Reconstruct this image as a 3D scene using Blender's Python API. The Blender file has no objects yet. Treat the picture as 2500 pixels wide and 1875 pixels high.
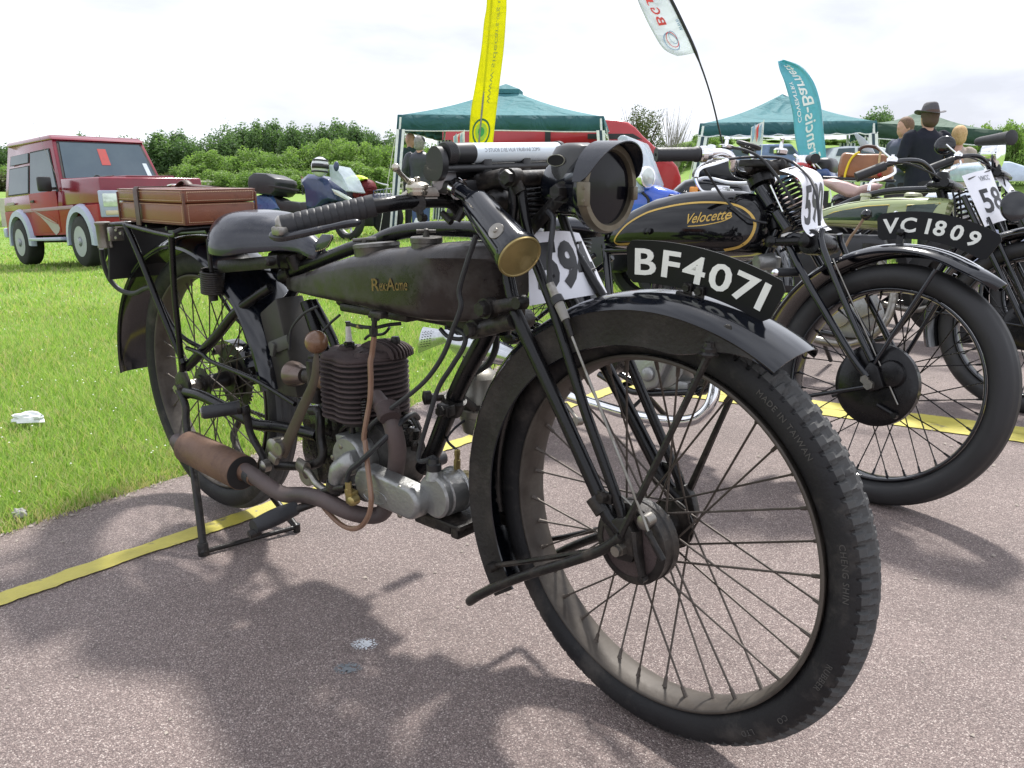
import bpy, bmesh, math, random
import numpy as np
from mathutils import Vector as Vec, Matrix
random.seed(7); np.random.seed(7)
R = math.radians
SC = bpy.context.scene
COL = SC.collection
# ------------------------------------------------------------------ camera, world, sun, exposure
IW, IH = 2500.0, 1875.0
FOC, PITCH, ROLL, CAMH = 2007.83, 0.2381, 0.0070, 0.8337
_r = Vec((1, 0, 0)); _f = Vec((0, math.cos(PITCH), -math.sin(PITCH))); _u = _r.cross(_f)
CR = _r*math.cos(ROLL) + _u*math.sin(ROLL)
CU = _u*math.cos(ROLL) - _r*math.sin(ROLL)
CF = _f
CAM = Vec((0, 0, CAMH))
cam_d = bpy.data.cameras.new('camera'); cam = bpy.data.objects.new('camera', cam_d); COL.objects.link(cam)
cam_d.sensor_width = 36.0; cam_d.lens = 36.0*FOC/IW; cam_d.clip_start = 0.05; cam_d.clip_end = 2000
_m = Matrix((CR, CU, -CF)).transposed().to_4x4(); _m.translation = CAM
cam.matrix_world = _m
SC.camera = cam
SUN_EL = R(56); SUN_DIR = Vec((0.30, 0.954, 0)).normalized()   # towards the sun, horizontally
sun_d = bpy.data.lights.new('sun', 'SUN'); sun_d.energy = 3.6; sun_d.angle = R(5.0); sun_d.color = (1.0, 0.965, 0.92)
sun = bpy.data.objects.new('sun', sun_d); COL.objects.link(sun)
_sd = Vec((SUN_DIR.x*math.cos(SUN_EL), SUN_DIR.y*math.cos(SUN_EL), math.sin(SUN_EL)))
sun.rotation_euler = _sd.to_track_quat('Z', 'Y').to_euler(); sun.location = _sd*30
world = bpy.data.worlds.new('World'); SC.world = world; world.use_nodes = True
nt = world.node_tree; nt.nodes.clear()
def nn(nt, t, **k):
    n = nt.nodes.new(t)
    for a, b in k.items(): setattr(n, a, b)
    return n
sky = nn(nt, 'ShaderNodeTexSky', sky_type='NISHITA', sun_disc=False, sun_elevation=SUN_EL, sun_rotation=math.atan2(SUN_DIR.x, SUN_DIR.y), air_density=1.0, dust_density=2.0)
tc = nn(nt, 'ShaderNodeTexCoord')
mp = nn(nt, 'ShaderNodeMapping'); mp.inputs['Scale'].default_value = (1, 1, 3.2); mp.inputs['Location'].default_value = (2.3, 0.4, 0.35)
nz = nn(nt, 'ShaderNodeTexNoise'); nz.inputs['Scale'].default_value = 2.1; nz.inputs['Detail'].default_value = 7; nz.inputs['Roughness'].default_value = .52; nz.inputs['Distortion'].default_value = .25
cr_ = nn(nt, 'ShaderNodeValToRGB')
cr_.color_ramp.elements[0].position = .36; cr_.color_ramp.elements[0].color = (.56, .58, .65, 1)
cr_.color_ramp.elements[1].position = .60; cr_.color_ramp.elements[1].color = (.97, 1.0, 1.09, 1)
sc_ = nn(nt, 'ShaderNodeVectorMath', operation='SCALE'); sc_.inputs['Scale'].default_value = 9.8
mx = nn(nt, 'ShaderNodeMix', data_type='RGBA'); mx.inputs[0].default_value = .93
bg = nn(nt, 'ShaderNodeBackground'); bg.inputs['Strength'].default_value = .1
wo = nn(nt, 'ShaderNodeOutputWorld')
L = nt.links.new
L(tc.outputs['Generated'], mp.inputs[0]); L(mp.outputs[0], nz.inputs['Vector']); L(nz.outputs[0], cr_.inputs[0])
L(cr_.outputs[0], sc_.inputs[0]); L(sky.outputs[0], mx.inputs[6]); L(sc_.outputs[0], mx.inputs[7]); L(mx.outputs[2], bg.inputs[0]); L(bg.outputs[0], wo.inputs[0])
SC.view_settings.view_transform = 'Standard'; SC.view_settings.look = 'None'; SC.view_settings.exposure = 0.58; SC.view_settings.gamma = 1.0
SC.view_settings.use_curve_mapping = False
SC.render.engine = 'CYCLES'
SC.cycles.max_bounces = 8; SC.cycles.transparent_max_bounces = 8
SC.cycles.use_denoising = True

# ------------------------------------------------------------------ places: rays of the camera met with real planes
CROP = dict(A=(200,400,.31646),B=(400,850,.38584),C=(850,300,.36166),D=(1100,700,.49729),E=(0,280,.27125),F=(600,200,.27125),G=(1450,200,.27125),H=(1900,200,.27125),I=(1500,550,.45208),J=(1100,0,.45208),K=(2000,400,.22604),L=(600,600,.31646),M=(700,1075,.24898),N=(1100,1300,.49729),O=(0,900,.5425),P=(330,600,.18083),Q=(330,950,.18083),R=(1150,850,.27125),S=(1350,1150,.18083),T=(1850,650,.36171),V=(0,0,1.13018),X=(0,0,1.0))
def ray(c, x, y):
    a = CROP[c]; px, py = a[0]+a[2]*x, a[1]+a[2]*y
    return CF + CR*((px-IW/2)/FOC) - CU*((py-IH/2)/FOC)
class Frame:
    def __init__(s, o, yaw, lean=0.0):
        fx = Vec((math.cos(yaw), math.sin(yaw), 0)); sd = Vec((-math.sin(yaw), math.cos(yaw), 0))
        sd = sd*math.cos(lean) + Vec((0, 0, 1))*math.sin(lean); up = fx.cross(sd)
        s.M = Matrix((fx, sd, up)).transposed().to_4x4(); s.M.translation = Vec(o); s.I = s.M.inverted()
        s.c0 = s.I @ CAM; s.R3 = s.I.to_3x3()
    def at(s, c, x, y, yy=0.0, k=1):          # k: which local coordinate is held (0 x, 1 y, 2 z)
        d = s.R3 @ ray(c, x, y); t = (yy - s.c0[k])/d[k]
        return s.c0 + d*t
WF = Frame((0, 0, 0), 0.0)
def wat(c, x, y, depth):                       # world point at a given distance along +Y
    return WF.at(c, x, y, depth, 1)
def wgr(c, x, y, z=0.0): return WF.at(c, x, y, z, 2)

# ------------------------------------------------------------------ mesh helpers
def crm(pts, n=6, closed=False):               # Catmull-Rom through the points
    P = [Vec(p) for p in pts]
    if len(P) < 3: return P
    out = []; N = len(P)
    rng = N if closed else N-1
    for i in range(rng):
        if closed: p0, p1, p2, p3 = P[(i-1) % N], P[i], P[(i+1) % N], P[(i+2) % N]
        else: p0, p1, p2, p3 = P[max(i-1, 0)], P[i], P[i+1], P[min(i+2, N-1)]
        for k in range(n):
            t = k/n; t2 = t*t; t3 = t2*t
            out.append(.5*((2*p1) + (p2-p0)*t + (2*p0-5*p1+4*p2-p3)*t2 + (3*p1-p0-3*p2+p3)*t3))
    if not closed: out.append(P[-1])
    return out
class MB:
    def __init__(s): s.v = []; s.f = []
    def ring_faces(s, a, b, n, close=True):
        for j in range(n if close else n-1):
            s.f.append((a+j, a+(j+1) % n, b+(j+1) % n, b+j))
    def tube(s, pts, r, seg=10, closed=False, caps=True, flat=1.0, flatdir=None):
        P = [Vec(p) for p in pts]; n = len(P)
        if n < 2: return s
        rs = r if isinstance(r, (list, tuple)) else [r]*n
        if len(rs) != n: rs = [rs[min(int(i*len(rs)/n), len(rs)-1)] for i in range(n)] if len(rs) != 2 else [rs[0]+(rs[1]-rs[0])*i/(n-1) for i in range(n)]
        T = []
        for i in range(n):
            if closed: t = P[(i+1) % n]-P[i-1]
            else: t = P[min(i+1, n-1)]-P[max(i-1, 0)]
            T.append(t.normalized() if t.length > 1e-9 else Vec((1, 0, 0)))
        a = Vec(flatdir) if flatdir else (Vec((0, 0, 1)) if abs(T[0].z) < .9 else Vec((1, 0, 0)))
        u = (a - T[0]*a.dot(T[0])).normalized(); base0 = len(s.v); prev = None
        for i in range(n):
            if i: u = (u - T[i]*u.dot(T[i])).normalized()
            w = T[i].cross(u); b = len(s.v)
            for j in range(seg):
                an = 2*math.pi*j/seg
                s.v.append(P[i] + u*(math.cos(an)*rs[i]*flat) + w*(math.sin(an)*rs[i]))
            if prev is not None: s.ring_faces(prev, b, seg)
            prev = b
        if closed: s.ring_faces(prev, base0, seg)
        elif caps:
            s.f.append(tuple(range(base0+seg-1, base0-1, -1))); s.f.append(tuple(range(prev, prev+seg)))
        return s
    def lathe(s, o, ax, prof, seg=24, ref=None, caps=True, sx=1.0):
        o = Vec(o); ax = Vec(ax).normalized(); a = Vec(ref) if ref else (Vec((0, 0, 1)) if abs(ax.z) < .9 else Vec((1, 0, 0)))
        u = (a-ax*a.dot(ax)).normalized(); w = ax.cross(u); prev = None; b0 = len(s.v)
        for d, r in prof:
            b = len(s.v)
            for j in range(seg):
                an = 2*math.pi*j/seg; s.v.append(o+ax*d+u*(math.cos(an)*r)+w*(math.sin(an)*r*sx))
            if prev is not None: s.ring_faces(prev, b, seg)
            prev = b
        if caps:
            if prof[0][1] > 1e-5: s.f.append(tuple(range(b0+seg-1, b0-1, -1)))
            if prof[-1][1] > 1e-5: s.f.append(tuple(range(prev, prev+seg)))
        return s
    def box(s, c, d, rot=None, ch=0.0):
        c = Vec(c); h = Vec(d)/2; Mx = rot if rot else Matrix.Identity(3); b = len(s.v)
        if ch <= 0:
            for k in range(8): s.v.append(c + Mx @ Vec(((h.x if k & 1 else -h.x), (h.y if k & 2 else -h.y), (h.z if k & 4 else -h.z))))
            for q in ((0,2,3,1),(4,5,7,6),(0,1,5,4),(2,6,7,3),(0,4,6,2),(1,3,7,5)): s.f.append(tuple(b+i for i in q))
        else:
            bm = bmesh.new(); bmesh.ops.create_cube(bm, size=1.0)
            for v in bm.verts: v.co = Vec((v.co.x*d[0], v.co.y*d[1], v.co.z*d[2]))
            bmesh.ops.bevel(bm, geom=list(bm.edges), offset=ch, segments=2, affect='EDGES', profile=.5)
            bm.verts.index_update()
            for v in bm.verts: s.v.append(c + Mx @ v.co)
            for f in bm.faces: s.f.append(tuple(b+v.index for v in f.verts))
            bm.free()
        return s
    def prism(s, poly, t):                     # polygon in space pushed along t
        b = len(s.v); n = len(poly); t = Vec(t)
        for p in poly: s.v.append(Vec(p))
        for p in poly: s.v.append(Vec(p)+t)
        s.f.append(tuple(range(b+n-1, b-1, -1))); s.f.append(tuple(range(b+n, b+2*n)))
        s.ring_faces(b, b+n, n); return s
    def loft(s, secs, close=True, cap=True):
        prev = None; n = len(secs[0]); b0 = len(s.v)
        for q in secs:
            b = len(s.v); s.v.extend(Vec(p) for p in q)
            if prev is not None: s.ring_faces(prev, b, n, close)
            prev = b
        if cap and close: s.f.append(tuple(range(b0+n-1, b0-1, -1))); s.f.append(tuple(range(prev, prev+n)))
        return s
    def ball(s, c, r, seg=16, sc=(1, 1, 1)):
        c = Vec(c); k = len(s.v); h = max(seg//2, 4)
        s.lathe((0, 0, 0), (0, 0, 1), [(-r*math.cos(math.pi*i/h), max(r*math.sin(math.pi*i/h), 1e-5)) for i in range(h+1)], seg)
        for i in range(k, len(s.v)): v = s.v[i]; s.v[i] = c+Vec((v.x*sc[0], v.y*sc[1], v.z*sc[2]))
        return s
    def hexbolt(s, c, ax, r, h):
        s.lathe(c, ax, [(0, r), (h*.8, r), (h, r*.85)], 6); return s
    def mesh(s, name, m, bev=0, ang=38, seg=2):
        me = bpy.data.meshes.new(name); me.from_pydata([tuple(v) for v in s.v], [], s.f)
        bm = bmesh.new(); bm.from_mesh(me); bmesh.ops.recalc_face_normals(bm, faces=bm.faces)
        if bev:
            es = [e for e in bm.edges if len(e.link_faces) == 2 and e.calc_face_angle(0) > R(30)]
            if es: bmesh.ops.bevel(bm, geom=es, offset=bev, segments=seg, affect='EDGES', profile=.5, clamp_overlap=True)
        bm.to_mesh(me); bm.free()
        me.shade_smooth(); me.set_sharp_from_angle(angle=R(ang))
        if m: me.materials.append(m)
        return me
    def obj(s, name, m, parent=None, bev=0, ang=38, seg=2):
        o = bpy.data.objects.new(name, s.mesh(name, m, bev, ang, seg)); COL.objects.link(o)
        if parent: o.parent = parent
        return o
def tag(o, label=None, cat=None, group=None, kind=None):
    for k, v in (('label', label), ('category', cat), ('group', group), ('kind', kind)):
        if v: o[k] = v
    return o
def empty(name, M=None, parent=None):
    o = bpy.data.objects.new(name, None); o.empty_display_size = .1; COL.objects.link(o)
    if parent: o.parent = parent
    if M is not None: o.matrix_local = M if isinstance(M, Matrix) else Matrix.Translation(M)
    return o
def inst(me, name, parent, M):
    o = bpy.data.objects.new(name, me); COL.objects.link(o); o.parent = parent; o.matrix_local = M; return o
def align(p, q):                                # matrix taking unit z segment to p->q
    p, q = Vec(p), Vec(q); d = q-p
    return Matrix.Translation(p) @ d.to_track_quat('Z', 'Y').to_matrix().to_4x4() @ Matrix.Diagonal((1, 1, d.length, 1))
def arcsweep(mb, c, prof, a0, a1, n, taper=None):    # closed profile [(radius, y)] swept round an axle (local y), angles in degrees, 0 forward, 90 up
    secs = []
    for i in range(n+1):
        t = i/n; a = R(a0+(a1-a0)*t); P = taper(t, prof) if taper else prof
        secs.append([(c[0]+math.cos(a)*r, c[1]+y, c[2]+math.sin(a)*r) for r, y in P])
    return mb.loft(secs)
def text_mesh(body, M, m, name, parent, ext=.0005, size=1.0, bend=None, shear=0, space=1.0, align_x='LEFT', off=0.0):
    cu = bpy.data.curves.new(name, 'FONT'); cu.body = body; cu.size = size; cu.extrude = ext; cu.shear = shear; cu.space_character = space; cu.align_x = align_x; cu.resolution_u = 3; cu.offset = off
    o = bpy.data.objects.new(name, cu); COL.objects.link(o)
    dg = bpy.context.evaluated_depsgraph_get(); me = bpy.data.meshes.new_from_object(o.evaluated_get(dg))
    bpy.data.objects.remove(o); bpy.data.curves.remove(cu)
    for v in me.vertices: v.co = bend(v.co) if bend else M @ v.co
    me.materials.clear(); me.materials.append(m); me.name = name
    r = bpy.data.objects.new(name, me); COL.objects.link(r)
    if parent: r.parent = parent
    return r

# ------------------------------------------------------------------ materials
_mats = {}
def mat(name, col, rough=.5, metal=0.0, col2=None, nscale=12, namt=.5, bump=0.0, bscale=90, coat=0.0, rvar=.12, spec=.5, trans=0.0, dust=None, dscale=5, dlo=.55, dhi=.7, coord='Object', sss=None, alpha=1.0):
    if name in _mats: return _mats[name]
    m = bpy.data.materials.new(name); m.use_nodes = True; t = m.node_tree; b = t.nodes['Principled BSDF']
    L = t.links.new
    b.inputs['Metallic'].default_value = metal; b.inputs['Roughness'].default_value = rough
    b.inputs['Specular IOR Level'].default_value = spec; b.inputs['Coat Weight'].default_value = coat; b.inputs['Coat Roughness'].default_value = .08
    b.inputs['Transmission Weight'].default_value = trans; b.inputs['Alpha'].default_value = alpha
    co = nn(t, 'ShaderNodeTexCoord')
    no = nn(t, 'ShaderNodeTexNoise'); no.inputs['Scale'].default_value = nscale; no.inputs['Detail'].default_value = 6; no.inputs['Roughness'].default_value = .62
    L(co.outputs[coord], no.inputs['Vector'])
    c2 = col2 if col2 else tuple(min(1, c*1.35+.002) for c in col)
    mr = nn(t, 'ShaderNodeMapRange'); mr.inputs[1].default_value = .5-.22; mr.inputs[2].default_value = .5+.22
    L(no.outputs[0], mr.inputs[0])
    mu = nn(t, 'ShaderNodeMath', operation='MULTIPLY'); mu.inputs[1].default_value = namt*2 if namt < .5 else 1.0; L(mr.outputs[0], mu.inputs[0])
    mi = nn(t, 'ShaderNodeMix', data_type='RGBA'); mi.inputs[6].default_value = (*col, 1); mi.inputs[7].default_value = (*c2, 1); L(mu.outputs[0], mi.inputs[0])
    last = mi.outputs[2]
    rr = nn(t, 'ShaderNodeMapRange'); rr.inputs[3].default_value = max(rough-rvar, .02); rr.inputs[4].default_value = min(rough+rvar, 1); L(no.outputs[0], rr.inputs[0]); rr.inputs[1].default_value = .3; rr.inputs[2].default_value = .7
    rl = rr.outputs[0]
    if dust:
        n2 = nn(t, 'ShaderNodeTexNoise'); n2.inputs['Scale'].default_value = dscale; n2.inputs['Detail'].default_value = 9; n2.inputs['Roughness'].default_value = .7; L(co.outputs[coord], n2.inputs['Vector'])
        m2 = nn(t, 'ShaderNodeMapRange'); m2.inputs[1].default_value = dlo; m2.inputs[2].default_value = dhi; L(n2.outputs[0], m2.inputs[0])
        mj = nn(t, 'ShaderNodeMix', data_type='RGBA'); mj.inputs[7].default_value = (*dust, 1); L(m2.outputs[0], mj.inputs[0]); L(last, mj.inputs[6]); last = mj.outputs[2]
        mk = nn(t, 'ShaderNodeMix', data_type='FLOAT'); mk.inputs[3].default_value = .85; L(m2.outputs[0], mk.inputs[0]); L(rl, mk.inputs[2]); rl = mk.outputs[0]
        if metal > 0:
            ml = nn(t, 'ShaderNodeMix', data_type='FLOAT'); ml.inputs[2].default_value = metal; ml.inputs[3].default_value = 0; L(m2.outputs[0], ml.inputs[0]); L(ml.outputs[0], b.inputs['Metallic'])
    L(last, b.inputs['Base Color']); L(rl, b.inputs['Roughness'])
    if bump:
        n3 = nn(t, 'ShaderNodeTexNoise'); n3.inputs['Scale'].default_value = bscale; n3.inputs['Detail'].default_value = 4; L(co.outputs[coord], n3.inputs['Vector'])
        bp = nn(t, 'ShaderNodeBump'); bp.inputs['Strength'].default_value = bump; bp.inputs['Distance'].default_value = .003; L(n3.outputs[0], bp.inputs['Height']); L(bp.outputs[0], b.inputs['Normal'])
    _mats[name] = m; return m
blk = mat('old_black_enamel', (.0035, .0035, .0045), .27, col2=(.008, .0075, .008), nscale=20, dust=(.026, .021, .019), dscale=16, dlo=.60, dhi=.86, bump=.12, bscale=120, spec=.35)
blkg = mat('gloss_black_enamel', (.003, .004, .007), .14, coat=.35, rvar=.06, nscale=9, bump=.05, bscale=30, dust=(.03, .025, .022), dscale=18, dlo=.66, dhi=.85)
blkd = mat('dirty_black_iron', (.006, .0055, .0055), .42, spec=.4, col2=(.017, .0145, .013), nscale=30, bump=.4, bscale=150, dust=(.075, .060, .047), dscale=22, dlo=.5, dhi=.8)
oily = mat('oily_black_metal', (.008, .008, .008), .2, col2=(.02, .018, .016), nscale=60, bump=.5, bscale=80, rvar=.15)
rubber = mat('tyre_rubber', (.010, .010, .0115), .62, col2=(.022, .0215, .022), nscale=9, spec=.3, bump=.25, bscale=220, dust=(.13, .115, .10), dscale=7, dlo=.5, dhi=.85)
rubb2 = mat('soft_rubber', (.016, .017, .020), .55, col2=(.03, .031, .034), nscale=30, bump=.15, bscale=200)
rimm = mat('dusty_rim_metal', (.035, .028, .023), .55, metal=.2, col2=(.10, .085, .07), nscale=6, dust=(.14, .125, .105), dscale=9, dlo=.50, dhi=.84, bump=.2)
rustm = mat('rusty_spoke_metal', (.05, .042, .035), .5, metal=.5, col2=(.12, .10, .085), nscale=60)
steel = mat('dull_steel', (.33, .32, .30), .36, metal=.9, col2=(.22, .20, .17), nscale=40, bump=.1, dust=(.07, .055, .04), dscale=30, dlo=.55, dhi=.8)
alu = mat('cast_aluminium', (.36, .365, .36), .42, metal=.75, col2=(.25, .25, .24), nscale=14, bump=.35, bscale=130, dust=(.10, .09, .075), dscale=18, dlo=.55, dhi=.85)
chrome = mat('chrome_plate', (.75, .76, .78), .10, metal=1, rvar=.06, nscale=20, dust=(.25, .17, .10), dscale=30, dlo=.66, dhi=.8)
brass = mat('old_brass', (.42, .33, .14), .38, metal=.8, col2=(.30, .24, .10), nscale=14, bump=.12, bscale=60, dust=(.20, .16, .08), dscale=12, dlo=.5, dhi=.75)
rustfin = mat('rusted_cast_fins', (.050, .036, .035), .78, spec=.3, col2=(.078, .058, .056), nscale=35, bump=.5, bscale=240)
rusttan = mat('rusted_silencer_tan', (.11, .058, .036), .6, col2=(.19, .112, .072), nscale=7, bump=.25, bscale=160, dust=(.075, .045, .04), dscale=10, dlo=.5, dhi=.7, metal=.15)
rustpipe = mat('scorched_pipe', (.055, .042, .040), .6, col2=(.115, .085, .08), nscale=10, bump=.2, bscale=120)
copper = mat('brown_rubber_hose', (.20, .105, .062), .45, col2=(.27, .17, .12), nscale=16)
paper = mat('white_card', (.84, .85, .90), .4, rvar=.05, nscale=4, col2=(.81, .82, .87))
inkb = mat('black_ink', (.012, .012, .014), .35, rvar=.02)
inkg = mat('grey_ink', (.20, .21, .23), .35, rvar=.02)
whitel = mat('off_white_letters', (.82, .83, .78), .5, col2=(.74, .75, .70), nscale=30)
gold = mat('worn_gold_transfer', (.30, .19, .05), .5, metal=.3, col2=(.035, .025, .016), nscale=190, namt=.5)
leather = mat('brown_case_leather', (.15, .042, .020), .38, col2=(.23, .078, .036), nscale=9, bump=.3, bscale=260, coat=.25, dust=(.08, .03, .02), dscale=20, dlo=.6, dhi=.8)
leath2 = mat('case_edge_leather', (.10, .034, .020), .5, col2=(.15, .055, .03), nscale=14, bump=.3, bscale=240)
strapl = mat('dark_strap_leather', (.045, .022, .016), .5, col2=(.075, .035, .024), nscale=30, bump=.3)
thread = mat('pale_stitching', (.42, .30, .19), .8)
seatl = mat('black_saddle_leather', (.010, .012, .020), .24, col2=(.020, .023, .034), nscale=7, bump=.10, bscale=120, coat=.5, rvar=.08, dust=(.07, .07, .075), dscale=9, dlo=.55, dhi=.85)
glassd = mat('dark_lamp_glass', (.004, .004, .006), .12, rvar=.03, spec=.22, dust=(.20, .20, .20), dscale=220, dlo=.68, dhi=.74)
yellowp = mat('yellow_road_paint', (.60, .52, .06), .6, col2=(.45, .40, .07), nscale=14, bump=.3, bscale=300)
# ------------------------------------------------------------------ ground, road, markings
EDGE = [(-14,-14),(-8,-6.2),(-5,-2.6),(-2.5,.35),(-1.24,1.85),(-.96,2.28),(-.41,3.01),(0,3.92),(.61,4.89),(1.55,5.69),(2.71,6.39),(4.63,7.47),(12,11.5),(25,17),(60,30)]
EX = np.array([e[0] for e in EDGE]); EY = np.array([e[1] for e in EDGE])
def sst(a, b, x):
    t = np.clip((x-a)/(b-a), 0, 1); return t*t*(3-2*t)
def terr(x, y):
    x = np.asarray(x, float); y = np.asarray(y, float)
    dip = -1.0*np.exp(-((x+16)**2+(y-26)**2)/338.0)*sst(-1.8, -6.5, x)
    hill = 6.0*sst(46, 100, y)*sst(4, 22, x) + .8*sst(100, 300, y)
    return dip + hill + .012*np.sin(x*1.7)*np.sin(y*1.3)*sst(3, 8, y)
def gz(x, y): return float(terr(x, y))
xs = np.concatenate([-np.geomspace(160, .5, 60), np.linspace(-.25, .25, 2), np.geomspace(.5, 160, 60)])
ys = np.concatenate([[-40, -15, -5, 0], np.geomspace(.5, 420, 110)])
X, Y = np.meshgrid(xs, ys, indexing='ij'); Z = terr(X, Y) - .006
mb = MB(); mb.v = [Vec(p) for p in zip(X.ravel(), Y.ravel(), Z.ravel())]
ny = len(ys)
mb.f = [(i*ny+j, (i+1)*ny+j, (i+1)*ny+j+1, i*ny+j+1) for i in range(len(xs)-1) for j in range(ny-1)]
def grassmat():
    m = bpy.data.materials.new('meadow_turf'); m.use_nodes = True; t = m.node_tree; L = t.links.new; b = t.nodes['Principled BSDF']
    co = nn(t, 'ShaderNodeTexCoord')
    def noise(s, d=6, r=.6):
        n = nn(t, 'ShaderNodeTexNoise'); n.inputs['Scale'].default_value = s; n.inputs['Detail'].default_value = d; n.inputs['Roughness'].default_value = r; L(co.outputs['Object'], n.inputs['Vector']); return n
    a = noise(.35); c = noise(22, 8, .75); d = noise(3.0)
    def ramp(n, cols):
        r = nn(t, 'ShaderNodeValToRGB'); r.color_ramp.elements[0].position = cols[0][0]; r.color_ramp.elements[0].color = (*cols[0][1], 1)
        r.color_ramp.elements[1].position = cols[-1][0]; r.color_ramp.elements[1].color = (*cols[-1][1], 1)
        for p, q in cols[1:-1]: e = r.color_ramp.elements.new(p); e.color = (*q, 1)
        L(n.outputs[0], r.inputs[0]); return r
    r1 = ramp(a, [(.35, (.19, .31, .062)), (.65, (.30, .40, .11))])
    r2 = ramp(c, [(.3, (.075, .150, .024)), (.5, (.150, .27, .045)), (.72, (.30, .37, .11))])
    m1 = nn(t, 'ShaderNodeMix', data_type='RGBA'); m1.inputs[0].default_value = .55; L(r1.outputs[0], m1.inputs[6]); L(r2.outputs[0], m1.inputs[7])
    L(m1.outputs[2], b.inputs['Base Color']); b.inputs['Roughness'].default_value = .85; b.inputs['Specular IOR Level'].default_value = .15
    bp = nn(t, 'ShaderNodeBump'); bp.inputs['Strength'].default_value = .8; bp.inputs['Distance'].default_value = .03; L(c.outputs[0], bp.inputs['Height']); L(bp.outputs[0], b.inputs['Normal'])
    return m
tag(mb.obj('grass_field', grassmat(), ang=180), kind='structure')
# asphalt sheet with a ragged edge
def asphalt():
    m = bpy.data.materials.new('pink_chipping_asphalt'); m.use_nodes = True; t = m.node_tree; L = t.links.new; b = t.nodes['Principled BSDF']
    co = nn(t, 'ShaderNodeTexCoord')
    v = nn(t, 'ShaderNodeTexVoronoi'); v.inputs['Scale'].default_value = 400; L(co.outputs['Object'], v.inputs['Vector'])
    v2 = nn(t, 'ShaderNodeTexVoronoi'); v2.inputs['Scale'].default_value = 420; L(co.outputs['Object'], v2.inputs['Vector'])
    sp = nn(t, 'ShaderNodeSeparateColor'); L(v.outputs['Color'], sp.inputs[0])
    r = nn(t, 'ShaderNodeValToRGB'); e = r.color_ramp.elements
    e[0].position = 0; e[0].color = (.195, .148, .138, 1); e[1].position = 1; e[1].color = (.62, .53, .485, 1)
    for p, c in ((.30, (.248, .192, .178)), (.62, (.308, .243, .222)), (.86, (.385, .310, .283))): q = e.new(p); q.color = (*c, 1)
    L(sp.outputs[0], r.inputs[0])
    dr = nn(t, 'ShaderNodeMapRange'); dr.inputs[1].default_value = .30; dr.inputs[2].default_value = .62; dr.inputs[3].default_value = 1; dr.inputs[4].default_value = .55; L(v.outputs['Distance'], dr.inputs[0])
    mu = nn(t, 'ShaderNodeVectorMath', operation='SCALE'); L(r.outputs[0], mu.inputs[0]); L(dr.outputs[0], mu.inputs['Scale'])
    n1 = nn(t, 'ShaderNodeTexNoise'); n1.inputs['Scale'].default_value = 2.2; n1.inputs['Detail'].default_value = 7; n1.inputs['Roughness'].default_value = .65; L(co.outputs['Object'], n1.inputs['Vector'])
    mr = nn(t, 'ShaderNodeMapRange'); mr.inputs[1].default_value = .3; mr.inputs[2].default_value = .7; mr.inputs[3].default_value = .80; mr.inputs[4].default_value = 1.16; L(n1.outputs[0], mr.inputs[0])
    m2 = nn(t, 'ShaderNodeVectorMath', operation='SCALE'); L(mu.outputs[0], m2.inputs[0]); L(mr.outputs[0], m2.inputs['Scale'])
    n4 = nn(t, 'ShaderNodeTexNoise'); n4.inputs['Scale'].default_value = .9; n4.inputs['Detail'].default_value = 10; n4.inputs['Roughness'].default_value = .72; n4.inputs['Distortion'].default_value = .6; L(co.outputs['Object'], n4.inputs['Vector'])
    r4 = nn(t, 'ShaderNodeMapRange'); r4.inputs[1].default_value = .56; r4.inputs[2].default_value = .72; r4.inputs[3].default_value = 1.0; r4.inputs[4].default_value = .74; L(n4.outputs[0], r4.inputs[0])
    v5 = nn(t, 'ShaderNodeTexVoronoi'); v5.inputs['Scale'].default_value = 17; L(co.outputs['Object'], v5.inputs['Vector']); r5 = nn(t, 'ShaderNodeMapRange'); r5.inputs[1].default_value = .05; r5.inputs[2].default_value = .10; r5.inputs[3].default_value = .70; r5.inputs[4].default_value = 1.0; L(v5.outputs['Distance'], r5.inputs[0])
    m4 = nn(t, 'ShaderNodeMath', operation='MULTIPLY'); L(r4.outputs[0], m4.inputs[0]); L(r5.outputs[0], m4.inputs[1]); m5 = nn(t, 'ShaderNodeVectorMath', operation='SCALE'); L(m2.outputs[0], m5.inputs[0]); L(m4.outputs[0], m5.inputs['Scale']); m2 = m5
    L(m2.outputs[0], b.inputs['Base Color']); b.inputs['Roughness'].default_value = .62; b.inputs['Specular IOR Level'].default_value = .4
    n3 = nn(t, 'ShaderNodeTexNoise'); n3.inputs['Scale'].default_value = 160; n3.inputs['Detail'].default_value = 3; L(co.outputs['Object'], n3.inputs['Vector'])
    ad = nn(t, 'ShaderNodeMath', operation='SUBTRACT'); L(n3.outputs[0], ad.inputs[0]); L(v.outputs['Distance'], ad.inputs[1])
    bp = nn(t, 'ShaderNodeBump'); bp.inputs['Strength'].default_value = .75; bp.inputs['Distance'].default_value = .003; L(ad.outputs[0], bp.inputs['Height']); L(bp.outputs[0], b.inputs['Normal'])
    return m
ASPH = asphalt()
def jag(pts, step, amp):
    out = []
    for (x0, y0), (x1, y1) in zip(pts[:-1], pts[1:]):
        d = math.hypot(x1-x0, y1-y0); n = max(1, min(int(d/step), 120))
        for i in range(n):
            t = i/n; out.append((x0+(x1-x0)*t+random.uniform(-amp, amp), y0+(y1-y0)*t+random.uniform(-amp, amp)))
    return out
poly = jag(EDGE, .05, .008) + [(60, 30), (60, -40), (-14, -40)]
mb = MB(); mb.v = [Vec((x, y, 0)) for x, y in poly]; mb.f = [tuple(range(len(poly)))]
tag(mb.obj('asphalt_road', ASPH), kind='structure')
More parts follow.
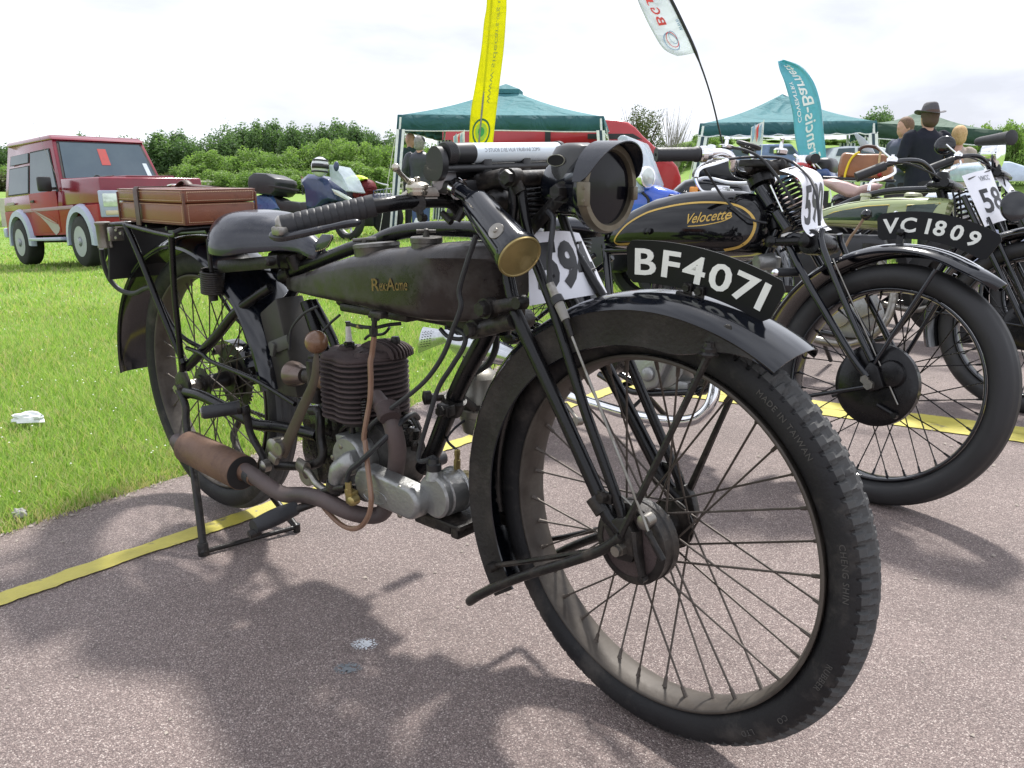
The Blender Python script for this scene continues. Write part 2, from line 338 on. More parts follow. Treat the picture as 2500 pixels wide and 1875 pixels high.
# yellow bay lines: worn edges, laid 4 mm proud
def line(name, p, q, w, gap=None):
    p, q = Vec(p), Vec(q); d = (q-p); n = int(d.length/.012); t = d.normalized(); s = Vec((-t.y, t.x, 0)); mb = MB()
    a = b_ = 0
    for i in range(n+1):
        a = a*.85+random.gauss(0, .0016); b_ = b_*.85+random.gauss(0, .0016)
        c = p+t*(d.length*i/n)
        mb.v += [c+s*(w/2+a)+Vec((0, 0, .0035)), c-s*(w/2+b_)+Vec((0, 0, .0035))]
    mb.f = [(2*i, 2*i+1, 2*i+3, 2*i+2) for i in range(n)]
    return mb
def linemat():
    m = bpy.data.materials.new('worn_yellow_line_paint'); m.use_nodes = True; t = m.node_tree; L = t.links.new; b = t.nodes['Principled BSDF']
    co = nn(t, 'ShaderNodeTexCoord')
    n = nn(t, 'ShaderNodeTexNoise'); n.inputs['Scale'].default_value = 9; n.inputs['Detail'].default_value = 8; n.inputs['Roughness'].default_value = .7; L(co.outputs['Object'], n.inputs['Vector'])
    v = nn(t, 'ShaderNodeTexVoronoi'); v.inputs['Scale'].default_value = 250; L(co.outputs['Object'], v.inputs['Vector'])
    r = nn(t, 'ShaderNodeValToRGB'); e = r.color_ramp.elements; e[0].position = .3; e[0].color = (.40, .35, .06, 1); e[1].position = .62; e[1].color = (.56, .49, .085, 1); L(n.outputs[0], r.inputs[0])
    mr = nn(t, 'ShaderNodeMapRange'); mr.inputs[1].default_value = .60; mr.inputs[2].default_value = .68; L(n.outputs[0], mr.inputs[0])
    mi = nn(t, 'ShaderNodeMix', data_type='RGBA'); mi.inputs[7].default_value = (.19, .16, .10, 1); L(mr.outputs[0], mi.inputs[0]); L(r.outputs[0], mi.inputs[6]); L(mi.outputs[2], b.inputs['Base Color'])
    b.inputs['Roughness'].default_value = .55
    bp = nn(t, 'ShaderNodeBump'); bp.inputs['Strength'].default_value = .35; bp.inputs['Distance'].default_value = .002; bp.invert = True; L(v.outputs['Distance'], bp.inputs['Height']); L(bp.outputs[0], b.inputs['Normal'])
    return m
LINEM = linemat()
p0 = wgr('X', 0, 1466); p1 = wgr('X', 1542, 936)
dirn = (p1-p0).normalized()
_dl = wgr('X', 271, 1361)-wgr('X', 271, 1391); lw = abs(_dl.x*dirn.y-_dl.y*dirn.x)
tag(line('y', p0-dirn*1.5, p1, lw).obj('yellow_line', LINEM), kind='structure')
q1 = wgr('X', 2495, 1062); d2 = (q1-p1).normalized(); s2 = Vec((-d2.y, d2.x, 0))
_dl = wgr('X', 2241, 1006)-wgr('X', 2241, 1039); w2 = abs(_dl.x*d2.y-_dl.y*d2.x)
tag(line('y', p1-d2*.05-s2*w2*.27, q1+d2*3-s2*w2*.28, w2*.52).obj('yellow_line', LINEM), kind='structure')
tag(line('y', p1-d2*.05+s2*w2*.25, q1+d2*3+s2*w2*.28, w2*.52).obj('yellow_line', LINEM), kind='structure')

# ------------------------------------------------------------------ grass blades
def leafmat(name, c1, c2, tr=.35, attr='rnd', rough=.6):
    m = bpy.data.materials.new(name); m.use_nodes = True; t = m.node_tree; L = t.links.new; t.nodes.clear()
    a = nn(t, 'ShaderNodeAttribute', attribute_name=attr)
    r = nn(t, 'ShaderNodeValToRGB'); e = r.color_ramp.elements; e[0].color = (*c1[0], 1); e[0].position = 0; e[1].color = (*c1[-1], 1); e[1].position = 1
    for i, c in enumerate(c1[1:-1]): q = e.new((i+1)/(len(c1)-1)); q.color = (*c, 1)
    L(a.outputs['Fac'], r.inputs[0])
    d = nn(t, 'ShaderNodeBsdfPrincipled'); d.inputs['Roughness'].default_value = rough; d.inputs['Specular IOR Level'].default_value = .3
    tl = nn(t, 'ShaderNodeBsdfTranslucent'); ms = nn(t, 'ShaderNodeMixShader'); ms.inputs[0].default_value = tr; o = nn(t, 'ShaderNodeOutputMaterial')
    hs = nn(t, 'ShaderNodeMix', data_type='RGBA', blend_type='MULTIPLY'); hs.inputs[0].default_value = 1; hs.inputs[7].default_value = (*c2, 1)
    L(r.outputs[0], hs.inputs[6]); L(hs.outputs[2], tl.inputs[0]); L(r.outputs[0], d.inputs['Base Color']); L(d.outputs[0], ms.inputs[1]); L(tl.outputs[0], ms.inputs[2]); L(ms.outputs[0], o.inputs[0])
    return m
def quickmesh(name, verts, quads, m, rnd=None, tri=False):
    me = bpy.data.meshes.new(name); nv = len(verts); k = 3 if tri else 4; nf = len(quads)
    me.vertices.add(nv); me.vertices.foreach_set('co', np.asarray(verts, np.float32).ravel())
    me.loops.add(nf*k); me.loops.foreach_set('vertex_index', np.asarray(quads, np.int32).ravel())
    me.polygons.add(nf); me.polygons.foreach_set('loop_start', np.arange(0, nf*k, k, dtype=np.int32))
    if rnd is not None:
        at = me.attributes.new('rnd', 'FLOAT', 'POINT'); at.data.foreach_set('value', np.asarray(rnd, np.float32))
    me.update(calc_edges=True); me.materials.append(m); return me
def blades(n, dmin, dmax, wmul, hh, seed, amax=R(38)):
    rg = np.random.RandomState(seed)
    d = np.exp(rg.uniform(np.log(dmin), np.log(dmax), n)); a = rg.uniform(-amax, amax, n)
    x = d*np.sin(a); y = d*np.cos(a)
    lim = np.interp(x, EX, EY); k = y > lim-.015+rg.normal(0, .014, n); x, y, d = x[k], y[k], d[k]; n = len(x); edge = np.clip(((y-np.interp(x, EX, EY))*.7)/.10, 0, 1)
    z = terr(x, y)-.004
    w = np.maximum(.0028, d*.00075)*wmul*rg.uniform(.7, 1.3, n); h = hh*rg.uniform(.45, 1.25, n)*(.55+.45*edge)*(1+.5*np.sin(x*3.1+y*1.7)*np.sin(y*2.3-x))
    th = rg.uniform(0, 2*np.pi, n); ln = rg.uniform(.1, .95, n)*h; la = rg.uniform(0, 2*np.pi, n)
    ux, uy = np.cos(th)*w/2, np.sin(th)*w/2; lx, ly = np.cos(la)*ln, np.sin(la)*ln
    P = np.zeros((n, 5, 3), np.float32)
    P[:, 0] = np.stack([x-ux, y-uy, z], 1); P[:, 1] = np.stack([x+ux, y+uy, z], 1)
    P[:, 2] = np.stack([x+ux*.8+lx*.35, y+uy*.8+ly*.35, z+h*.55], 1); P[:, 3] = np.stack([x-ux*.8+lx*.35, y-uy*.8+ly*.35, z+h*.55], 1)
    P[:, 4] = np.stack([x+lx, y+ly, z+h*.95], 1)
    b = np.arange(n)[:, None]*5
    F = np.concatenate([b+np.array([0, 1, 2]), b+np.array([0, 2, 3]), b+np.array([3, 2, 4])], 0)
    patch = .5+.25*np.sin(x*.9+1)*np.sin(y*.7)+.15*np.sin(x*4.1)*np.sin(y*3.3)
    rn = np.clip(rg.normal(.45, .2, n)+.35*(patch-.5)*2*.5, .06, 1); dry = rg.uniform(0, 1, n) < (.09+.10*(patch < .42)+.50*(1-edge)); rn = np.where(dry, rg.uniform(.85, 1.0, n), np.minimum(rn, .84))
    return P.reshape(-1, 3), F, np.repeat(rn, 5)
GB = leafmat('grass_blade', [(.125, .22, .036), (.215, .355, .066), (.31, .455, .105), (.42, .54, .18), (.52, .47, .25), (.58, .50, .32)], (1.05, 1.2, .6), tr=.42, rough=.45)
V1, F1, r1 = blades(330000, 1.7, 6.5, 1.0, .042, 1)
V2, F2, r2 = blades(170000, 6.0, 40, 1.35, .050, 2)
me = quickmesh('grass', np.concatenate([V1, V2]), np.concatenate([F1, F2+len(V1)]), GB, np.concatenate([r1, r2]), tri=True)
g = bpy.data.objects.new('grass', me); COL.objects.link(g); tag(g, 'bright green mown grass covering the field beside the asphalt', 'grass', kind='stuff')
# daisies and clover heads
rg = np.random.RandomState(5); n = 900; d = np.exp(rg.uniform(np.log(2.4), np.log(14), n)); a = rg.uniform(-R(36), R(30), n); x = d*np.sin(a); y = d*np.cos(a)
k = y > np.interp(x, EX, EY)+.08; x, y, d = x[k], y[k], d[k]; z = terr(x, y)+.036; s = .0022+d*.00035
P = np.stack([np.stack([x+s*c, y+s*e, z+s*q], 1) for c, e, q in ((1,0,0),(0,1,.3),(-1,0,0),(0,-1,.2),(0,0,1))], 1).reshape(-1, 3)
b = np.arange(len(x))[:, None]*5; F = np.concatenate([b+np.array(t) for t in ([0,1,4],[1,2,4],[2,3,4],[3,0,4])], 0)
g = bpy.data.objects.new('clover_flowers', quickmesh('clover_flowers', P, F, mat('clover_white', (.55, .55, .50), .7), tri=True)); COL.objects.link(g)
tag(g, 'tiny white clover flowers dotted through the grass', 'flowers', kind='stuff')

# ------------------------------------------------------------------ trees
TM = [leafmat('alder_leaf', [(.062, .108, .052), (.105, .172, .078), (.16, .245, .108), (.23, .32, .15)], (1, 1.2, .6), .4),  # tree leaf colours lightened to stand in for distance haze
      leafmat('willow_leaf', [(.105, .175, .058), (.18, .275, .082), (.26, .365, .12), (.35, .45, .18)], (1, 1.2, .6), .42),
      leafmat('scrub_leaf', [(.055, .070, .030), (.095, .110, .048), (.13, .145, .062), (.17, .18, .08)], (1, 1.1, .7), .25)]
BARK = mat('tree_bark', (.06, .05, .04), .9, col2=(.11, .09, .07), nscale=8, bump=.5, bscale=12)
def crown(name, n, rx, rz, seed, m, leaf=.17, clus=26, z0=.45, up=0.0, loose=.34):
    rg = np.random.RandomState(seed)
    cc = rg.normal(0, 1, (clus, 3)); cc /= np.linalg.norm(cc, axis=1)[:, None]; cc *= (rg.uniform(.25, 1, (clus, 1)))**.5
    cc[:, 0] *= rx; cc[:, 1] *= rx; cc[:, 2] = cc[:, 2]*rz; cc *= .80
    cc[:, 2] += z0 + rz; cr2 = rg.uniform(.2, loose, clus)*rx
    # upright sprays along the top
    ci = rg.randint(0, clus, n); p = rg.normal(0, 1, (n, 3)); p /= np.linalg.norm(p, axis=1)[:, None]; p *= rg.uniform(.15, 1, (n, 1))**.45
    q = cc[ci] + p*cr2[ci][:, None]*np.array([1, 1, .9+up])
    q[:, 2] += up*rg.uniform(0, 1, n)**3*rz*.35
    q[:, 2] = np.maximum(q[:, 2], .05)
    nr = rg.normal(0, 1, (n, 3)); nr[:, 2] += .5; nr /= np.linalg.norm(nr, axis=1)[:, None]
    t = np.cross(nr, rg.normal(0, 1, (n, 3))); t /= np.linalg.norm(t, axis=1)[:, None]; b = np.cross(nr, t)
    s = leaf*rg.uniform(.5, 1.2, (n, 1))
    P = np.stack([q-t*s, q+b*s*.55, q+t*s, q-b*s*.55], 1).reshape(-1, 3)
    F = np.arange(n*4).reshape(-1, 4)
    rn = np.repeat(np.clip(rg.uniform(.05, .75, clus)[ci]*.6+rg.uniform(0, .5, n), 0, 1), 4)
    return quickmesh(name, P, F, m, rn)
def trunk(h, r, seed, nb=5, spread=.5):
    rn = random.Random(seed); mb = MB(); pts = [Vec((0, 0, -.3)), Vec((rn.uniform(-.1, .1), rn.uniform(-.1, .1), h*.4)), Vec((rn.uniform(-.3, .3), rn.uniform(-.3, .3), h*.9))]
    mb.tube(crm(pts, 4), [r, r*.9, r*.8, r*.7, r*.6, r*.5, r*.4, r*.3, r*.2], 7)
    for i in range(nb):
        z = h*rn.uniform(.2, .7); a = rn.uniform(0, 6.28); l = h*rn.uniform(.3, .5)
        b0 = Vec((0, 0, z)); mb.tube([b0, b0+Vec((math.cos(a)*l*spread*.5, math.sin(a)*l*spread*.5, l*.5)), b0+Vec((math.cos(a)*l*spread, math.sin(a)*l*spread, l*.95))], [r*.45, r*.3, r*.1], 5)
    return mb
alder = [(crown('crown', 9000, 2.2, 2.9, 11+i, TM[0], .15, 28, .5, .9, .36), trunk(5.5, .13, i).mesh('trunk', BARK)) for i in range(3)]
willow = [(crown('crown', 9000, 2.7, 2.2, 31+i, TM[1], .14, 30, .15, .25, .42), trunk(3.6, .10, 20+i, 7, .8).mesh('trunk', BARK)) for i in range(3)]
scrub = [(crown('crown', 5000, 2.2, 1.0, 51+i, TM[2], .12, 22, .0, .1, .5), trunk(1.3, .05, 40+i, 6, 1.0).mesh('trunk', BARK)) for i in range(2)]
def plant(kind, protos, name, px, top, depth, wpx, label, cat, group, hnat, rnat):
    p = wat('V', px, top, depth); z0 = gz(p.x, p.y); h = p.z-z0; w = wpx/1771*depth
    o = empty(name, Matrix.Translation((p.x, p.y, z0)) @ Matrix.Rotation(random.uniform(0, 6.28), 4, 'Z') @ Matrix.Diagonal((w/2/rnat, w/2/rnat, h/hnat, 1)))
    a, b = random.choice(protos)
    for nme, me in (('crown', a), ('trunk', b)):
        c = bpy.data.objects.new(nme, me); COL.objects.link(c); c.parent = o
    tag(o, label, cat, group); return o
# back row of alders, by where they stand in the row
row = [(-10,312,78,60),(28,300,80,70),(55,330,84,50),(95,318,80,44),(128,300,86,40),(172,279,80,34),(205,296,84,46),(262,290,82,60),(300,300,84,40),(345,284,76,78),(385,276,80,72),(418,300,84,50),(452,276,78,62),(482,262,80,72),(520,258,83,70),(556,262,80,64),(590,258,82,70),(628,256,79,66),(662,254,82,62),(696,256,80,60),(728,258,83,60),(762,266,80,62),(795,276,84,60),(838,268,80,60),(870,282,82,60),(905,300,84,60),(1000,292,82,60),(1050,300,84,60)]
for i, (a, t, d, w) in enumerate(row):
    plant('alder', alder, 'alder_tree', a, t+random.uniform(-12, 12), d+3, w*random.uniform(1.35, 1.9), 'dark green feathery tree in the row far across the field', 'tree', 'dark trees along the far edge of the field', 7.2, 2.45)
bush = [(10,352,62,80),(60,345,64,70),(120,330,66,70),(250,345,64,70),(410,338,60,84),(455,330,62,88),(500,325,64,84),(545,318,62,90),(590,322,60,90),(640,308,62,90),(690,302,64,96),(735,296,62,92),(780,300,60,90),(825,298,62,84),(868,300,64,80),(912,318,62,70),(955,312,62,60),(1010,310,62,60),(560,350,56,90),(640,352,56,90),(735,345,56,90),(800,350,56,80),(470,356,57,80)]
for i, (a, t, d, w) in enumerate(bush):
    plant('willow', willow, 'willow_bush', a, t+random.uniform(-12, 10), d+13, w*1.5, 'bright green rounded willow bush in front of the dark trees', 'bush', 'bright willow bushes below the trees', 4.9, 2.9)
for i, (a, t, d, w) in enumerate([(380,375,54,90),(430,372,55,90),(480,384,54,80),(540,386,53,90),(600,388,53,80),(330,380,55,80),(700,388,54,80),(30,372,48,120),(800,390,54,80)]):
    plant('scrub', scrub, 'scrub_bush', a, t, d+21, w*1.5, 'low brownish scrub bush at the foot of the willows', 'bush', 'brownish scrub beyond the rail fence', 2.15, 2.3)
# right-hand hill: hedge and loose trees
for i, (a, t, d, w) in enumerate([(1300,300,70,60),(1345,296,72,70),(1480,300,76,60),(1520,285,80,60),(1555,290,84,60),(1460,312,74,50),(1610,300,90,50),(1680,302,88,50),(1790,300,86,60),(1850,298,84,60),(1640,296,92,50),(1740,296,92,50)]):
    plant('willow', willow, 'hedge_bush', a, t, d, w*1.3, 'light green bush growing on the grassy rise behind the tents', 'bush', 'bushes on the grassy rise', 4.9, 2.9)
for i, (a, t, d, w) in enumerate([(1890,226,60,80),(1915,224,62,50),(2080,268,58,60),(2120,256,60,70),(2160,262,62,60),(2200,252,58,70),(2235,250,60,70)]):
    plant('alder', alder if i < 2 else willow, 'hedge_tree', a, t, d, w*1.3, 'round green tree behind the olive tent' if i < 2 else 'green tree in the hedge at the right, behind the bicycles of old iron', 'tree', 'trees behind the olive tent' if i < 2 else 'hedge trees at the right', 7.2 if i < 2 else 4.9, 2.6)
for o in list(COL.objects):
    if o.get('group') == 'hedge trees at the right': o['label'] = 'green tree in the hedge to the right of the olive tent'
def relabel(group, what, zones):
    L = sorted([o for o in COL.objects if o.get('group') == group], key=lambda o: o.location.x/o.location.y)
    for lo, hi, where in zones:
        Z = [o for o in L if lo <= 1106+1771*o.location.x/o.location.y < hi]
        for i, o in enumerate(Z):
            w = 'only' if len(Z) == 1 else ('leftmost' if i == 0 else 'rightmost' if i == len(Z)-1 else ('second', 'third', 'fourth', 'fifth', 'sixth', 'seventh', 'eighth', 'ninth', 'tenth', 'eleventh', 'twelfth', 'thirteenth', 'fourteenth')[i-1]+' from the left')
            o['label'] = (what+' '+where if w == 'only' else w+' of the '+what+'s '+where) if not what.endswith('bush') or w == 'only' else w+' of the '+what+'es '+where
relabel('dark trees along the far edge of the field', 'dark tree', [(-99, 350, 'above the maroon car'), (350, 560, 'above the brown suitcase'), (560, 700, 'above the touring motorcycle'), (700, 850, 'just left of the nearer gazebo'), (850, 2300, 'seen through the nearer gazebo')])
relabel('bright willow bushes below the trees', 'bright green bush', [(-99, 350, 'beside the maroon car'), (350, 560, 'above the brown suitcase'), (560, 700, 'behind the touring motorcycle'), (700, 850, 'just left of the nearer gazebo'), (850, 2300, 'seen through the nearer gazebo')])
relabel('brownish scrub beyond the rail fence', 'brownish low bush', [(-99, 350, 'behind the maroon car'), (350, 560, 'above the brown suitcase'), (560, 2300, 'behind the touring motorcycle')])
relabel('bushes on the grassy rise', 'light green bush', [(1200, 1420, 'above the red van'), (1420, 1600, 'between the two teal tents'), (1600, 2300, 'behind the scalloped tent')])
relabel('hedge trees at the right', 'hedge tree', [(1900, 2600, 'to the right of the olive tent')])
relabel('trees behind the olive tent', 'round green tree', [(1700, 2100, 'rising behind the olive tent')])
# sparse pollard willow and the bare birch beside it
p = wat('V', 1385, 214, 34); z0 = gz(p.x, p.y)
o = empty('young_willow_tree', Vec((p.x, p.y, z0)))
cme = crown('crown', 5200, 1.25, 1.35, 77, leafmat('sparse_olive_leaf', [(.05, .07, .03), (.10, .12, .05), (.16, .17, .08)], (1, 1.1, .6), .35), .05, 60, p.z-z0-3.0, .5, .30)
c = bpy.data.objects.new('crown', cme); COL.objects.link(c); c.parent = o
mb = MB(); rn = random.Random(4); H = p.z-z0
mb.tube([(0, 0, -.2), (.05, 0, H*.35)], [.09, .07], 7)
for i in range(34):
    a = rn.uniform(0, 6.28); l = rn.uniform(.7, 1.0)*H; s = rn.uniform(.3, 1.15)
    mb.tube(crm([(0, 0, H*.2), (math.cos(a)*s*.35, math.sin(a)*s*.35, H*.2+l*.35), (math.cos(a)*s, math.sin(a)*s, min(H*.2+l*.75, H*.97))], 3), [.035, .02, .006], 5)
mb.obj('trunk', BARK, o); tag(o, 'small sparse willow with thin twiggy crown beside the red van', 'tree')
p = wat('V', 1452, 218, 36); z0 = gz(p.x, p.y); H = p.z-z0
o = empty('bare_birch_tree', Vec((p.x, p.y, z0))); mb = MB()
mb.tube([(0, 0, -.2), (0, 0, H*.5)], [.07, .05], 7)
mb.obj('trunk', BARK, o); mb = MB()
for i in range(110):
    a = rn.uniform(0, 6.28); z = rn.uniform(.12, .5)*H; s = rn.uniform(.2, 1.2); l = rn.uniform(.45, .98)*(H-z)
    mb.tube(crm([(0, 0, z), (math.cos(a)*s*.5, math.sin(a)*s*.5, z+l*.4), (math.cos(a+.3)*s, math.sin(a+.3)*s, z+l)], 3), [.018, .009, .003], 4)
mb.obj('twigs', mat('pale_twigs', (.22, .20, .19), .8), o); tag(o, 'leafless pale birch standing right of the sparse willow', 'tree')

# ------------------------------------------------------------------ rail fence across the far side of the field
WOOD = mat('weathered_rail', (.42, .40, .36), .85, col2=(.55, .52, .47), nscale=6, bump=.3)
fen = empty('rail_fence', Vec((0, 0, 0)))
fp = [(-60, 520, 32), (0, 506, 38), (70, 506, 46), (230, 490, 58), (430, 472, 68), (560, 466, 70), (700, 462, 70), (830, 461, 70), (930, 461, 71), (1060, 461, 72)]
posts = []
for (x0, y0, d0), (x1, y1, d1) in zip(fp[:-1], fp[1:]):
    for k in range(3):
        t = k/3; p = wat('X', x0+(x1-x0)*t, 0, d0+(d1-d0)*t); posts.append(Vec((p.x, p.y, gz(p.x, p.y))))
bx = MB().box((0, 0, .45), (.12, .10, 1.1)).mesh('post', WOOD); 
for p in posts: inst(bx, 'post', fen, Matrix.Translation(p) @ Matrix.Diagonal((1.7, 1.7, 1.05, 1)))
for z in (.86, .42):
    for a, b_ in zip(posts[:-1], posts[1:]):
        a2, b2 = a+Vec((0, -.07, z)), b_+Vec((0, -.07, z)); MB().tube([a2, b2], .085, 6).obj('rail', WOOD, fen)
tag(fen, 'pale wooden post and rail fence crossing the field before the trees', 'fence')

# ------------------------------------------------------------------ litter and splashes
LIT = mat('crumpled_white_film', (.62, .64, .64), .45, rvar=.05)
def crumple(name, c, size, seed, label, m, cat='litter', flat=.35):
    bm = bmesh.new(); bmesh.ops.create_icosphere(bm, subdivisions=3, radius=1); rn = random.Random(seed)
    from mathutils import noise as N
    for v in bm.verts:
        k = 1+.55*N.noise(v.co*1.7+Vec((seed, 0, 0)))+.25*N.noise(v.co*5); v.co = Vec((v.co.x*size[0]*k, v.co.y*size[1]*k, max(v.co.z*size[2]*k, -size[2]*.4)))
    me = bpy.data.meshes.new(name); bm.to_mesh(me); bm.free(); me.materials.append(m); me.shade_smooth(); me.set_sharp_from_angle(angle=R(25))
    o = bpy.data.objects.new(name, me); COL.objects.link(o); o.location = c; tag(o, label, cat); return o
p = wgr('O', 125, 262); crumple('plastic_scrap', p+Vec((0, 0, .03)), (.062, .03, .022), 3, 'crumpled white plastic scrap lying in the grass', LIT)
p = wgr('O', 92, 680); crumple('pale_stone', p+Vec((0, 0, .015)), (.018, .014, .014), 8, 'small pale stone at the edge of the grass', mat('pale_pebble', (.32, .31, .30), .8), 'stone')
def splash(name, c, rx, ry, seed, m, label, n=90):
    rn = random.Random(seed); mb = MB()
    for i in range(n):
        a = rn.uniform(0, 6.28); q = math.sqrt(rn.random()); x, y = c.x+math.cos(a)*q*rx, c.y+math.sin(a)*q*ry; s = rn.uniform(.0012, .0040)*(1.3-q)
        b = len(mb.v); k = 6
        for j in range(k): mb.v.append(Vec((x+math.cos(j*6.283/k)*s*rn.uniform(.6, 1.3), y+math.sin(j*6.283/k)*s*rn.uniform(.6, 1.3), .0012+.0001*(i % 9))))
        mb.f.append(tuple(range(b, b+k)))
    o = mb.obj(name, m); tag(o, label, 'splash', kind=None); return o
splash('white_splash', wgr('O', 1640, 1242), .026, .021, 1, mat('lime_splash', (.58, .60, .62), .6), 'speckled white splash on the asphalt, the brighter upper one', 170)
splash('grey_splash', wgr('O', 1565, 1350), .026, .019, 2, mat('grey_splash_m', (.20, .22, .235), .3), 'speckled grey damp splash on the asphalt below the white one', 170)

# loose grit and chippings on the road, thicker along the grass edge
rg = np.random.RandomState(11); n = 2600; x = rg.uniform(-2.2, 2.6, n); y = rg.uniform(.9, 6.0, n); ye = np.interp(x, EX, EY); e_ = rg.uniform(0, 1, n) < .6; y = np.where(e_, ye-np.abs(rg.normal(0, .07, n))-.005, y); k = y < ye-.004; x, y = x[k], y[k]; s_ = rg.uniform(.0010, .0034, len(x))*(1+.4*y)
P = np.stack([np.stack([x+s_*c*rg.uniform(.6, 1.3, len(x)), y+s_*d_*rg.uniform(.6, 1.3, len(x)), s_*q+.0006], 1) for c, d_, q in ((1,0,.2),(0,1,.1),(-1,0,.3),(0,-1,.1),(.1,.1,.95))], 1).reshape(-1, 3)
b_ = np.arange(len(x))[:, None]*5; F = np.concatenate([b_+np.array(t) for t in ([0,1,4],[1,2,4],[2,3,4],[3,0,4])], 0)
g = bpy.data.objects.new('loose_grit', quickmesh('loose_grit', P, F, mat('grit_stone', (.20, .17, .15), .85, col2=(.42, .37, .32), nscale=40), tri=True)); COL.objects.link(g)
tag(g, 'loose grit scattered on the asphalt, thickest along the grass edge', 'grit', kind='stuff')
# ------------------------------------------------------------------ wheels and mudguards (shared by the old motorcycles)
def tyre_mesh(RT, RB, hw, tread, seg=None):
    rc, rs = (RT+RB)/2, (RT-RB)/2+.003; seg = seg or (784 if tread == 'block' else 144)
    mb = MB(); npf = 34 if tread == 'block' else 30; secs = []
    lug = 98
    for i in range(seg):
        a = 2*math.pi*i/seg; q = []
        ph = (i % (seg//lug if seg >= lug*2 else 1))/max(seg//lug, 1) if tread == 'block' else 0
        ph = (a/(2*math.pi)*lug) % 1.0
        zz = abs(ph-.5)*4-1                       # zigzag -1..1
        for j in range(npf):
            th = math.radians(-152+304*j/(npf-1)); d = abs(math.degrees(th))
            ry = hw*math.sin(th)*(1-.0*d); rr = rc+rs*math.cos(th)
            if d < 62 and tread != 'block': rr = rc+rs*(math.cos(th)*.55+.45*math.cos(th*.8))
            if tread == 'block':
                if 22 < d < 62 and ph < .27+.12*math.sin(d*.35): rr -= .0052*min(1, (62-d)/10); ry *= 1-.03*min(1, (62-d)/10)
                if 9+3.5*zz < d < 15+3.5*zz: rr -= .0040
                if 19 < d < 24 and ph > .5: rr -= .003
            elif tread == 'rib':
                if d < 46 and (j % 3 == 0): rr -= .0032
            if 92 < d < 96 or 118 < d < 123: rr += .0008; ry *= 1.012
            q.append(Vec((math.cos(a)*rr, ry, math.sin(a)*rr)))
        secs.append(q)
    secs.append([v.copy() for v in secs[0]])
    mb.loft(secs, close=True, cap=False); return mb
def rim_mesh(RB, hw):
    P = [(RB+.001, hw), (RB-.001, hw+.0015), (RB-.0035, hw+.001), (RB-.0055, hw-.002), (RB-.007, hw-.007), (RB-.009, hw-.012), (RB-.010, hw*.3), (RB-.010, -hw*.3), (RB-.009, -hw+.012), (RB-.007, -hw+.007), (RB-.0055, -hw+.002), (RB-.0035, -hw-.001), (RB-.001, -hw-.0015), (RB+.001, -hw), (RB+.001, -hw+.004), (RB-.001, -hw+.007), (RB-.004, -.008), (RB-.004, .008), (RB-.001, hw-.007), (RB+.001, hw-.004)]
    mb = MB(); arcsweep(mb, (0, 0, 0), P, 0, 360, 120); return mb
_spk = {}
def spokes(parent, RB, n, rflange, yfl, m, r=.0017, off=4.5):
    k = (m.name, r)
    if k not in _spk: _spk[k] = MB().lathe((0, 0, 0), (0, 0, 1), [(0, r), (.925, r), (.93, r*1.7), (.985, r*2.0), (.988, r*2.6), (1, r*2.6)], 6).mesh('spoke', m)
    for i in range(n):
        a = R(360/n*i+off); s = 1 if i % 2 else -1; dr = 1 if (i//2) % 2 else -1
        rf, yf = (rflange, yfl) if s > 0 else ((parent.get('_rf', rflange)), yfl)
        h = a+dr*R(78); p = Vec((math.cos(h)*rflange, s*yfl, math.sin(h)*rflange)); q = Vec((math.cos(a)*(RB-.0085), s*.004, math.sin(a)*(RB-.0085)))
        inst(_spk[k], 'spoke', parent, align(p, q))
def arclab(body, r, a_mid, y, size, m, name, parent, out=-1, ext=.0004, space=1.06, lift=.0, c=(0, 0, 0), spread=0, flip=False):
    # lettering bent round an arc on a sidewall facing -y: runs clockwise seen from that side
    cu = text_mesh(body, Matrix.Identity(4), m, name, parent, ext=ext, size=size, space=space)
    xs_ = [v.co.x for v in cu.data.vertices]; w = max(xs_)
    for v in cu.data.vertices:
        x, yy, z = v.co
        if flip: a = R(a_mid)+(x-w/2)/r; rr = r-yy
        else: a = R(a_mid)-(x-w/2)/r; rr = r+yy
        v.co = Vec((c[0]+math.cos(a)*rr, y+out*z*1.0+lift*yy, c[2]+math.sin(a)*rr))
    return cu

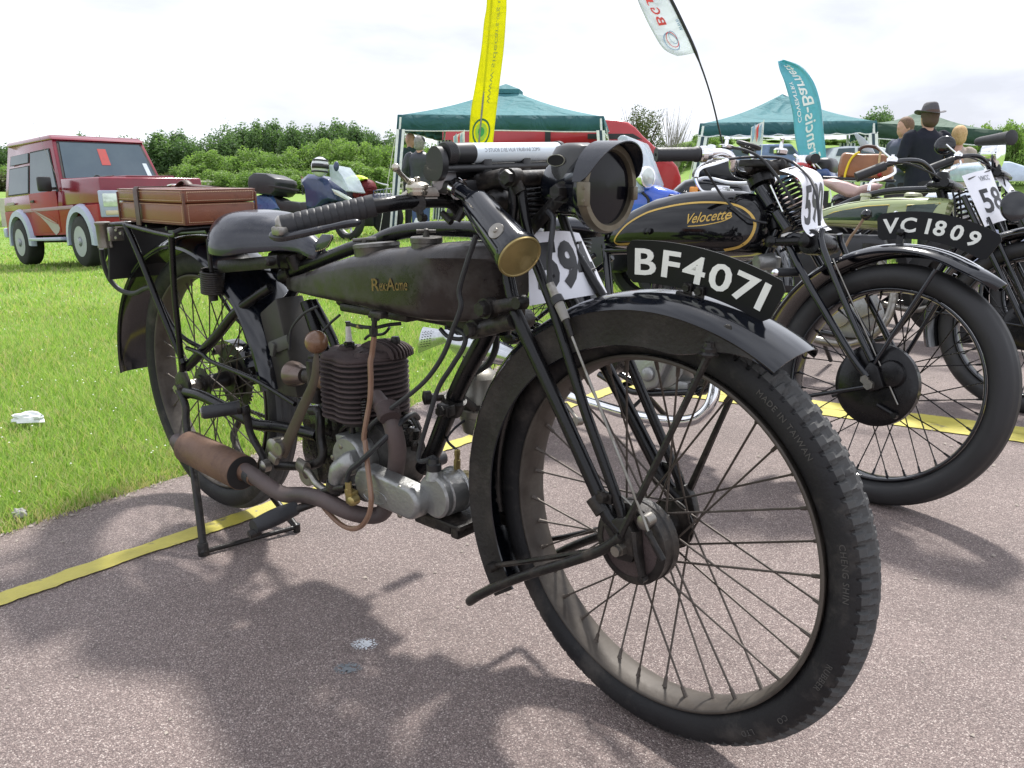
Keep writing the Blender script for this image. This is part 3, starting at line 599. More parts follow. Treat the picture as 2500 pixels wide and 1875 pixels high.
# ------------------------------------------------------------------ THE OLD BLACK MOTORCYCLE IN FRONT
WB = 1.31086
B1 = Frame((-0.74788, 2.03788, 0), -0.73133, 0.02075)
bike = empty('vintage_motorcycle', B1.M)
tag(bike, 'unrestored black veteran motorcycle with number plate BF 4071, standing nearest on the asphalt', 'motorcycle', 'old motorcycles parked in a row')
def a(c, x, y, yy=0.0): return B1.at(c, x, y, yy, 1)
def ax_(c, x, y, xx): return B1.at(c, x, y, xx, 0)
def az(c, x, y, zz): return B1.at(c, x, y, zz, 2)
RT, RB = .330, .2727
W1 = Vec((WB, 0, .330)); W0 = Vec((0, 0, .3429))
fw = empty('front_wheel', Matrix.Translation(W1-Vec((0, 0, .0025))) @ Matrix.Rotation(-.066, 4, 'Z'), bike)
rw = empty('rear_wheel', Matrix.Translation(W0), bike)
for w, tr in ((fw, 'block'), (rw, 'rib')):
    ty = tyre_mesh(RT-(.003 if tr == 'block' else 0), RB-.002, .0315 if tr == 'block' else .0345, tr).obj('tyre', rubber, w, ang=24)
    ty.data.materials.append(mat('worn_tread_rubber', (.045, .046, .048), .8, col2=(.085, .085, .083), nscale=14, bump=.3, bscale=260)); ty.data.materials[0] = rubber
    for p_ in ty.data.polygons:
        c_ = p_.center
        if math.hypot(c_.x, c_.z) > RT-.0125+(.002 if tr == 'rib' else 0): p_.material_index = 1
    rim_mesh(RB-.001, .0275).obj('rim', rimm, w, ang=50)
    spokes(w, RB, 36, .034, .034, rustm)
    MB().lathe((0, -.045, 0), (0, 1, 0), [(0, .022), (.006, .024), (.008, .040), (.011, .040), (.013, .020), (.076, .020), (.078, .040), (.081, .040), (.083, .024), (.09, .022)], 28).obj('hub', blkd, w)
tl = mat('raised_tyre_letters', (.055, .052, .048), .7)
for body, am in (('MADE IN TAIWAN', 47), ('CHENG SHIN', 9), ('RUBBER', -20), ('CO', -39), ('LTD', -52)):
    arclab(body, .2985, am, -.0318, .0115, tl, 'lettering', fw, ext=.0003, space=1.15, flip=False)
# front brake drum and plate on the near side
mb = MB(); mb.lathe((0, -.072, 0), (0, 1, 0), [(0, .050), (.000, .058), (.003, .062), (.004, .062), (.012, .061), (.020, .0612), (.022, .063), (.036, .0625), (.040, .05), (.044, .03)], 48, caps=False); mb.obj('brake_drum', blkd, fw)
MB().lathe((0, -.0735, 0), (0, 1, 0), [(0, .018), (.0, .030), (.002, .046), (.004, .0545), (.010, .055)], 40).obj('brake_plate', rustfin, fw)
mb = MB(); mb.lathe((0, -.098, 0), (0, 1, 0), [(0, .010), (.010, .011), (.011, .015), (.026, .015)], 6); mb.lathe((0, -.105, 0), (0, 1, 0), [(0, .008), (.16, .008)], 10); mb.obj('axle_nut', steel, fw)
mb = MB(); p = Vec((.030, -.083, -.040)); mb.tube([(.018, -.080, .030), (.024, -.082, 0), (.034, -.082, -.038)], [.011, .010, .007], 8, flat=.6); mb.lathe((.034, -.088, -.038), (0, 1, 0), [(0, .006), (.012, .006)], 8); mb.obj('brake_arm', blkd, fw)
# mudguards
def guard_prof(RC, hw, drop):
    o = [(RC, 0), (RC-.0015, hw*.42), (RC-.007, hw*.78), (RC-.016, hw*.97), (RC-.021, hw*1.04), (RC-.0235, hw*1.01), (RC-.0235-drop, hw*1.04)]
    out = o[::-1]+[(r, -y) for r, y in o[1:]]; inn = [(r-.0016 if i < 6 or i > 6 else r-.0016, y*.975) for i, (r, y) in enumerate(out)]
    return out + inn[::-1]
def guard_taper(f):
    def g(t, P): return f(t)
    return g
mb = MB(); arcsweep(mb, W1, None, 56, 214, 90, lambda t, P: guard_prof(.361+(.003*max(0, .12-t)/.12), .062, .001+.046*float(sst(.02, .17, t))))
front_guard = mb.obj('front_mudguard', blkg, bike, ang=40)
front_guard.data.materials.append(mat('grimy_valance_paint', (.012, .011, .010), .55, col2=(.030, .027, .024), nscale=12, bump=.5, bscale=140, spec=.3, dust=(.075, .065, .055), dscale=9, dlo=.50, dhi=.80))
for p_ in front_guard.data.polygons:
    if abs(p_.normal.y) > .80: p_.material_index = 1
mb = MB(); arcsweep(mb, W0, None, 8, 184, 90, lambda t, P: guard_prof(.368+.05*float(sst(.55, 1, t)), .072, .006))
mb.obj('rear_mudguard', blkg, bike, ang=40)
mb = MB()
for p, y in ((('D', 1360, 215), -.050), (('D', 1270, 320), -.066)):
    q = a(*p, y); mb.lathe(q, (0, -1, 0), [(-.004, .008), (.003, .0075), (.004, .003)], 12)
q = a('D', 1268, 325, -.066); mb.lathe(q+Vec((0, 0, -.004)), (0, 0, 1), [(0, .013), (.003, .014), (.006, .010), (.010, .010), (.012, .007), (.018, .006)], 8); mb.obj('mudguard_bolt', blkd, bike)
# mudguard stays
for s in (-1, 1):
    y = .079*s
    P = [W1+Vec((.0, y*1.05, .0)), W1+Vec((.0, y*1.05, .028))] if 0 else None
    e0 = a('D', 1268, 335, -.068); e0 = Vec((e0.x, s*.068, e0.z)); e1 = a('D', 850, 1195, -.088); e1 = Vec((e1.x, s*.088, e1.z))
    MB().tube([e0, e0.lerp(e1, .06), e0.lerp(e1, .5), e1, W1+Vec((-.012, s*.09, .006))], [.0055, .0052, .0048, .0065, .007], 8).obj('front_stay', blkd, bike)
    r0 = a('D', 800, 1280, -.088); r0 = Vec((r0.x, s*.088, r0.z)); r1 = a('D', 320, 1357, -.07); r1 = Vec((r1.x, s*.068, r1.z)); r2 = a('D', 200, 1370, -.07); r2 = Vec((r2.x+.004, s*.066, r2.z))
    MB().tube([r0, r1, r2], .0046, 8).obj('rear_stay', blkd, bike)
    MB().lathe(r2, (0, s, 0), [(-.006, .009), (.010, .009), (.016, .007)], 10).obj('stay_bolt', blkd, bike)
lp = [a('D', 840, 1225, -.092), a('D', 700, 1310, -.092), a('D', 330, 1430, -.092), a('D', 150, 1510, -.092)]
c_ = a('D', 95, 1545, -.086); L_ = [Vec((p.x, -p.y, p.z)) for p in lp]
c_l = a('D', 240, 1455, .07)
pts = crm(lp+[c_, Vec((c_.x-.004, -.060, c_.z)), Vec((c_.x-.004, .060, c_.z)), Vec((c_.x, .086, c_.z))]+L_[::-1], 5)
MB().tube(pts, .0082, 10).obj('front_stand', blkd, bike)
# number plate over the front mudguard
PLM = mat('plate_black', (.005, .005, .006), .42, rvar=.08, nscale=14, spec=.22)
def plate(bk, fr, c, r0, r1, a0, a1, y, parent, body, size, am, bold, label=None, th=.002, rr=.35, font_h=.7, gap=1.0, angs=None):
    n = 26; o = []; i_ = []
    for k in range(n+1):
        t = k/n; an = R(a0+(a1-a0)*t); e = min(t, 1-t)*abs(a1-a0)*math.pi/180*r1; rad = .010; d = rad-math.sqrt(max(rad*rad-max(rad-e, 0)**2, 0))
        o.append(Vec((c[0]+math.cos(an)*(r1-d), y, c[2]+math.sin(an)*(r1-d)))); i_.append(Vec((c[0]+math.cos(an)*(r0+d), y, c[2]+math.sin(an)*(r0+d))))
    pl = MB().prism(o+i_[::-1], (0, th, 0)).obj('number_plate', PLM, parent)
    for ch, an in zip(body, angs):
        t = text_mesh(ch, Matrix.Identity(4), whitel, 'letter', pl, ext=.0006, size=size, off=bold)
        xs_ = [v.co.x for v in t.data.vertices]; ysv = [v.co.y for v in t.data.vertices]; cx = (min(xs_)+max(xs_))/2; cy = (min(ysv)+max(ysv))/2; hh = max(ysv)-min(ysv)
        an = R(an); rm = (r0+r1)/2; T_ = Vec((math.sin(an), 0, -math.cos(an))); N_ = Vec((math.cos(an), 0, math.sin(an))); C_ = Vec((c[0], 0, c[2]))+N_*rm
        for v in t.data.vertices:
            u, w_ = (v.co.x-cx)*gap, (v.co.y-cy)*font_h*(r1-r0)/hh; v.co = C_+T_*u+N_*w_+Vec((0, y-.0008+(-v.co.z), 0))
    return pl
# corners of the plate, read on the plane y = 0
pc = [a('J', 952, 1300), a('J', 965, 1520), a('J', 1800, 1560), a('J', 1740, 1659)]
def polar(p, c): d = p-c; return math.hypot(d.x, d.z), math.degrees(math.atan2(d.z, d.x))
PC = Vec((W1.x-.030, 0, W1.z-.06)); 
rT = [polar(a(*q), PC) for q in (('J', 1150, 1290), ('J', 1450, 1375), ('J', 1700, 1475))]
rB = [polar(a(*q), PC) for q in (('J', 975, 1515), ('J', 1160, 1545), ('I', 640, 445))]
aL = polar(a('J', 955, 1400), PC)[1]; aR = polar(a('I', 900, 400), PC)[1]
rt = sum(q[0] for q in rT)/3; rb = sum(q[0] for q in rB)/3
ang = [polar(a(*q), PC)[1] for q in (('I', 172, 180), ('I', 312, 190), ('I', 435, 235), ('I', 578, 275), ('I', 712, 335), ('I', 800, 395))]
plate(bike, B1, PC, rb, rt, aL, aR, -.001, bike, 'BF4071', .062, None, .0012, angs=ang, font_h=.62, gap=1.12)
mb = MB()
for q in (('I', 405, 350), ('I', 470, 370)):
    p = a(*q, 0); mb.box(p+Vec((0, -.004, -.005)), (.012, .006, .030), ch=.001); mb.lathe(p+Vec((0, -.006, .004)), (0, -1, 0), [(0, .006), (.006, .0055)], 6)
p = a('I', 440, 385, 0); mb.box(p, (.05, .026, .004), Matrix.Rotation(R(12), 3, 'Y'), ch=.001); mb.obj('plate_bracket', blkd, bike)

# ---- girder forks
for s in (-1, 1):
    def f(c, x, y, yy): p = a(c, x, y, -yy); return Vec((p.x, s*yy, p.z))
    mb = MB(); mb.tube([f('S', 960, 860, .080), f('D', 775, 1125, .080), f('D', 560, 650, .076), f('C', 1131, 1286, .070), f('C', 1085, 1060, .060), f('C', 1075, 820, .05), f('C', 1120, 560, .045), f('C', 1120, 400, .045)], [.0115, .0115, .0110, .0110, .0105, .0095, .0095, .009], 12); mb.obj('fork_leg', blk, bike)
    mb = MB(); mb.tube([f('D', 850, 1150, .080), f('D', 835, 1090, .080), f('D', 665, 620, .074), f('D', 500, 90, .062), f('C', 1250, 900, .05), f('C', 1195, 650, .045), f('C', 1165, 430, .045)], .0080, 12); mb.obj('fork_leg', blk, bike)
    mb = MB(); p0_, p1_ = f('S', 590, 390, .080), f('S', 650, 480, .080); d_ = (p1_-p0_).normalized(); mb.lathe(p0_-d_*.006, d_, [(0, .0145), (.026, .0145)], 16); p = f('S', 720, 330, .083); mb.hexbolt(Vec((p.x, s*.088, p.z)), (0, s, 0), .0085, .012); mb.box(f('S', 700, 350, .084), (.028, .008, .016), ch=.001); mb.obj('fork_clip', blkd, bike)
    mb = MB(); h0 = Vec((W1.x, s*.086, W1.z)); mb.loft([[Vec((q.x, y, q.z)) for q in (f('S', 720, 700, .08), f('S', 900, 610, .08), f('S', 1020, 600, .08), f('S', 1130, 800, .08), W1+Vec((.020, 0, .004)), W1+Vec((.012, 0, -.020)), W1+Vec((-.014, 0, -.022)), f('S', 830, 900, .08))] for y in (s*.074, s*.090)]); mb.obj('fork_end', blkd, bike, bev=.002)
# fork links and spindles
mb = MB(); p0_, p1_ = a('C', 940, 1250, -.083), a('C', 1165, 1212, -.083)
mb.tube([p0_, p1_], .010, 12, flat=.5, flatdir=(0, 1, 0)); mb.hexbolt(p0_+Vec((0, -.004, 0)), (0, -1, 0), .013, .016); mb.lathe(p0_, (0, 1, 0), [(-.008, .0165), (.012, .0165)], 16); mb.lathe(p1_+Vec((0, -.008, 0)), (0, 1, 0), [(-.004, .009), (.014, .012)], 12)
mb.obj('lower_fork_link', blkd, bike)
mb = MB(); p0_, p1_ = a('C', 840, 1395, -.070), a('C', 1120, 1335, -.075); mb.tube([p0_+Vec((.01, .01, 0)), p1_], .013, 14); mb.hexbolt(p0_, (-.3, -1, 0), .012, .012); mb.lathe(p0_+Vec((0, -.002, 0)), (0, 1, 0), [(0, .016), (.14, .016)], 14); mb.obj('lower_spindle', blkd, bike)
mb = MB()
for q, y0, y1 in ((('C', 1085, 370), -.07, -.05), ):
    p = a(*q, -.068); mb.hexbolt(p, (0, -1, 0), .012, .010); mb.lathe(p, (0, 1, 0), [(0, .014), (.020, .014)], 14)
    mb.tube([p+Vec((0, .01, 0)), a('C', 1160, 470, -.055)], .011, 10, flat=.5, flatdir=(0, 1, 0))
p = a('C', 1150, 375, -.05); mb.tube([p, Vec((p.x, .11, p.z+.004))], .0115, 14); p2 = Vec((p.x, .11, p.z+.004)); mb.lathe(p2, (0, 1, 0), [(-.012, .018), (.012, .018)], 18); mb.tube([p2, p2+Vec((0, 0, -.07))], .011, 10); mb.obj('upper_fork_link', blkd, bike)
# steering head
hb, ht = a('C', 1010, 1370, 0), a('C', 1090, 600, 0)
mb = MB(); dd = (ht-hb).normalized(); hl = (ht-hb).length
mb.lathe(hb-dd*.01, dd, [(0, .024), (.012, .026), (.02, .0195), (hl*.85, .0195), (hl*.88, .027), (hl+.01, .027)], 24); mb.obj('steering_head', blk, bike)
MB().lathe(a('C', 860, 395, -.02)-Vec((0, 0, .02)), (0, 0, 1), [(0, .0)], 4) if 0 else None
# fork spring
def coil(p0_, p1_, rf, wr, n, m, name, parent, seg=8, sub=22):
    p0_, p1_ = Vec(p0_), Vec(p1_); d = (p1_-p0_); l = d.length; d = d/l; u = d.orthogonal().normalized(); w = d.cross(u); P = []
    for i in range(int(n*sub)+1):
        t = i/(n*sub); an = t*n*2*math.pi; r = rf(t); P.append(p0_+d*(l*t)+u*math.cos(an)*r+w*math.sin(an)*r)
    return MB().tube(P, wr, seg).obj(name, m, parent, ang=60)
coil(a('C', 1250, 700, .03), a('C', 1245, 410, .03), lambda t: .016+.008*math.sin(math.pi*t), .0042, 9, blk, 'fork_spring', bike)
mb = MB(); p = a('C', 1000, 530, -.035); mb.lathe(p, (.2, -1, 0), [(-.02, .018), (.0, .020), (.01, .018), (.018, .010)], 20); mb.lathe(a('C', 925, 500, -.03), (-.2, -1, .2), [(-.02, .013), (.01, .013), (.014, .009)], 16)
mb.tube([a('C', 840, 420, -.03), a('C', 1060, 375, -.03)], .016, 12); mb.box(a('C', 1000, 450, 0), (.07, .06, .05), ch=.008); mb.obj('head_clip', blkd, bike)

# ---- handlebars
hbp = [a('F', 330, 1290, -.30), a('F', 700, 1205, -.247), a('F', 1160, 1120, -.19), a('F', 1450, 1080, -.135), a('F', 1700, 1065, -.09), a('F', 1850, 1080, -.065), a('F', 1925, 1170, -.045), a('C', 700, 610, -.04)]
hbp2 = [a('C', 730, 560, -.04), a('C', 860, 480, -.01), a('C', 980, 440, .06)]
pl_ = crm(hbp, 5); MB().tube(pl_, .0118, 14).obj('handlebar', blk, bike)
lft = [Vec((hbp[6].x, .035, hbp[6].z)), Vec((hbp[5].x, .07, hbp[5].z)), Vec((.965, .12, .805)), Vec((.93, .20, .80)), Vec((.84, .31, .775))]
MB().tube(crm([Vec((.965, 0, .765)), *lft], 5), .0118, 12).obj('handlebar', blk, bike)
MB().tube([Vec((.875, .262, .785)), Vec((.84, .315, .775))], .0165, 16).obj('grip', rubb2, bike)
# ribbed rubber grip
g0, g1 = a('F', 335, 1310, -.30), a('F', 1160, 1110, -.19); d_ = (g1-g0); gl = d_.length; prof = []
for i in range(81):
    t = i/80; r = .0178-.001*t; r += -.0011 if (i % 6) in (0,) and 6 < i < 74 else 0; prof.append((gl*t, r))
prof = [(-.001, .012), (0, .0186), (.004, .0186)]+prof[2:]
MB().lathe(g0, d_, prof, 26).obj('grip', rubb2, bike, ang=60)
mb = MB(); 
for i in range(26):
    t = (i+2.5)/31
    for k in range(3):
        an = R(40+k*28+i*1.5); u_ = d_.normalized().orthogonal().normalized(); w_ = d_.normalized().cross(u_)
# inverted brake lever along the grip
lv = [a('F', 262, 1370, -.305), a('F', 330, 1395, -.305), a('F', 560, 1355, -.290), a('F', 850, 1290, -.26), a('F', 1035, 1262, -.235)]
mb = MB(); P = crm(lv, 6); mb.tube(P, [.010, .010, .012, .0125, .0125, .012, .0115, .011, .0105, .010, .0095, .0095, .009, .009, .009, .0085, .008, .008, .0085, .009, .009, .0095, .0095, .008, .004], 12, flat=.62, flatdir=(0, 0, 1)); mb.obj('inverted_lever', mat('worn_lever_enamel', (.02, .021, .026), .3, dust=(.32, .30, .27), dscale=40, dlo=.60, dhi=.75), bike)
mb = MB(); mb.box(a('F', 310, 1340, -.310), (.022, .018, .013), ch=.003); mb.lathe(a('F', 300, 1310, -.31), (0, 0, 1), [(-.012, .006), (.004, .006)], 10); mb.lathe(g0, -d_, [(-.004, .0175), (.003, .0185), (.008, .014)], 20); mb.obj('lever_pivot', steel, bike)
# throttle and air lever with round top
tc_ = a('F', 1545, 925, -.115); ov = mat('polished_worn_nickel', (.55, .52, .46), .24, metal=.9, col2=(.40, .36, .28), nscale=30, dust=(.25, .19, .09), dscale=24, dlo=.56, dhi=.72)
mb = MB(); mb.lathe(tc_+Vec((0, 0, -.016)), (0, 0, 1), [(0, .017), (.004, .0185), (.006, .0185), (.006, .0165), (.009, .0165), (.009, .0185), (.012, .019), (.016, .018), (.0195, .013), (.021, .006), (.021, .0045), (.027, .0045), (.028, .003)], 28); mb.obj('throttle_lever_body', ov, bike)
mb = MB(); mb.tube(crm([tc_+Vec((-.004, -.006, .004)), a('F', 1450, 885, -.13), a('F', 1395, 830, -.145), a('F', 1350, 775, -.155)], 5), [.009, .0072, .0058, .0055, .0072], 10, flat=.6); mb.ball(a('F', 1350, 772, -.155), .0068, 12); mb.obj('control_lever', ov, bike)
mb = MB(); mb.tube(crm([tc_+Vec((-.004, -.008, -.012)), a('F', 1440, 1010, -.13), a('F', 1340, 1085, -.15), a('F', 1250, 1110, -.165), a('F', 1190, 1125, -.175)], 5), [.009, .007, .0055, .005, .006], 10, flat=.6); mb.ball(a('F', 1195, 1118, -.175), .0085, 12, (1.2, 1, .7)); mb.obj('control_lever', ov, bike)
mb = MB(); p = a('F', 1640, 985, -.10); mb.box(p, (.028, .036, .016), Matrix.Rotation(R(-40), 3, 'Z'), ch=.002); mb.box(p+Vec((0, -.004, -.01)), (.024, .034, .002), Matrix.Rotation(R(-40), 3, 'Z')); mb.obj('lever_clamp', steel, bike)
mb = MB()
for q, y in ((('F', 1550, 1090), -.12), (('F', 1915, 1110), -.05)):
    p = a(*q, y); mb.tube([p+Vec((-.004, .005, 0)), p+Vec((.004, -.005, 0))], .0140, 18)
mb.tube([a('F', 1560, 1150, -.12), a('F', 1580, 1240, -.12)], .006, 8); mb.lathe(a('F', 1590, 1225, -.12), (0, -1, 0), [(-.006, .006), (.006, .006)], 8)
mb.tube([a('F', 1770, 1180, -.09), a('F', 1850, 1265, -.09)], .0055, 8); mb.tube([a('F', 1960, 1140, -.07), a('F', 1900, 1250, -.08)], [.007, .006], 8); mb.obj('handlebar_clip', blkd, bike)
# ---- bulb horn tube with brass front
h0, h1 = a('C', 850, 525, -.090), a('C', 1155, 902, -.125); d_ = h1-h0; hl = d_.length
MB().lathe(h0, d_, [(-.004, .014), (0, .0175), (.006, .0215), (.014, .0235), (hl-.012, .0315), (hl-.010, .0345), (hl-.002, .0350), (hl, .0345)], 40).obj('horn_tube', blkg, bike)
MB().lathe(h0, d_, [(hl-.001, .0342), (hl+.003, .0335), (hl+.0035, .0315), (hl+.0025, .030), (hl+.0035, .020), (hl+.004, 1e-4)], 40, caps=False).obj('horn_face', brass, bike)
mb = MB(); n0 = a('C', 745, 450, -.085); dn = (h0-n0); mb.lathe(n0, dn, [(0, .010), (.002, .012), (dn.length*.6, .011), (dn.length, .015)], 20); mb.obj('horn_neck', blkg, bike)
mb = MB(); mb.lathe(n0-dn.normalized()*.004, dn, [(-.006, .0145), (-.004, .0165), (.006, .0160), (.006, .0125), (-.004, .012)], 28, caps=False); mb.obj('horn_collar', chrome, bike)
q = a('C', 1100, 730, -.10); dq = (q-(h0+d_*((q-h0).dot(d_)/d_.dot(d_)))).normalized(); q = h0+d_*.74+ (Vec((-.15, -.75, .66))-d_.normalized()*Vec((-.15, -.75, .66)).dot(d_.normalized())).normalized()*.030
nq = (q-(h0+d_*.74)).normalized(); MB().lathe(q-nq*.001, nq, [(0, .0125), (.0022, .0122), (.003, .010), (.003, .004), (.0045, .003), (.0045, 1e-4)], 24, caps=False).obj('horn_badge', steel, bike)
# ---- carbide headlamp
lc = a('C', 1740, 438, .02); la_ = Vec((1, -.02, -.01)).normalized(); LR = .0655
mb = MB(); mb.lathe(lc, la_, [(-.098, .020), (-.097, .036), (-.088, .042), (-.060, .045), (-.045, .047), (-.030, .053), (-.014, .0625), (-.010, .0650), (-.001, .0650)], 48); mb.obj('headlamp_shell', blkg, bike)
mb = MB(); mb.lathe(lc, la_, [(-.003, .0655), (.004, .066), (.010, .063), (.010, .0545), (.004, .0525), (.001, .0525)], 48, caps=False); mb.obj('headlamp_rim', mat('tarnished_rim', (.10, .085, .06), .4, metal=.6, col2=(.19, .165, .12), nscale=20, bump=.2), bike)
MB().lathe(lc, la_, [(.003, .0530), (.0035, .040), (.004, 1e-4)], 48, caps=False).obj('headlamp_glass', glassd, bike)
# visor over the lens
secs = []; nv = 26
for k in range(nv+1):
    t = k/nv; an = R(-14+208*t) if 0 else R(8+164*t); e = math.sin(math.pi*t)**.6; yy = math.cos(an); zz = math.sin(an)
    L0 = lc+la_*(-.012)+Vec((0, -yy*.0655, zz*.0655)); L1 = lc+la_*(.004+.036*e)+Vec((0, -yy*(.0675-.002*e), zz*(.0675-.003*e)))
    secs.append([L0, L1, L1+Vec((0, -yy*.0016, zz*.0016)), L0+Vec((0, -yy*.0016, zz*.0016))])
MB().loft(secs).obj('headlamp_visor', mat('visor_enamel', (.008, .010, .016), .24, col2=(.02, .022, .03), nscale=10, bump=.1, dust=(.06, .055, .05), dscale=12), bike, ang=30)
# chimney with oval ports
ch0 = a('C', 1545, 300, .012); mb = MB(); secs = []
for dz, sx, sy in ((-.034, .040, .036), (-.008, .042, .036), (0, .042, .035), (.020, .040, .033), (.030, .034, .027), (.035, .018, .016)):
    secs.append([ch0+Vec((math.cos(2*math.pi*k/28)*sx, math.sin(2*math.pi*k/28)*sy, dz)) for k in range(28)])
mb.loft(secs); mb.obj('headlamp_chimney', mat('chimney_grey_enamel', (.035, .036, .036), .38, col2=(.06, .06, .06), nscale=12), bike)
mb = MB(); mb.lathe(ch0+Vec((-.012, -.0345, .010)), (0, -1, 0), [(-.004, .017), (.0015, .017), (.0015, .0155), (-.003, .0155)], 28, ref=(1, 0, 0), caps=False, sx=.5); mb.obj('chimney_port_rim', steel, bike)
MB().lathe(ch0+Vec((-.012, -.0355, .010)), (0, -1, 0), [(-.004, .0155), (.0002, .0155)], 28, ref=(1, 0, 0), sx=.5).obj('chimney_port', mat('port_black', (.002, .002, .002), .9), bike)
# hinge and latch blocks, side bolt and perforated bracket
mb = MB(); p = a('C', 1590, 480, -.045); mb.box(p, (.014, .014, .034), ch=.002); 
for dz in (-.009, .009): mb.lathe(p+Vec((.004, -.006, dz)), (.3, -1, 0), [(0, .003), (.003, .0025)], 8)
mb.box(a('C', 1925, 475, .07), (.010, .012, .020), ch=.002); mb.obj('lamp_hinge', mat('tarnished_rim', (.1, .1, .1)), bike)
mb = MB(); p = a('C', 1425, 470, -.035); mb.hexbolt(p+Vec((0, .006, 0)), (-.1, -1, .05), .0125, .016); mb.lathe(p+Vec((0, .006, 0)), (0, 1, 0), [(0, .016), (.03, .016)], 16); mb.obj('lamp_bolt', blkd, bike)
mb = MB(); p1_ = a('C', 1230, 720, -.025); mb.tube([p+Vec((0, .012, 0)), p1_], .011, 8, flat=.35, flatdir=(0, 1, 0)); mb.obj('lamp_bracket', blkd, bike)
mb = MB()
for k in range(6):
    q = (p+Vec((0, .012, 0))).lerp(p1_, .15+k*.13); mb.lathe(q+Vec((0, -.0035, 0)), (0, -1, 0), [(-.001, .0026), (.0006, .0026)], 8)
mb.obj('bracket_hole', mat('port_black', (.002, .002, .002), .9), bike)

# ---- route roller on the bars
wht = mat('roll_map_paper', (.74, .84, .90), .28, col2=(.80, .88, .92), nscale=6, coat=.4)
bpl = mat('black_plastic', (.014, .014, .015), .42, rvar=.06)
gpl = mat('grey_plastic', (.30, .30, .31), .45)
ra, rb_ = ax_('C', 700, 208, .972), ax_('C', 1430, 192, .972); rd = (rb_-ra); rl = rd.length
MB().lathe(ra, rd, [(rl*.14, .0158), (rl*.965, .0158)], 36).obj('map_roll', wht, bike)
mb = MB(); mb.lathe(ra, rd, [(-.018, .010), (-.018, .0165), (-.016, .018)]+[(-.015+.0012*k, .0182 if k % 2 else .0174) for k in range(12)]+[(.002, .0160), (.004, .0160), (rl*.15, .0166), (rl*.15, .0160)], 40); mb.tube([ra, ra.lerp(rb_, .98)], .012, 10); mb.lathe(ra, rd, [(rl*.955, .0162), (rl*.96, .0176), (rl*.99, .0176), (rl, .0160)], 36); mb.obj('roller_knob', bpl, bike)
mb = MB(); q0, q1 = ax_('C', 585, 330, .962), ax_('C', 1390, 300, .962)
for q, sgn in ((q0, -1), (q1, 1)):
    mb.loft([[q+Vec((math.cos(t_)*rr_+ox, sgn*yy_, math.sin(t_)*rz_+oz)) for t_ in [2*math.pi*k/20 for k in range(20)]] for yy_, rr_, rz_, ox, oz in ((-.006, .019, .026, .006, .012), (.006, .019, .026, .006, .012))])
mb.tube([q0+Vec((-.012, 0, .0)), q1+Vec((-.012, 0, 0))], .014, 16); mb.tube([q0+Vec((.018, 0, .004)), q1+Vec((.018, 0, .004))], .006, 10)
mb.box(q0.lerp(q1, .5)+Vec((-.004, 0, -.026)), (.05, rl*.96, .020), ch=.004); mb.obj('roller_frame', bpl, bike)
MB().tube([q0+Vec((.012, .01, .016)), q1+Vec((.012, -.01, .016))], .0052, 12).obj('roller_rod', chrome, bike)
mb = MB()
for t_ in (.33, .66): mb.box(q0.lerp(q1, t_)+Vec((.012, 0, .004)), (.022, .020, .030), ch=.003)
mb.obj('roller_clamp', bpl, bike)
MB().ball(ax_('C', 610, 370, .950)+Vec((0, .012, 0)), .026, 20, (.7, .8, 1.0)).obj('roller_end_cover', gpl, bike)
# faint printed frame on the roll
M_ = Matrix.Identity(4); M_.col[0] = (*rd.normalized(), 0)
nrm = Vec((.62, -.55, .30)); rn_ = (nrm-rd.normalized()*nrm.dot(rd.normalized())).normalized()
def on_roll(v, r=.0160):
    an = v.y/r; c2 = rn_*math.cos(an)+(rd.normalized().cross(rn_))*math.sin(an); return ra+rd.normalized()*(rl*.22+v.x)+c2*r
tt = text_mesh('VMCC BANBURY RUN 2012 ROUTE C', Matrix.Identity(4), inkg, 'printed_text', bike, ext=.0001, size=.009, bend=None)
mx_ = max(v.co.x for v in tt.data.vertices)
for v in tt.data.vertices: v.co = on_roll(Vec(((mx_-v.co.x)*.9, -.010-v.co.y if 0 else .006-v.co.y, 0)), .0160+v.co.z)
# ---- number card, tied on in front of the headstock
def card(fr_, pts, name, parent, m, bow, nrm_):
    # four corners TL TR BR BL; bowed sheet
    TL, TR, BR, BL = pts; n = 14; mb = MB(); rows = []
    for j in range(n+1):
        v_ = j/n; row_ = []
        for i in range(n+1):
            u_ = i/n; p = TL.lerp(TR, u_).lerp(BL.lerp(BR, u_), v_); p = p+nrm_*bow(u_, v_); row_.append(p)
        rows.append(row_)
    for j in range(n+1): mb.v += rows[j]
    k = len(mb.v); 
    for j in range(n+1): mb.v += [p-nrm_*.0008 for p in rows[j]]
    w = n+1
    for j in range(n):
        for i in range(n):
            q = j*w+i; mb.f.append((q, q+1, q+w+1, q+w)); mb.f.append((k+q, k+q+w, k+q+w+1, k+q+1))
    for j in range(n):
        mb.f.append((j*w, (j+1)*w, k+(j+1)*w, k+j*w)); mb.f.append((j*w+n, k+j*w+n, k+(j+1)*w+n, (j+1)*w+n)); mb.f.append((j, k+j, k+j+1, j+1)); mb.f.append((n*w+j, n*w+j+1, k+n*w+j+1, k+n*w+j))
    def on(u_, v_, lift=.0006): return TL.lerp(TR, u_).lerp(BL.lerp(BR, u_), v_)+nrm_*(bow(u_, v_)+lift)
    return mb.obj(name, m, parent, ang=60), on
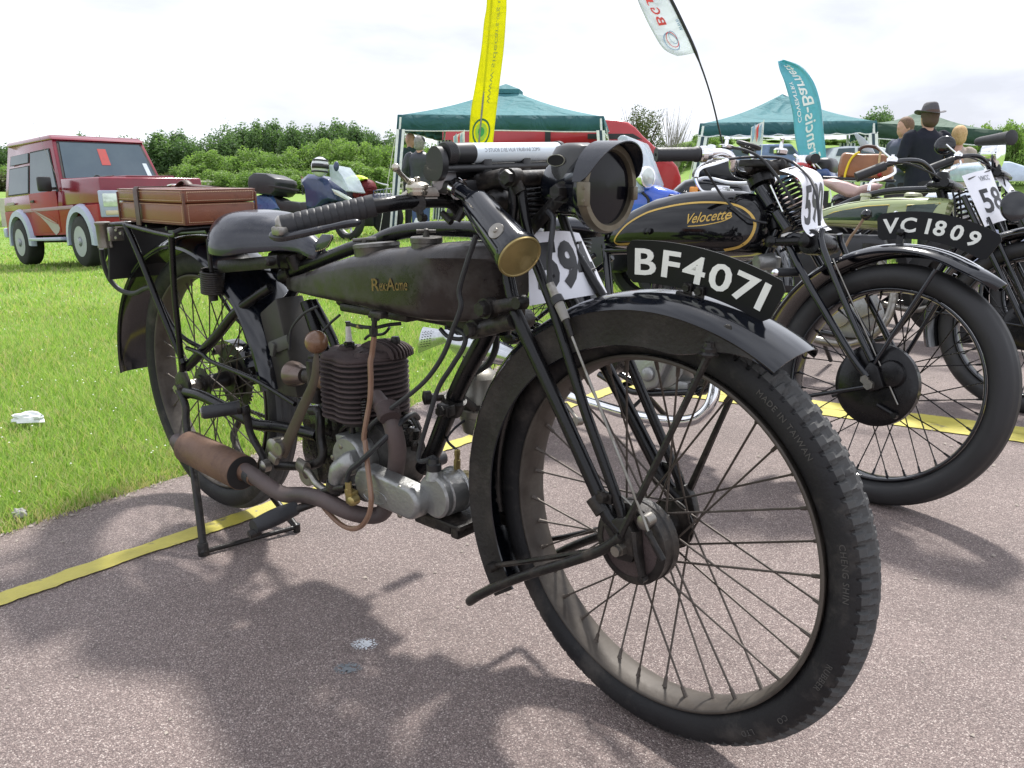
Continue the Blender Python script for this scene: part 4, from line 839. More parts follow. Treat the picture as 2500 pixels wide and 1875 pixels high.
def card_text(on, body, u0, u1, v0, v1, m, parent, name='printed_number', off=.0, lift=.0008, bold=.03):
    t = text_mesh(body, Matrix.Identity(4), m, name, parent, ext=.0, size=1.0, off=bold)
    bm = bmesh.new(); bm.from_mesh(t.data); bmesh.ops.triangulate(bm, faces=bm.faces); bmesh.ops.subdivide_edges(bm, edges=bm.edges, cuts=2, use_grid_fill=True); bm.to_mesh(t.data); bm.free()
    xs_ = [v.co.x for v in t.data.vertices]; y_ = [v.co.y for v in t.data.vertices]; x0, x1, yl, yh = min(xs_), max(xs_), min(y_), max(y_)
    for v in t.data.vertices: v.co = on(u0+(u1-u0)*(v.co.x-x0)/(x1-x0), v0+(v1-v0)*(yh-v.co.y)/(yh-yl), lift)
    return t
cTL, cTR = a('C', 1215, 745, -.03), a('C', 1585, 735, .075); cBR, cBL = a('C', 1775, 1140, .085), a('C', 1225, 1235, -.055)
cn = (cTR-cTL).cross(cBL-cTL).normalized(); cn = cn if cn.x > 0 else -cn
cd, on = card(B1, (cTL, cTR, cBR, cBL), 'number_card', bike, paper, lambda u, v: .016*math.sin(math.pi*u)*(1-.4*v)-.01*u, cn)
card_text(on, '594', .10, .98, .14, .86, inkb, cd, bold=.045)
for u, v, du in ((.16, .66, .14), (.86, .62, .10), (.80, .18, .10)):
    p, q = on(u, v, .002), on(u+du, v-.02, .002); MB().tube([p, q], .0022, 6).obj('cable_tie', inkb, cd)
# front cables
def cable(pts, r, m=None, name='cable', n=6): return MB().tube(crm(pts, n), r, 8).obj(name, m or rubb2, bike)
cable([a('C', 1350, 600, -.03), a('C', 1385, 650, -.045), a('C', 1375, 760, -.055), a('C', 1358, 900, -.062), a('C', 1362, 1090, -.066)], .0042)
mb = MB(); ps = [a('C', 1362, 1085, -.066), a('C', 1400, 1180, -.068), a('C', 1440, 1250, -.07), a('C', 1470, 1330, -.072), a('C', 1510, 1440, -.074)]
mb.tube(ps[:2], [.0062, .0075], 12); mb.obj('cable_adjuster', steel, bike)
mb = MB(); mb.tube([ps[1], ps[1].lerp(ps[2], .6)], .0105, 12); mb.obj('cable_boot', rubb2, bike)
MB().tube([ps[1].lerp(ps[2], .5), ps[3]], [.0078, .0068], 12).obj('cable_sleeve', mat('grey_sleeve', (.22, .21, .19), .6), bike)
MB().tube([ps[3], ps[4]], [.0058, .0045], 10).obj('cable_sleeve', blkd, bike)
MB().tube([ps[4], a('S', 1100, 330, -.088), a('S', 1300, 845, -.095)], .0021, 8).obj('brake_rod', steel, bike)
MB().tube([a('S', 930, 330, -.078), a('S', 1200, 590, -.078)], .0018, 8).obj('brake_rod', steel, bike)
p, q = a('S', 1290, 840, -.095), a('S', 1480, 1200, -.092); mb = MB(); mb.tube([p, q], [.0044, .0054], 10); mb.lathe(p, q-p, [(-.003, .0056), (.002, .0056)], 8); mb.obj('rod_fork', blkd, bike)
mb = MB(); p = a('S', 1250, 680, -.080); mb.lathe(p, (0, -1, 0), [(-.012, .011), (.006, .011), (.008, .006)], 16); mb.obj('cam_bush', steel, bike)
# ---- petrol tank: flat-sided wedge, slung under the top tube
tankm = mat('faded_tank_enamel', (.008, .008, .011), .26, col2=(.030, .022, .018), nscale=6, dust=(.105, .098, .095), dscale=13, dlo=.45, dhi=.84, bump=.2, bscale=45, spec=.42, rvar=.1)
def tsec(x, w, zt, zb, kl, cr_=.35):
    out = []
    for k in range(32):
        an = 2*math.pi*k/32; c, s = math.cos(an), math.sin(an); e = .42
        yy = w*math.copysign(abs(c)**e, c); zz = (zt+zb)/2+(zt-zb)/2*math.copysign(abs(s)**e, s)
        if s < .35: yy *= kl+(1-kl)*max(0, (s+.25)/.6) if s > -.25 else kl
        out.append(Vec((x, yy, zz)))
    return out
TS = [(.372,.012,.634,.612,1),(.385,.020,.638,.610,1),(.44,.038,.648,.611,1),(.52,.058,.667,.611,1),(.60,.072,.689,.611,1),(.68,.081,.708,.610,1),(.76,.086,.722,.608,1),(.83,.088,.731,.606,1),(.872,.088,.736,.605,1),(.893,.088,.738,.605,.92),(.915,.088,.740,.605,.72),(.945,.086,.742,.606,.50),(.98,.082,.744,.606,.36),(1.01,.074,.744,.608,.30),(1.030,.058,.742,.612,.26),(1.036,.045,.738,.62,.25)]
mb = MB(); mb.loft([tsec(*t) for t in TS]); mb.obj('petrol_tank', tankm, bike, ang=32)
mb = MB(); mb.box((.70, -.02, .600), (.20, .05, .018), ch=.006); mb.box((.93, 0, .596), (.12, .03, .02), ch=.004); mb.tube([(.56, -.01, .606), (.98, 0, .596)], .012, 12); mb.obj('lower_tank_rail', blkd, bike)
# transfer lettering on the near side
t0, t1 = a('L', 975, 350, -.0885), a('L', 1250, 345, -.0885); ht_ = (a('L', 975, 245, -.0885)-t0).length
for body, u0, u1, hh in (('R', 0, .22, 1), ('ex·', .22, .44, .62), ('A', .42, .66, 1), ('cme', .66, 1, .62)):
    t = text_mesh(body, Matrix.Identity(4), gold, 'tank_lettering', bike, ext=.0, size=1, off=.012)
    xs_ = [v.co.x for v in t.data.vertices]; y_ = [v.co.y for v in t.data.vertices]; x0, x1, yl, yh = min(xs_), max(xs_), min(y_), max(y_)
    for v in t.data.vertices: q = t0.lerp(t1, u0+(u1-u0)*(v.co.x-x0)/(x1-x0)); v.co = Vec((q.x, -.0892, q.z+ht_*hh*(v.co.y-yl)/(yh-yl)*.92))
# filler caps
capm = mat('worn_cap_nickel', (.16, .155, .145), .4, metal=.7, col2=(.09, .085, .075), nscale=30, bump=.2, dust=(.05, .04, .03), dscale=30)
c1 = a('C', 530, 835, -.045); mb = MB(); mb.lathe((c1.x, c1.y, .733), (0, 0, 1), [(-.006, .026), (.004, .026), (.005, .0275), (.013, .0275), (.0145, .0260), (.0145, 1e-4)], 36); mb.obj('filler_cap', capm, bike)
mb = MB(); q = Vec((c1.x, c1.y, .7475)); mb.lathe(q, (0, 0, 1), [(0, .006), (.006, .0055), (.012, .0045), (.014, .002)], 14); mb.tube([q+Vec((-.010, -.013, .009)), q+Vec((.010, .013, .009))], [.0035, .003, .0025, .003, .0035], 10); mb.obj('cap_tommy_bar', capm, bike)
c2 = a('F', 1180, 1500, -.03); mb = MB(); mb.lathe((c2.x, c2.y, .7165), Vec((-.10, 0, 1)), [(-.012, .042), (.003, .042), (.005, .0435), (.011, .0430), (.013, .036), (.0135, 1e-4)], 40); mb.obj('oil_filler_cap', capm, bike)
mb = MB(); q = a('F', 1065, 1425, -.035); mb.tube([q+Vec((-.013, -.016, 0)), q+Vec((.015, .017, .002))], [.0036, .003, .0045, .003, .0036], 10); mb.lathe(q-Vec((0, 0, .014)), (0, 0, 1), [(0, .006), (.014, .0055), (.018, .003)], 12); mb.obj('cap_tommy_bar', capm, bike)
# petrol tap and pipes
mb = MB(); q = a('L', 1000, 560, -.085); mb.lathe(q+Vec((0, 0, -.004)), (0, 0, 1), [(0, .008), (.018, .008)], 6); mb.tube([q+Vec((0, 0, .01)), a('L', 985, 700, -.088)], .0052, 10); mb.lathe(a('L', 985, 660, -.088), (0, 0, 1), [(-.006, .008), (.008, .008)], 6); mb.tube([q+Vec((-.012, -.004, .004)), q+Vec((.004, .0, .002))], .004, 8); mb.box(q+Vec((.010, 0, .008)), (.034, .018, .012), ch=.003); mb.obj('petrol_tap', blkd, bike)
hose = [a('L', 990, 700, -.088), a('L', 975, 830, -.090), a('L', 962, 900, -.094), a('L', 965, 1050, -.096), a('L', 958, 1200, -.098), a('L', 935, 1330, -.10), a('L', 912, 1480, -.10), a('B', 1275, 600, -.10), a('B', 1290, 750, -.112), a('B', 1305, 870, -.12), a('B', 1312, 970, -.125), a('B', 1295, 1060, -.125), a('B', 1250, 1125, -.12), a('B', 1190, 1143, -.115), a('B', 1120, 1115, -.11), a('B', 1040, 1040, -.105), a('B', 990, 975, -.10), a('B', 965, 935, -.10)]
cable(hose, .0052, copper, 'drain_hose', 5)
# ---- frame tubes
def tube(name, pts, r, m=blk, n=5, seg=14): return MB().tube(crm(pts, n), r, seg).obj(name, m, bike)
tube('top_tube', [a('A', 1560, 870, 0), a('A', 1700, 800, 0), a('A', 1900, 722, 0), a('A', 2090, 648, .0), a('F', 1150, 1445, .005), a('F', 1290, 1380, .005), a('F', 1450, 1342, .005), a('F', 1700, 1322, .005), a('F', 2060, 1330, .0), a('C', 930, 745, 0)], .0135)
dt = [a('C', 960, 1330, 0), a('L', 1850, 700, 0), a('L', 1700, 980, 0), a('L', 1560, 1290, 0), a('L', 1440, 1600, 0), a('B', 1640, 760, 0)]
tube('down_tube', dt, .0165)
mb = MB(); q = a('L', 1600, 1220, -.0); dd = (dt[2]-dt[4]).normalized(); mb.lathe(q-dd*.016, dd, [(0, .022), (.030, .022)], 20); mb.box(q+Vec((.006, -.024, -.004)), (.030, .022, .022), ch=.004); mb.hexbolt(q+Vec((.008, -.036, -.004)), (0, -1, 0), .009, .010); mb.tube([q+Vec((-.02, -.0, .01)), q+Vec((-.035, -.030, .012))], .008, 8); mb.lathe(q+Vec((-.032, -.026, .012)), (-.5, -1, 0), [(0, .013), (.012, .013), (.014, .008)], 14); mb.obj('down_tube_clamp', blkd, bike)
tube('seat_tube', [a('L', 470, 430, 0), a('L', 560, 700, 0), a('L', 640, 940, 0), (.475, 0, .30)], .0145)
tube('seat_tube', [a('L', 520, 430, .01), a('L', 700, 800, .01), (.50, .01, .40)], .010)
for s in (-1, 1):
    def f2_(c, x, y, yy): p = a(c, x, y, -yy); return Vec((p.x, s*yy, p.z))
    tube('seat_stay', [f2_('P', 1830, 560, .035), f2_('P', 1400, 860, .062), f2_('P', 1100, 1220, .076), f2_('P', 700, 1640, .092)], .0115)
    tube('chain_stay', [f2_('Q', 690, 40, .092), f2_('Q', 900, 90, .090), f2_('Q', 1200, 240, .086), f2_('Q', 1480, 400, .080), f2_('Q', 1650, 480, .07), f2_('Q', 2020, 520, .050), Vec((.50, s*.045, .315))], .0130)
    mb = MB(); mb.loft([[Vec((q.x, y, q.z)) for q in (Vec((-.022, 0, .37)), Vec((.02, 0, .40)), Vec((.045, 0, .365)), Vec((.045, 0, .325)), Vec((.01, 0, .315)), Vec((-.022, 0, .33)))] for y in (s*.086, s*.096)]); mb.obj('rear_fork_end', blkd, bike, bev=.003)
    tube('mudguard_stay', [f2_('P', 620, 1200, .085), f2_('P', 350, 760, .080), f2_('P', 260, 560, .078)] if 0 else [f2_('P', 900, 1380, .085), f2_('P', 680, 1260, .085), f2_('P', 500, 1080, .084), f2_('P', 330, 740, .080)], .0055)
tube('brake_rod', [a('P', 700, 1380, -.1), a('P', 900, 1460, -.1), a('A', 1010, 1530, -.1), a('A', 1330, 1665, -.095), a('B', 830, 355, -.09)], .0050)
MB().lathe((0, -.108, .3429), (0, 1, 0), [(0, .011), (.012, .011), (.012, .016), (.2, .016), (.204, .011), (.216, .011)], 6).obj('rear_spindle_nut', steel, bike)
# belt rim / rear sprocket on the far side, with chain guard
mb = MB(); mb.lathe((0, .050, .3429), (0, 1, 0), [(0, .058), (.002, .080), (.006, .080), (.008, .058)], 48, caps=False)
for k in range(40):
    an = 2*math.pi*k/40; mb.box((math.cos(an)*.083, .054, .3429+math.sin(an)*.083), (.006, .004, .005), Matrix.Rotation(-an, 3, 'Y'))
mb.lathe((0, .044, .3429), (0, 1, 0), [(0, .055), (.012, .055)], 32); mb.obj('sprocket', blkd, rw, ang=30).matrix_local = Matrix.Translation((0, 0, -.3429))
mb = MB(); arcsweep(mb, Vec((0, .055, .3429)), [(.098, -.018), (.098, .018), (.096, .018), (.096, -.018)], 25, 150, 24); mb.tube([(.09, .055, .43), (.36, .055, .39)], .012, 8, flat=.3); mb.obj('chain_guard', blkg, bike)
mb = MB()
for k in range(30):
    t = k/29; 
    for z0_, z1_ in ((.262, .262), (.425, .36)): mb.box((.0+.40*t, .054, z0_+(z1_-z0_)*t), (.009, .007, .008))
o = mb.obj('drive_chain', blkd, bike); o['kind'] = 'stuff'
# rear stand
tube('rear_stand', [Vec((.002, -.100, .34)), a('Q', 680, 220, -.105), a('Q', 690, 480, -.115), a('Q', 760, 900, -.13), az('O', 885, 500, .21) if 0 else a('O', 893, 620, -.165), az('O', 918, 830, .012)], .0090, blkd)
tube('rear_stand', [Vec((.002, .085, .33)), a('Q', 1405, 420, .07), a('Q', 1370, 780, .05), az('O', 1335, 715, .012)], .0085, blkd)
fa, fb = az('O', 925, 822, .012), az('O', 1335, 712, .012)
tube('stand_crossbar', [fa, fb], .0058, blkd)
mb = MB(); mb.lathe(az('O', 918, 845, 0), (0, 0, 1), [(0, .0125), (.03, .0125), (.034, .010)], 14); mb.lathe(fb-Vec((0, 0, .012)), (0, 0, 1), [(0, .009), (.02, .009)], 10); mb.obj('stand_foot', blkd, bike)
# ---- saddle
secs = []; SN = 22
def saddle(u):                                  # u 0 rear .. 1 nose: x, half width, top height, skirt
    x = .168+.325*u
    w = .118*math.sqrt(max(0, 1-((.30-min(u, .30))/.305)**2.2)) if u < .30 else .118-.092*float(sst(.30, .88, u))
    if u > .94: w *= max(.35, 1-(u-.94)*9)
    z = .791-.026*(1-min(u/.30, 1))**2 - .010*min(u/.6, 1) - .17*max(0, u-.48)**1.35
    return x, max(w, .006), z, .100-.070*float(sst(.35, 1, u))-.03*(1-min(u/.2, 1))
for i in range(SN+1):
    u = i/SN; x, w, z, sk = saddle(u); q = []
    for k in range(24):
        t = k/23; yy = -1+2*t; e = 1-abs(yy)**1.9
        q.append(Vec((x-(.012*(1-abs(yy)**2) if i == 0 else 0), w*math.copysign(abs(math.sin(yy*math.pi/2))**.85, yy), z-sk*(1-e)-.010*math.exp(-(yy/.35)**2)*(u < .7))))
    q += [v-Vec((0, v.y*.05, .004+0*v.z)) for v in q[::-1]]
    secs.append(q)
sad = MB().loft(secs).obj('saddle', seatl, bike, ang=60)
sm_ = sad.modifiers.new('s', 'SUBSURF'); sm_.levels = 1; sm_.render_levels = 1
mb = MB()
for i in range(60):
    u = .985; k = i/59
    x, w, z, sk = saddle(.97); yy = -1+2*k
mb = MB(); noseP = [a('F', 780, 1375, -.01), a('F', 790, 1400, -.01), a('F', 740, 1490, -.01), a('F', 640, 1530, -.01), a('F', 590, 1500, -.01), a('F', 690, 1370, -.01)]
mb.loft([[p+Vec((0, dy, 0)) for p in noseP] for dy in (-.002, .002)]); mb.obj('saddle_nose_flap', seatl, bike, bev=.0015)
mb = MB(); ln = crm(noseP[:5], 5)
cen = sum(noseP, Vec((0, 0, 0)))/6
for p, q in zip(ln[:-1], ln[1:]):
    p2, q2 = p.lerp(cen, .09), q.lerp(cen, .09); mb.tube([p2.lerp(q2, .1)+Vec((0, -.0026, 0)), p2.lerp(q2, .65)+Vec((0, -.0026, 0))], .0007, 4)
o = mb.obj('stitching', thread, bike); o['kind'] = 'stuff'
for s in (-1, 1):
    y = s*.090; c0_, c1_ = a('A', 1005, 822, -.09), a('A', 1010, 1000, -.09); 
    c0_, c1_ = Vec((c0_.x, y, c0_.z)), Vec((c1_.x, y, c1_.z))
    coil(c0_, c1_, lambda t: .0240-.001*t, .0030, 10.5, blkd, 'saddle_spring', bike)
    mb = MB(); mb.tube([Vec((c0_.x-.004, y, .715)), c1_.lerp(c0_, .3)], .0052, 10); mb.lathe(c1_-Vec((0, 0, .016)), (0, 0, 1), [(0, .010), (.012, .0105), (.014, .015), (.016, .015)], 12); mb.obj('spring_rod', blkd, bike)
    l0 = a('A', 1060, 795, -.085); l1 = a('A', 1500, 755, -.055); mb = MB(); mb.tube([Vec((l0.x, s*.085, l0.z)), Vec((l1.x, s*.05, l1.z))], .014, 10, flat=.35, flatdir=(0, 1, 0)); mb.lathe(Vec((l1.x-.012, s*.062, l1.z)), (0, s, 0), [(-.01, .009), (.008, .009), (.012, .005)], 10); mb.obj('saddle_link', blkd, bike)
mb = MB(); q = a('A', 1580, 760, 0); mb.box(q+Vec((0, 0, .006)), (.08, .05, .035), ch=.010); mb.tube([q+Vec((.02, 0, -.02)), a('A', 1560, 870, 0)], .018, 12); mb.tube([q+Vec((.02, 0, 0)), (.46, 0, .705)], .012, 10); mb.lathe(a('A', 1640, 740, -.01), (-.2, -.3, 1), [(-.02, .016), (.012, .016)], 16); mb.obj('saddle_pivot', blkd, bike)
# ---- carrier
cz = .733
tube('carrier_rail', [a('A', 325, 468, -.115), a('A', 690, 555, -.115), Vec((.125, -.112, cz)), Vec((.128, .05, cz)), Vec((.12, .075, cz)), Vec((-.21, .08, cz)), Vec((-.22, -.11, cz)), a('A', 325, 468, -.115)], .0055, blk, 3)
for s in (-1, 1):
    def f3(c, x, y, yy): p = a(c, x, y, -yy); return Vec((p.x, s*yy if s < 0 else yy*.75, p.z))
    tube('carrier_strut', [f3('A', 340, 475, .115), f3('A', 440, 700, .115), f3('A', 600, 1100, .112), f3('A', 785, 1540, .105)], .0078, blk)
    tube('carrier_strut', [f3('A', 690, 555, .115), f3('A', 715, 1000, .112), f3('A', 745, 1300, .110), f3('A', 775, 1600, .105)], .0072, blk)
for x in (-.15, -.05, .05): tube('carrier_slat', [Vec((x, -.11, cz)), Vec((x, .078, cz))], .005, blk, 2)
# ---- rear number board and tail lamp
mb = MB(); P4 = [ax_('A', 208, 470, -.255), ax_('A', 215, 895, -.255), ax_('A', 480, 870, -.255), ax_('A', 500, 480, -.255)]
mb.prism([P4[0], P4[1], P4[2]+Vec((0, .06, 0)), P4[3]+Vec((0, .06, 0))], (-.012, 0, 0)); mb.obj('rear_number_board', mat('board_black', (.006, .006, .006), .6), bike, bev=.002)
tlc = a('A', 158, 460, -.128); mb = MB(); mb.lathe(tlc, (0, 0, -1), [(-.003, 1e-4), (-.003, .0185), (0, .0192), (.003, .0185), (.006, .0168), (.052, .0162), (.056, .0175), (.060, .0175), (.061, .012)], 32); mb.obj('tail_lamp', mat('dull_lamp_brass', (.20, .18, .15), .38, metal=.7, col2=(.12, .105, .085), nscale=30, bump=.2), bike)
MB().lathe(tlc, (0, 0, 1), [(.003, .019), (.0045, .015), (.005, 1e-4)], 28, caps=False).obj('tail_lamp_top', steel, bike)
mb = MB(); q = a('A', 260, 540, -.118); mb.box(q, (.012, .036, .034), Matrix.Rotation(R(0), 3, 'Z'), ch=.002)
for u_, w_ in ((265, 510), (300, 535), (265, 570)): mb.lathe(a('A', u_, w_, -.137), (.6, -1, 0), [(-.002, .0045), (.003, .0035)], 10)
mb.obj('tail_lamp_bracket', steel, bike)
tube('tail_lamp_tube', [a('A', 150, 655, -.126), a('A', 165, 760, -.122), a('A', 215, 890, -.11), a('A', 300, 975, -.095), a('A', 400, 1000, -.085), a('A', 480, 965, -.08), a('A', 530, 950, -.08)], .0062, rubb2, 5)
tube('number_board_loop', [a('A', 365, 1330, -.02), a('A', 345, 1380, -.03), a('A', 355, 1450, -.03), a('A', 385, 1465, -.02)], .0022, blk)
# ---- tool roll and pads on the rear mudguard front
mb = MB(); mb.loft([[a('L', 100, 520, -.045)+Vec((0, y, 0)), a('L', 230, 400, -.045)+Vec((0, y, 0)), a('L', 400, 1180, -.045)+Vec((0, y, 0)), a('L', 250, 1150, -.045)+Vec((0, y, 0))] for y in (0, .07)]); mb.obj('guard_panel', mat('worn_guard_panel', (.025, .024, .021), .5, col2=(.06, .055, .047), nscale=10, spec=.3), bike, bev=.006)
mb = MB(); mb.tube([a('L', 190, 790, -.05), a('L', 330, 735, -.05)], .014, 8, flat=.25, flatdir=(0, 1, 0)); mb.box(a('L', 215, 800, -.055), (.012, .01, .032), Matrix.Rotation(R(20), 3, 'Y'), ch=.002); mb.obj('pad_strap', mat('old_strap', (.05, .05, .045), .6), bike)
tube('wire', [a('L', 560, 465, -.07), a('L', 440, 530, -.075), a('L', 350, 650, -.075), a('L', 340, 800, -.07)], .0028, rubb2)
tube('wire', [a('L', 725, 535, -.05), a('L', 660, 590, -.05), a('L', 590, 665, -.055)], .0026, rubb2)
# ---- engine
eng = empty('engine', Vec((0, 0, 0)), bike)
def outline(sc_=1.0, grow=0):
    C = [((.645, .004), .066), ((.600, -.052), .040), ((.575, -.008), .046), ((.648, -.050), .044)]; cx, cy = .62, -.012; out = []
    for k in range(72):
        an = 2*math.pi*k/72; d = Vec((math.cos(an), math.sin(an))); best = .01
        for (x, y), r in C:
            r = r+grow; ox, oy = x-cx, y-cy; bq = d.x*ox+d.y*oy; dis = bq*bq-(ox*ox+oy*oy-r*r)
            if dis > 0: best = max(best, bq+math.sqrt(dis))
        out.append((cx+d.x*best*sc_, cy+d.y*best*sc_))
    # soften the waists
    for _ in range(2): out = [((out[i-1][0]+2*out[i][0]+out[(i+1) % 72][0])/4, (out[i-1][1]+2*out[i][1]+out[(i+1) % 72][1])/4) for i in range(72)]
    return out
def slab(name, z, h, grow, m, rnd=.0012):
    o1, o0 = outline(1, grow), outline(1, grow-rnd)
    return MB().loft([[Vec((x, y, z)) for x, y in o0], [Vec((x, y, z+rnd)) for x, y in o1], [Vec((x, y, z+h-rnd)) for x, y in o1], [Vec((x, y, z+h)) for x, y in o0]]).obj(name, m, eng, ang=60)
zt_, zb_ = .500, .384
for i in range(12): slab('cooling_fin', zb_+(zt_-zb_)*i/11.4, .0042, 0 if i < 11 else -.001, rustfin)
slab('cylinder_barrel', zb_-.01, .124, -.013, mat('dark_barrel', (.02, .017, .016), .8))
slab('cylinder_head', .498, .012, -.004, rustfin, .004)
mb = MB(); mb.lathe((.655, .010, .508), (0, 0, 1), [(0, .056), (.006, .052), (.010, .046)], 40)
mb.obj('head_crown', rustfin, eng)
for k in range(10):
    yv = -.030+.0085*k; xr = math.sqrt(max(.0, .056**2-(yv-.0)**2)); P = [Vec((.664-xr, yv+.012, .505))]+[Vec((.664-xr*math.cos(math.pi*t/10), yv+.012, .505+.030*math.sin(math.pi*t/10)**.7*(xr/.056))) for t in range(1, 10)]+[Vec((.664+xr, yv+.012, .505))]
    if yv > -.022: MB().prism(P, (0, .0032, 0)).obj('head_fin', rustfin, eng)
for c_, r_ in ((a('L', 905, 800, -.04), .016), (a('L', 790, 800, -.015), .018)):
    MB().lathe((c_.x, c_.y, .505), (0, 0, 1), [(0, r_+.004), (.006, r_+.002), (.010, r_), (.013, r_-.003), (.013, r_-.008), (.008, r_-.009)], 28, caps=False).obj('valve_cap', rustfin, eng)
sp = a('L', 797, 760, -.015); mb = MB(); mb.lathe((sp.x, sp.y, .512), (0, 0, 1), [(0, .016), (.006, .016), (.006, .011), (.012, .011)], 6); mb.lathe((sp.x, sp.y, .520), (0, 0, 1), [(0, .010), (.004, .010), (.006, .0065)], 16); mb.obj('plug_hex', oily, eng)
MB().lathe((sp.x, sp.y, .524), (0, 0, 1), [(0, .0068), (.010, .0066), (.011, .0056), (.013, .0064), (.014, .0056), (.016, .0062), (.018, .0054), (.020, .0060), (.030, .0052), (.033, .004)], 18).obj('spark_plug', mat('plug_porcelain', (.62, .60, .55), .25), eng)
MB().lathe((sp.x, sp.y, .556), (0, 0, 1), [(0, .0045), (.006, .0045), (.007, .0055), (.010, .0055)], 8).obj('plug_terminal', oily, eng)
tube('plug_lead', [Vec((sp.x, sp.y, .561)), a('L', 870, 622, -.03), a('L', 1000, 630, -.02), a('L', 1100, 610, 0), a('L', 1200, 600, .02)], .0036, rubb2)
MB().tube([a('L', 865, 622, -.03), a('L', 900, 628, -.028)], .0046, 10).obj('plug_clip', brass, eng)
mb = MB(); q = a('L', 1155, 740, .02); mb.lathe((q.x, q.y, .515), (0, 0, 1), [(0, .013), (.01, .013), (.012, .009), (.016, .009), (.020, .0095), (.024, .009), (.028, .007)], 14); mb.obj('compression_tap', blkd, eng)
tube('wire', [a('L', 920, 720, .03), a('L', 960, 690, .03), a('L', 1060, 680, .03), a('L', 1110, 630, .03)], .0030, rubb2)
# valve gear, tappets
for u_, w0, w1 in ((820, 1190, 1500), (925, 1180, 1480)):
    yv = -.060; p, q = a('L', u_-5, w0, yv), a('L', u_+5, w1, yv); coil(p, p.lerp(q, .42), lambda t: .0085, .0018, 6, oily, 'valve_spring', eng, sub=12)
    mb = MB(); mb.tube([p, q], .0035, 8); mb.lathe(p.lerp(q, .45), (q-p), [(0, .0085), (.006, .009), (.02, .006), (.03, .007)], 10); mb.obj('tappet', oily, eng)
# crankcase
mb = MB(); cc = Vec((.665, 0, .300)); mb.lathe(cc+Vec((0, -.048, 0)), (0, 1, 0), [(0, .060), (.006, .080), (.090, .080), (.096, .060)], 40); mb.box((.635, 0, .362), (.11, .085, .05), ch=.012); mb.box((.70, 0, .235), (.16, .07, .03), ch=.008)
mb.obj('crankcase', mat('dark_alloy_case', (.10, .098, .09), .45, metal=.5, col2=(.05, .045, .04), nscale=20, bump=.5, dust=(.015, .013, .012), dscale=12, dlo=.42, dhi=.65), eng)
tcc = a('M', 590, 210, -.088); mb = MB(); mb.lathe((tcc.x, -.048, tcc.z), (0, -1, 0), [(0, .050), (.030, .050), (.036, .0485), (.040, .046), (.0405, 1e-4)], 44); mb.obj('timing_cover', alu, eng)
for (u_, w_) in ((525, 62), (445, 168), (620, 190)): q = a('M', u_, w_, -.089); MB().lathe((q.x, -.0882, q.z), (0, -1, 0), [(0, .0055), (.0012, .0052), (.002, .003)], 12).obj('cover_screw', steel, eng)
mb = MB(); q = a('L', 800, 1480, -.06); mb.box(q, (.038, .04, .020), Matrix.Rotation(R(-8), 3, 'Y'), ch=.003); mb.obj('tappet_block', alu, eng)
# magneto chain case, a long flattened oval
m0, m1 = a('M', 640, 400, -.108), a('M', 1190, 640, -.108); m1 = Vec((m1.x, -.108, m1.z))
def stadium(p, q, r0_, r1_, y, n=14):
    d = (q-p); d.y = 0; d.normalize(); nrm_ = Vec((-d.z, 0, d.x)); out = []
    for k in range(n+1): t = math.pi/2+math.pi*k/n; out.append(Vec((p.x, y, p.z))+d*(math.cos(t)*r0_)+nrm_*(math.sin(t)*r0_))
    for k in range(n+1): t = -math.pi/2+math.pi*k/n; out.append(Vec((q.x, y, q.z))+d*(math.cos(t)*r1_)+nrm_*(math.sin(t)*r1_))
    return out
mA = a('M', 760, 440, -.108); mB = a('M', 1160, 625, -.108)
MB().loft([stadium(mA, mB, .0340, .0315, -.075), stadium(mA, mB, .0340, .0315, -.098), stadium(mA, mB, .0325, .030, -.104), stadium(mA, mB, .029, .0265, -.1075), stadium(mA, mB, .026, .0235, -.108)]).obj('magneto_chaincase', alu, eng, ang=70)
for (u_, w_) in ((1105, 470), (1105, 735), (720, 400)): q = a('M', u_, w_, -.106); MB().lathe((q.x, -.1045, q.z), (0, -1, 0), [(0, .0060), (.0020, .0058), (.003, .004)], 12).obj('cover_screw', steel, eng)
e0, e1 = a('M', 750, 510, -.1082), a('M', 980, 600, -.1082); el = []
for k in range(40): t = 2*math.pi*k/40; el.append(e0.lerp(e1, .5)+(e1-e0)*.48*math.cos(t)+Vec((.004, 0, .013))*math.sin(t))
MB().tube(el, .0010, 6, closed=True).obj('cast_badge_ring', alu, eng)
tt = text_mesh('M-L', Matrix.Identity(4), alu, 'cast_lettering', eng, ext=.0006, size=1, off=.02); xs_ = [v.co.x for v in tt.data.vertices]; w_ = max(xs_)
for v in tt.data.vertices: u_ = v.co.x/w_; zz = v.co.z; v.co = e0.lerp(e1, .22+.56*u_)+Vec((0, -.0002-max(0, zz), .016*(v.co.y-.35)))
mb = MB(); q = a('M', 640, 260, -.10); mb.tube(crm([a('M', 700, 190, -.090), a('M', 600, 240, -.100), a('M', 520, 300, -.105), a('M', 500, 440, -.105)], 5), [.018, .022, .023, .024, .024, .023, .022, .021, .021, .021, .021, .020, .020, .019, .018, .016], 18); mb.obj('oil_pump_body', alu, eng)
mb = MB(); mb.lathe(a('M', 500, 400, -.105), (-.25, 0, -1), [(0, .0215), (.016, .0225), (.022, .018)], 24); mb.obj('oil_pump_base', oily, eng)
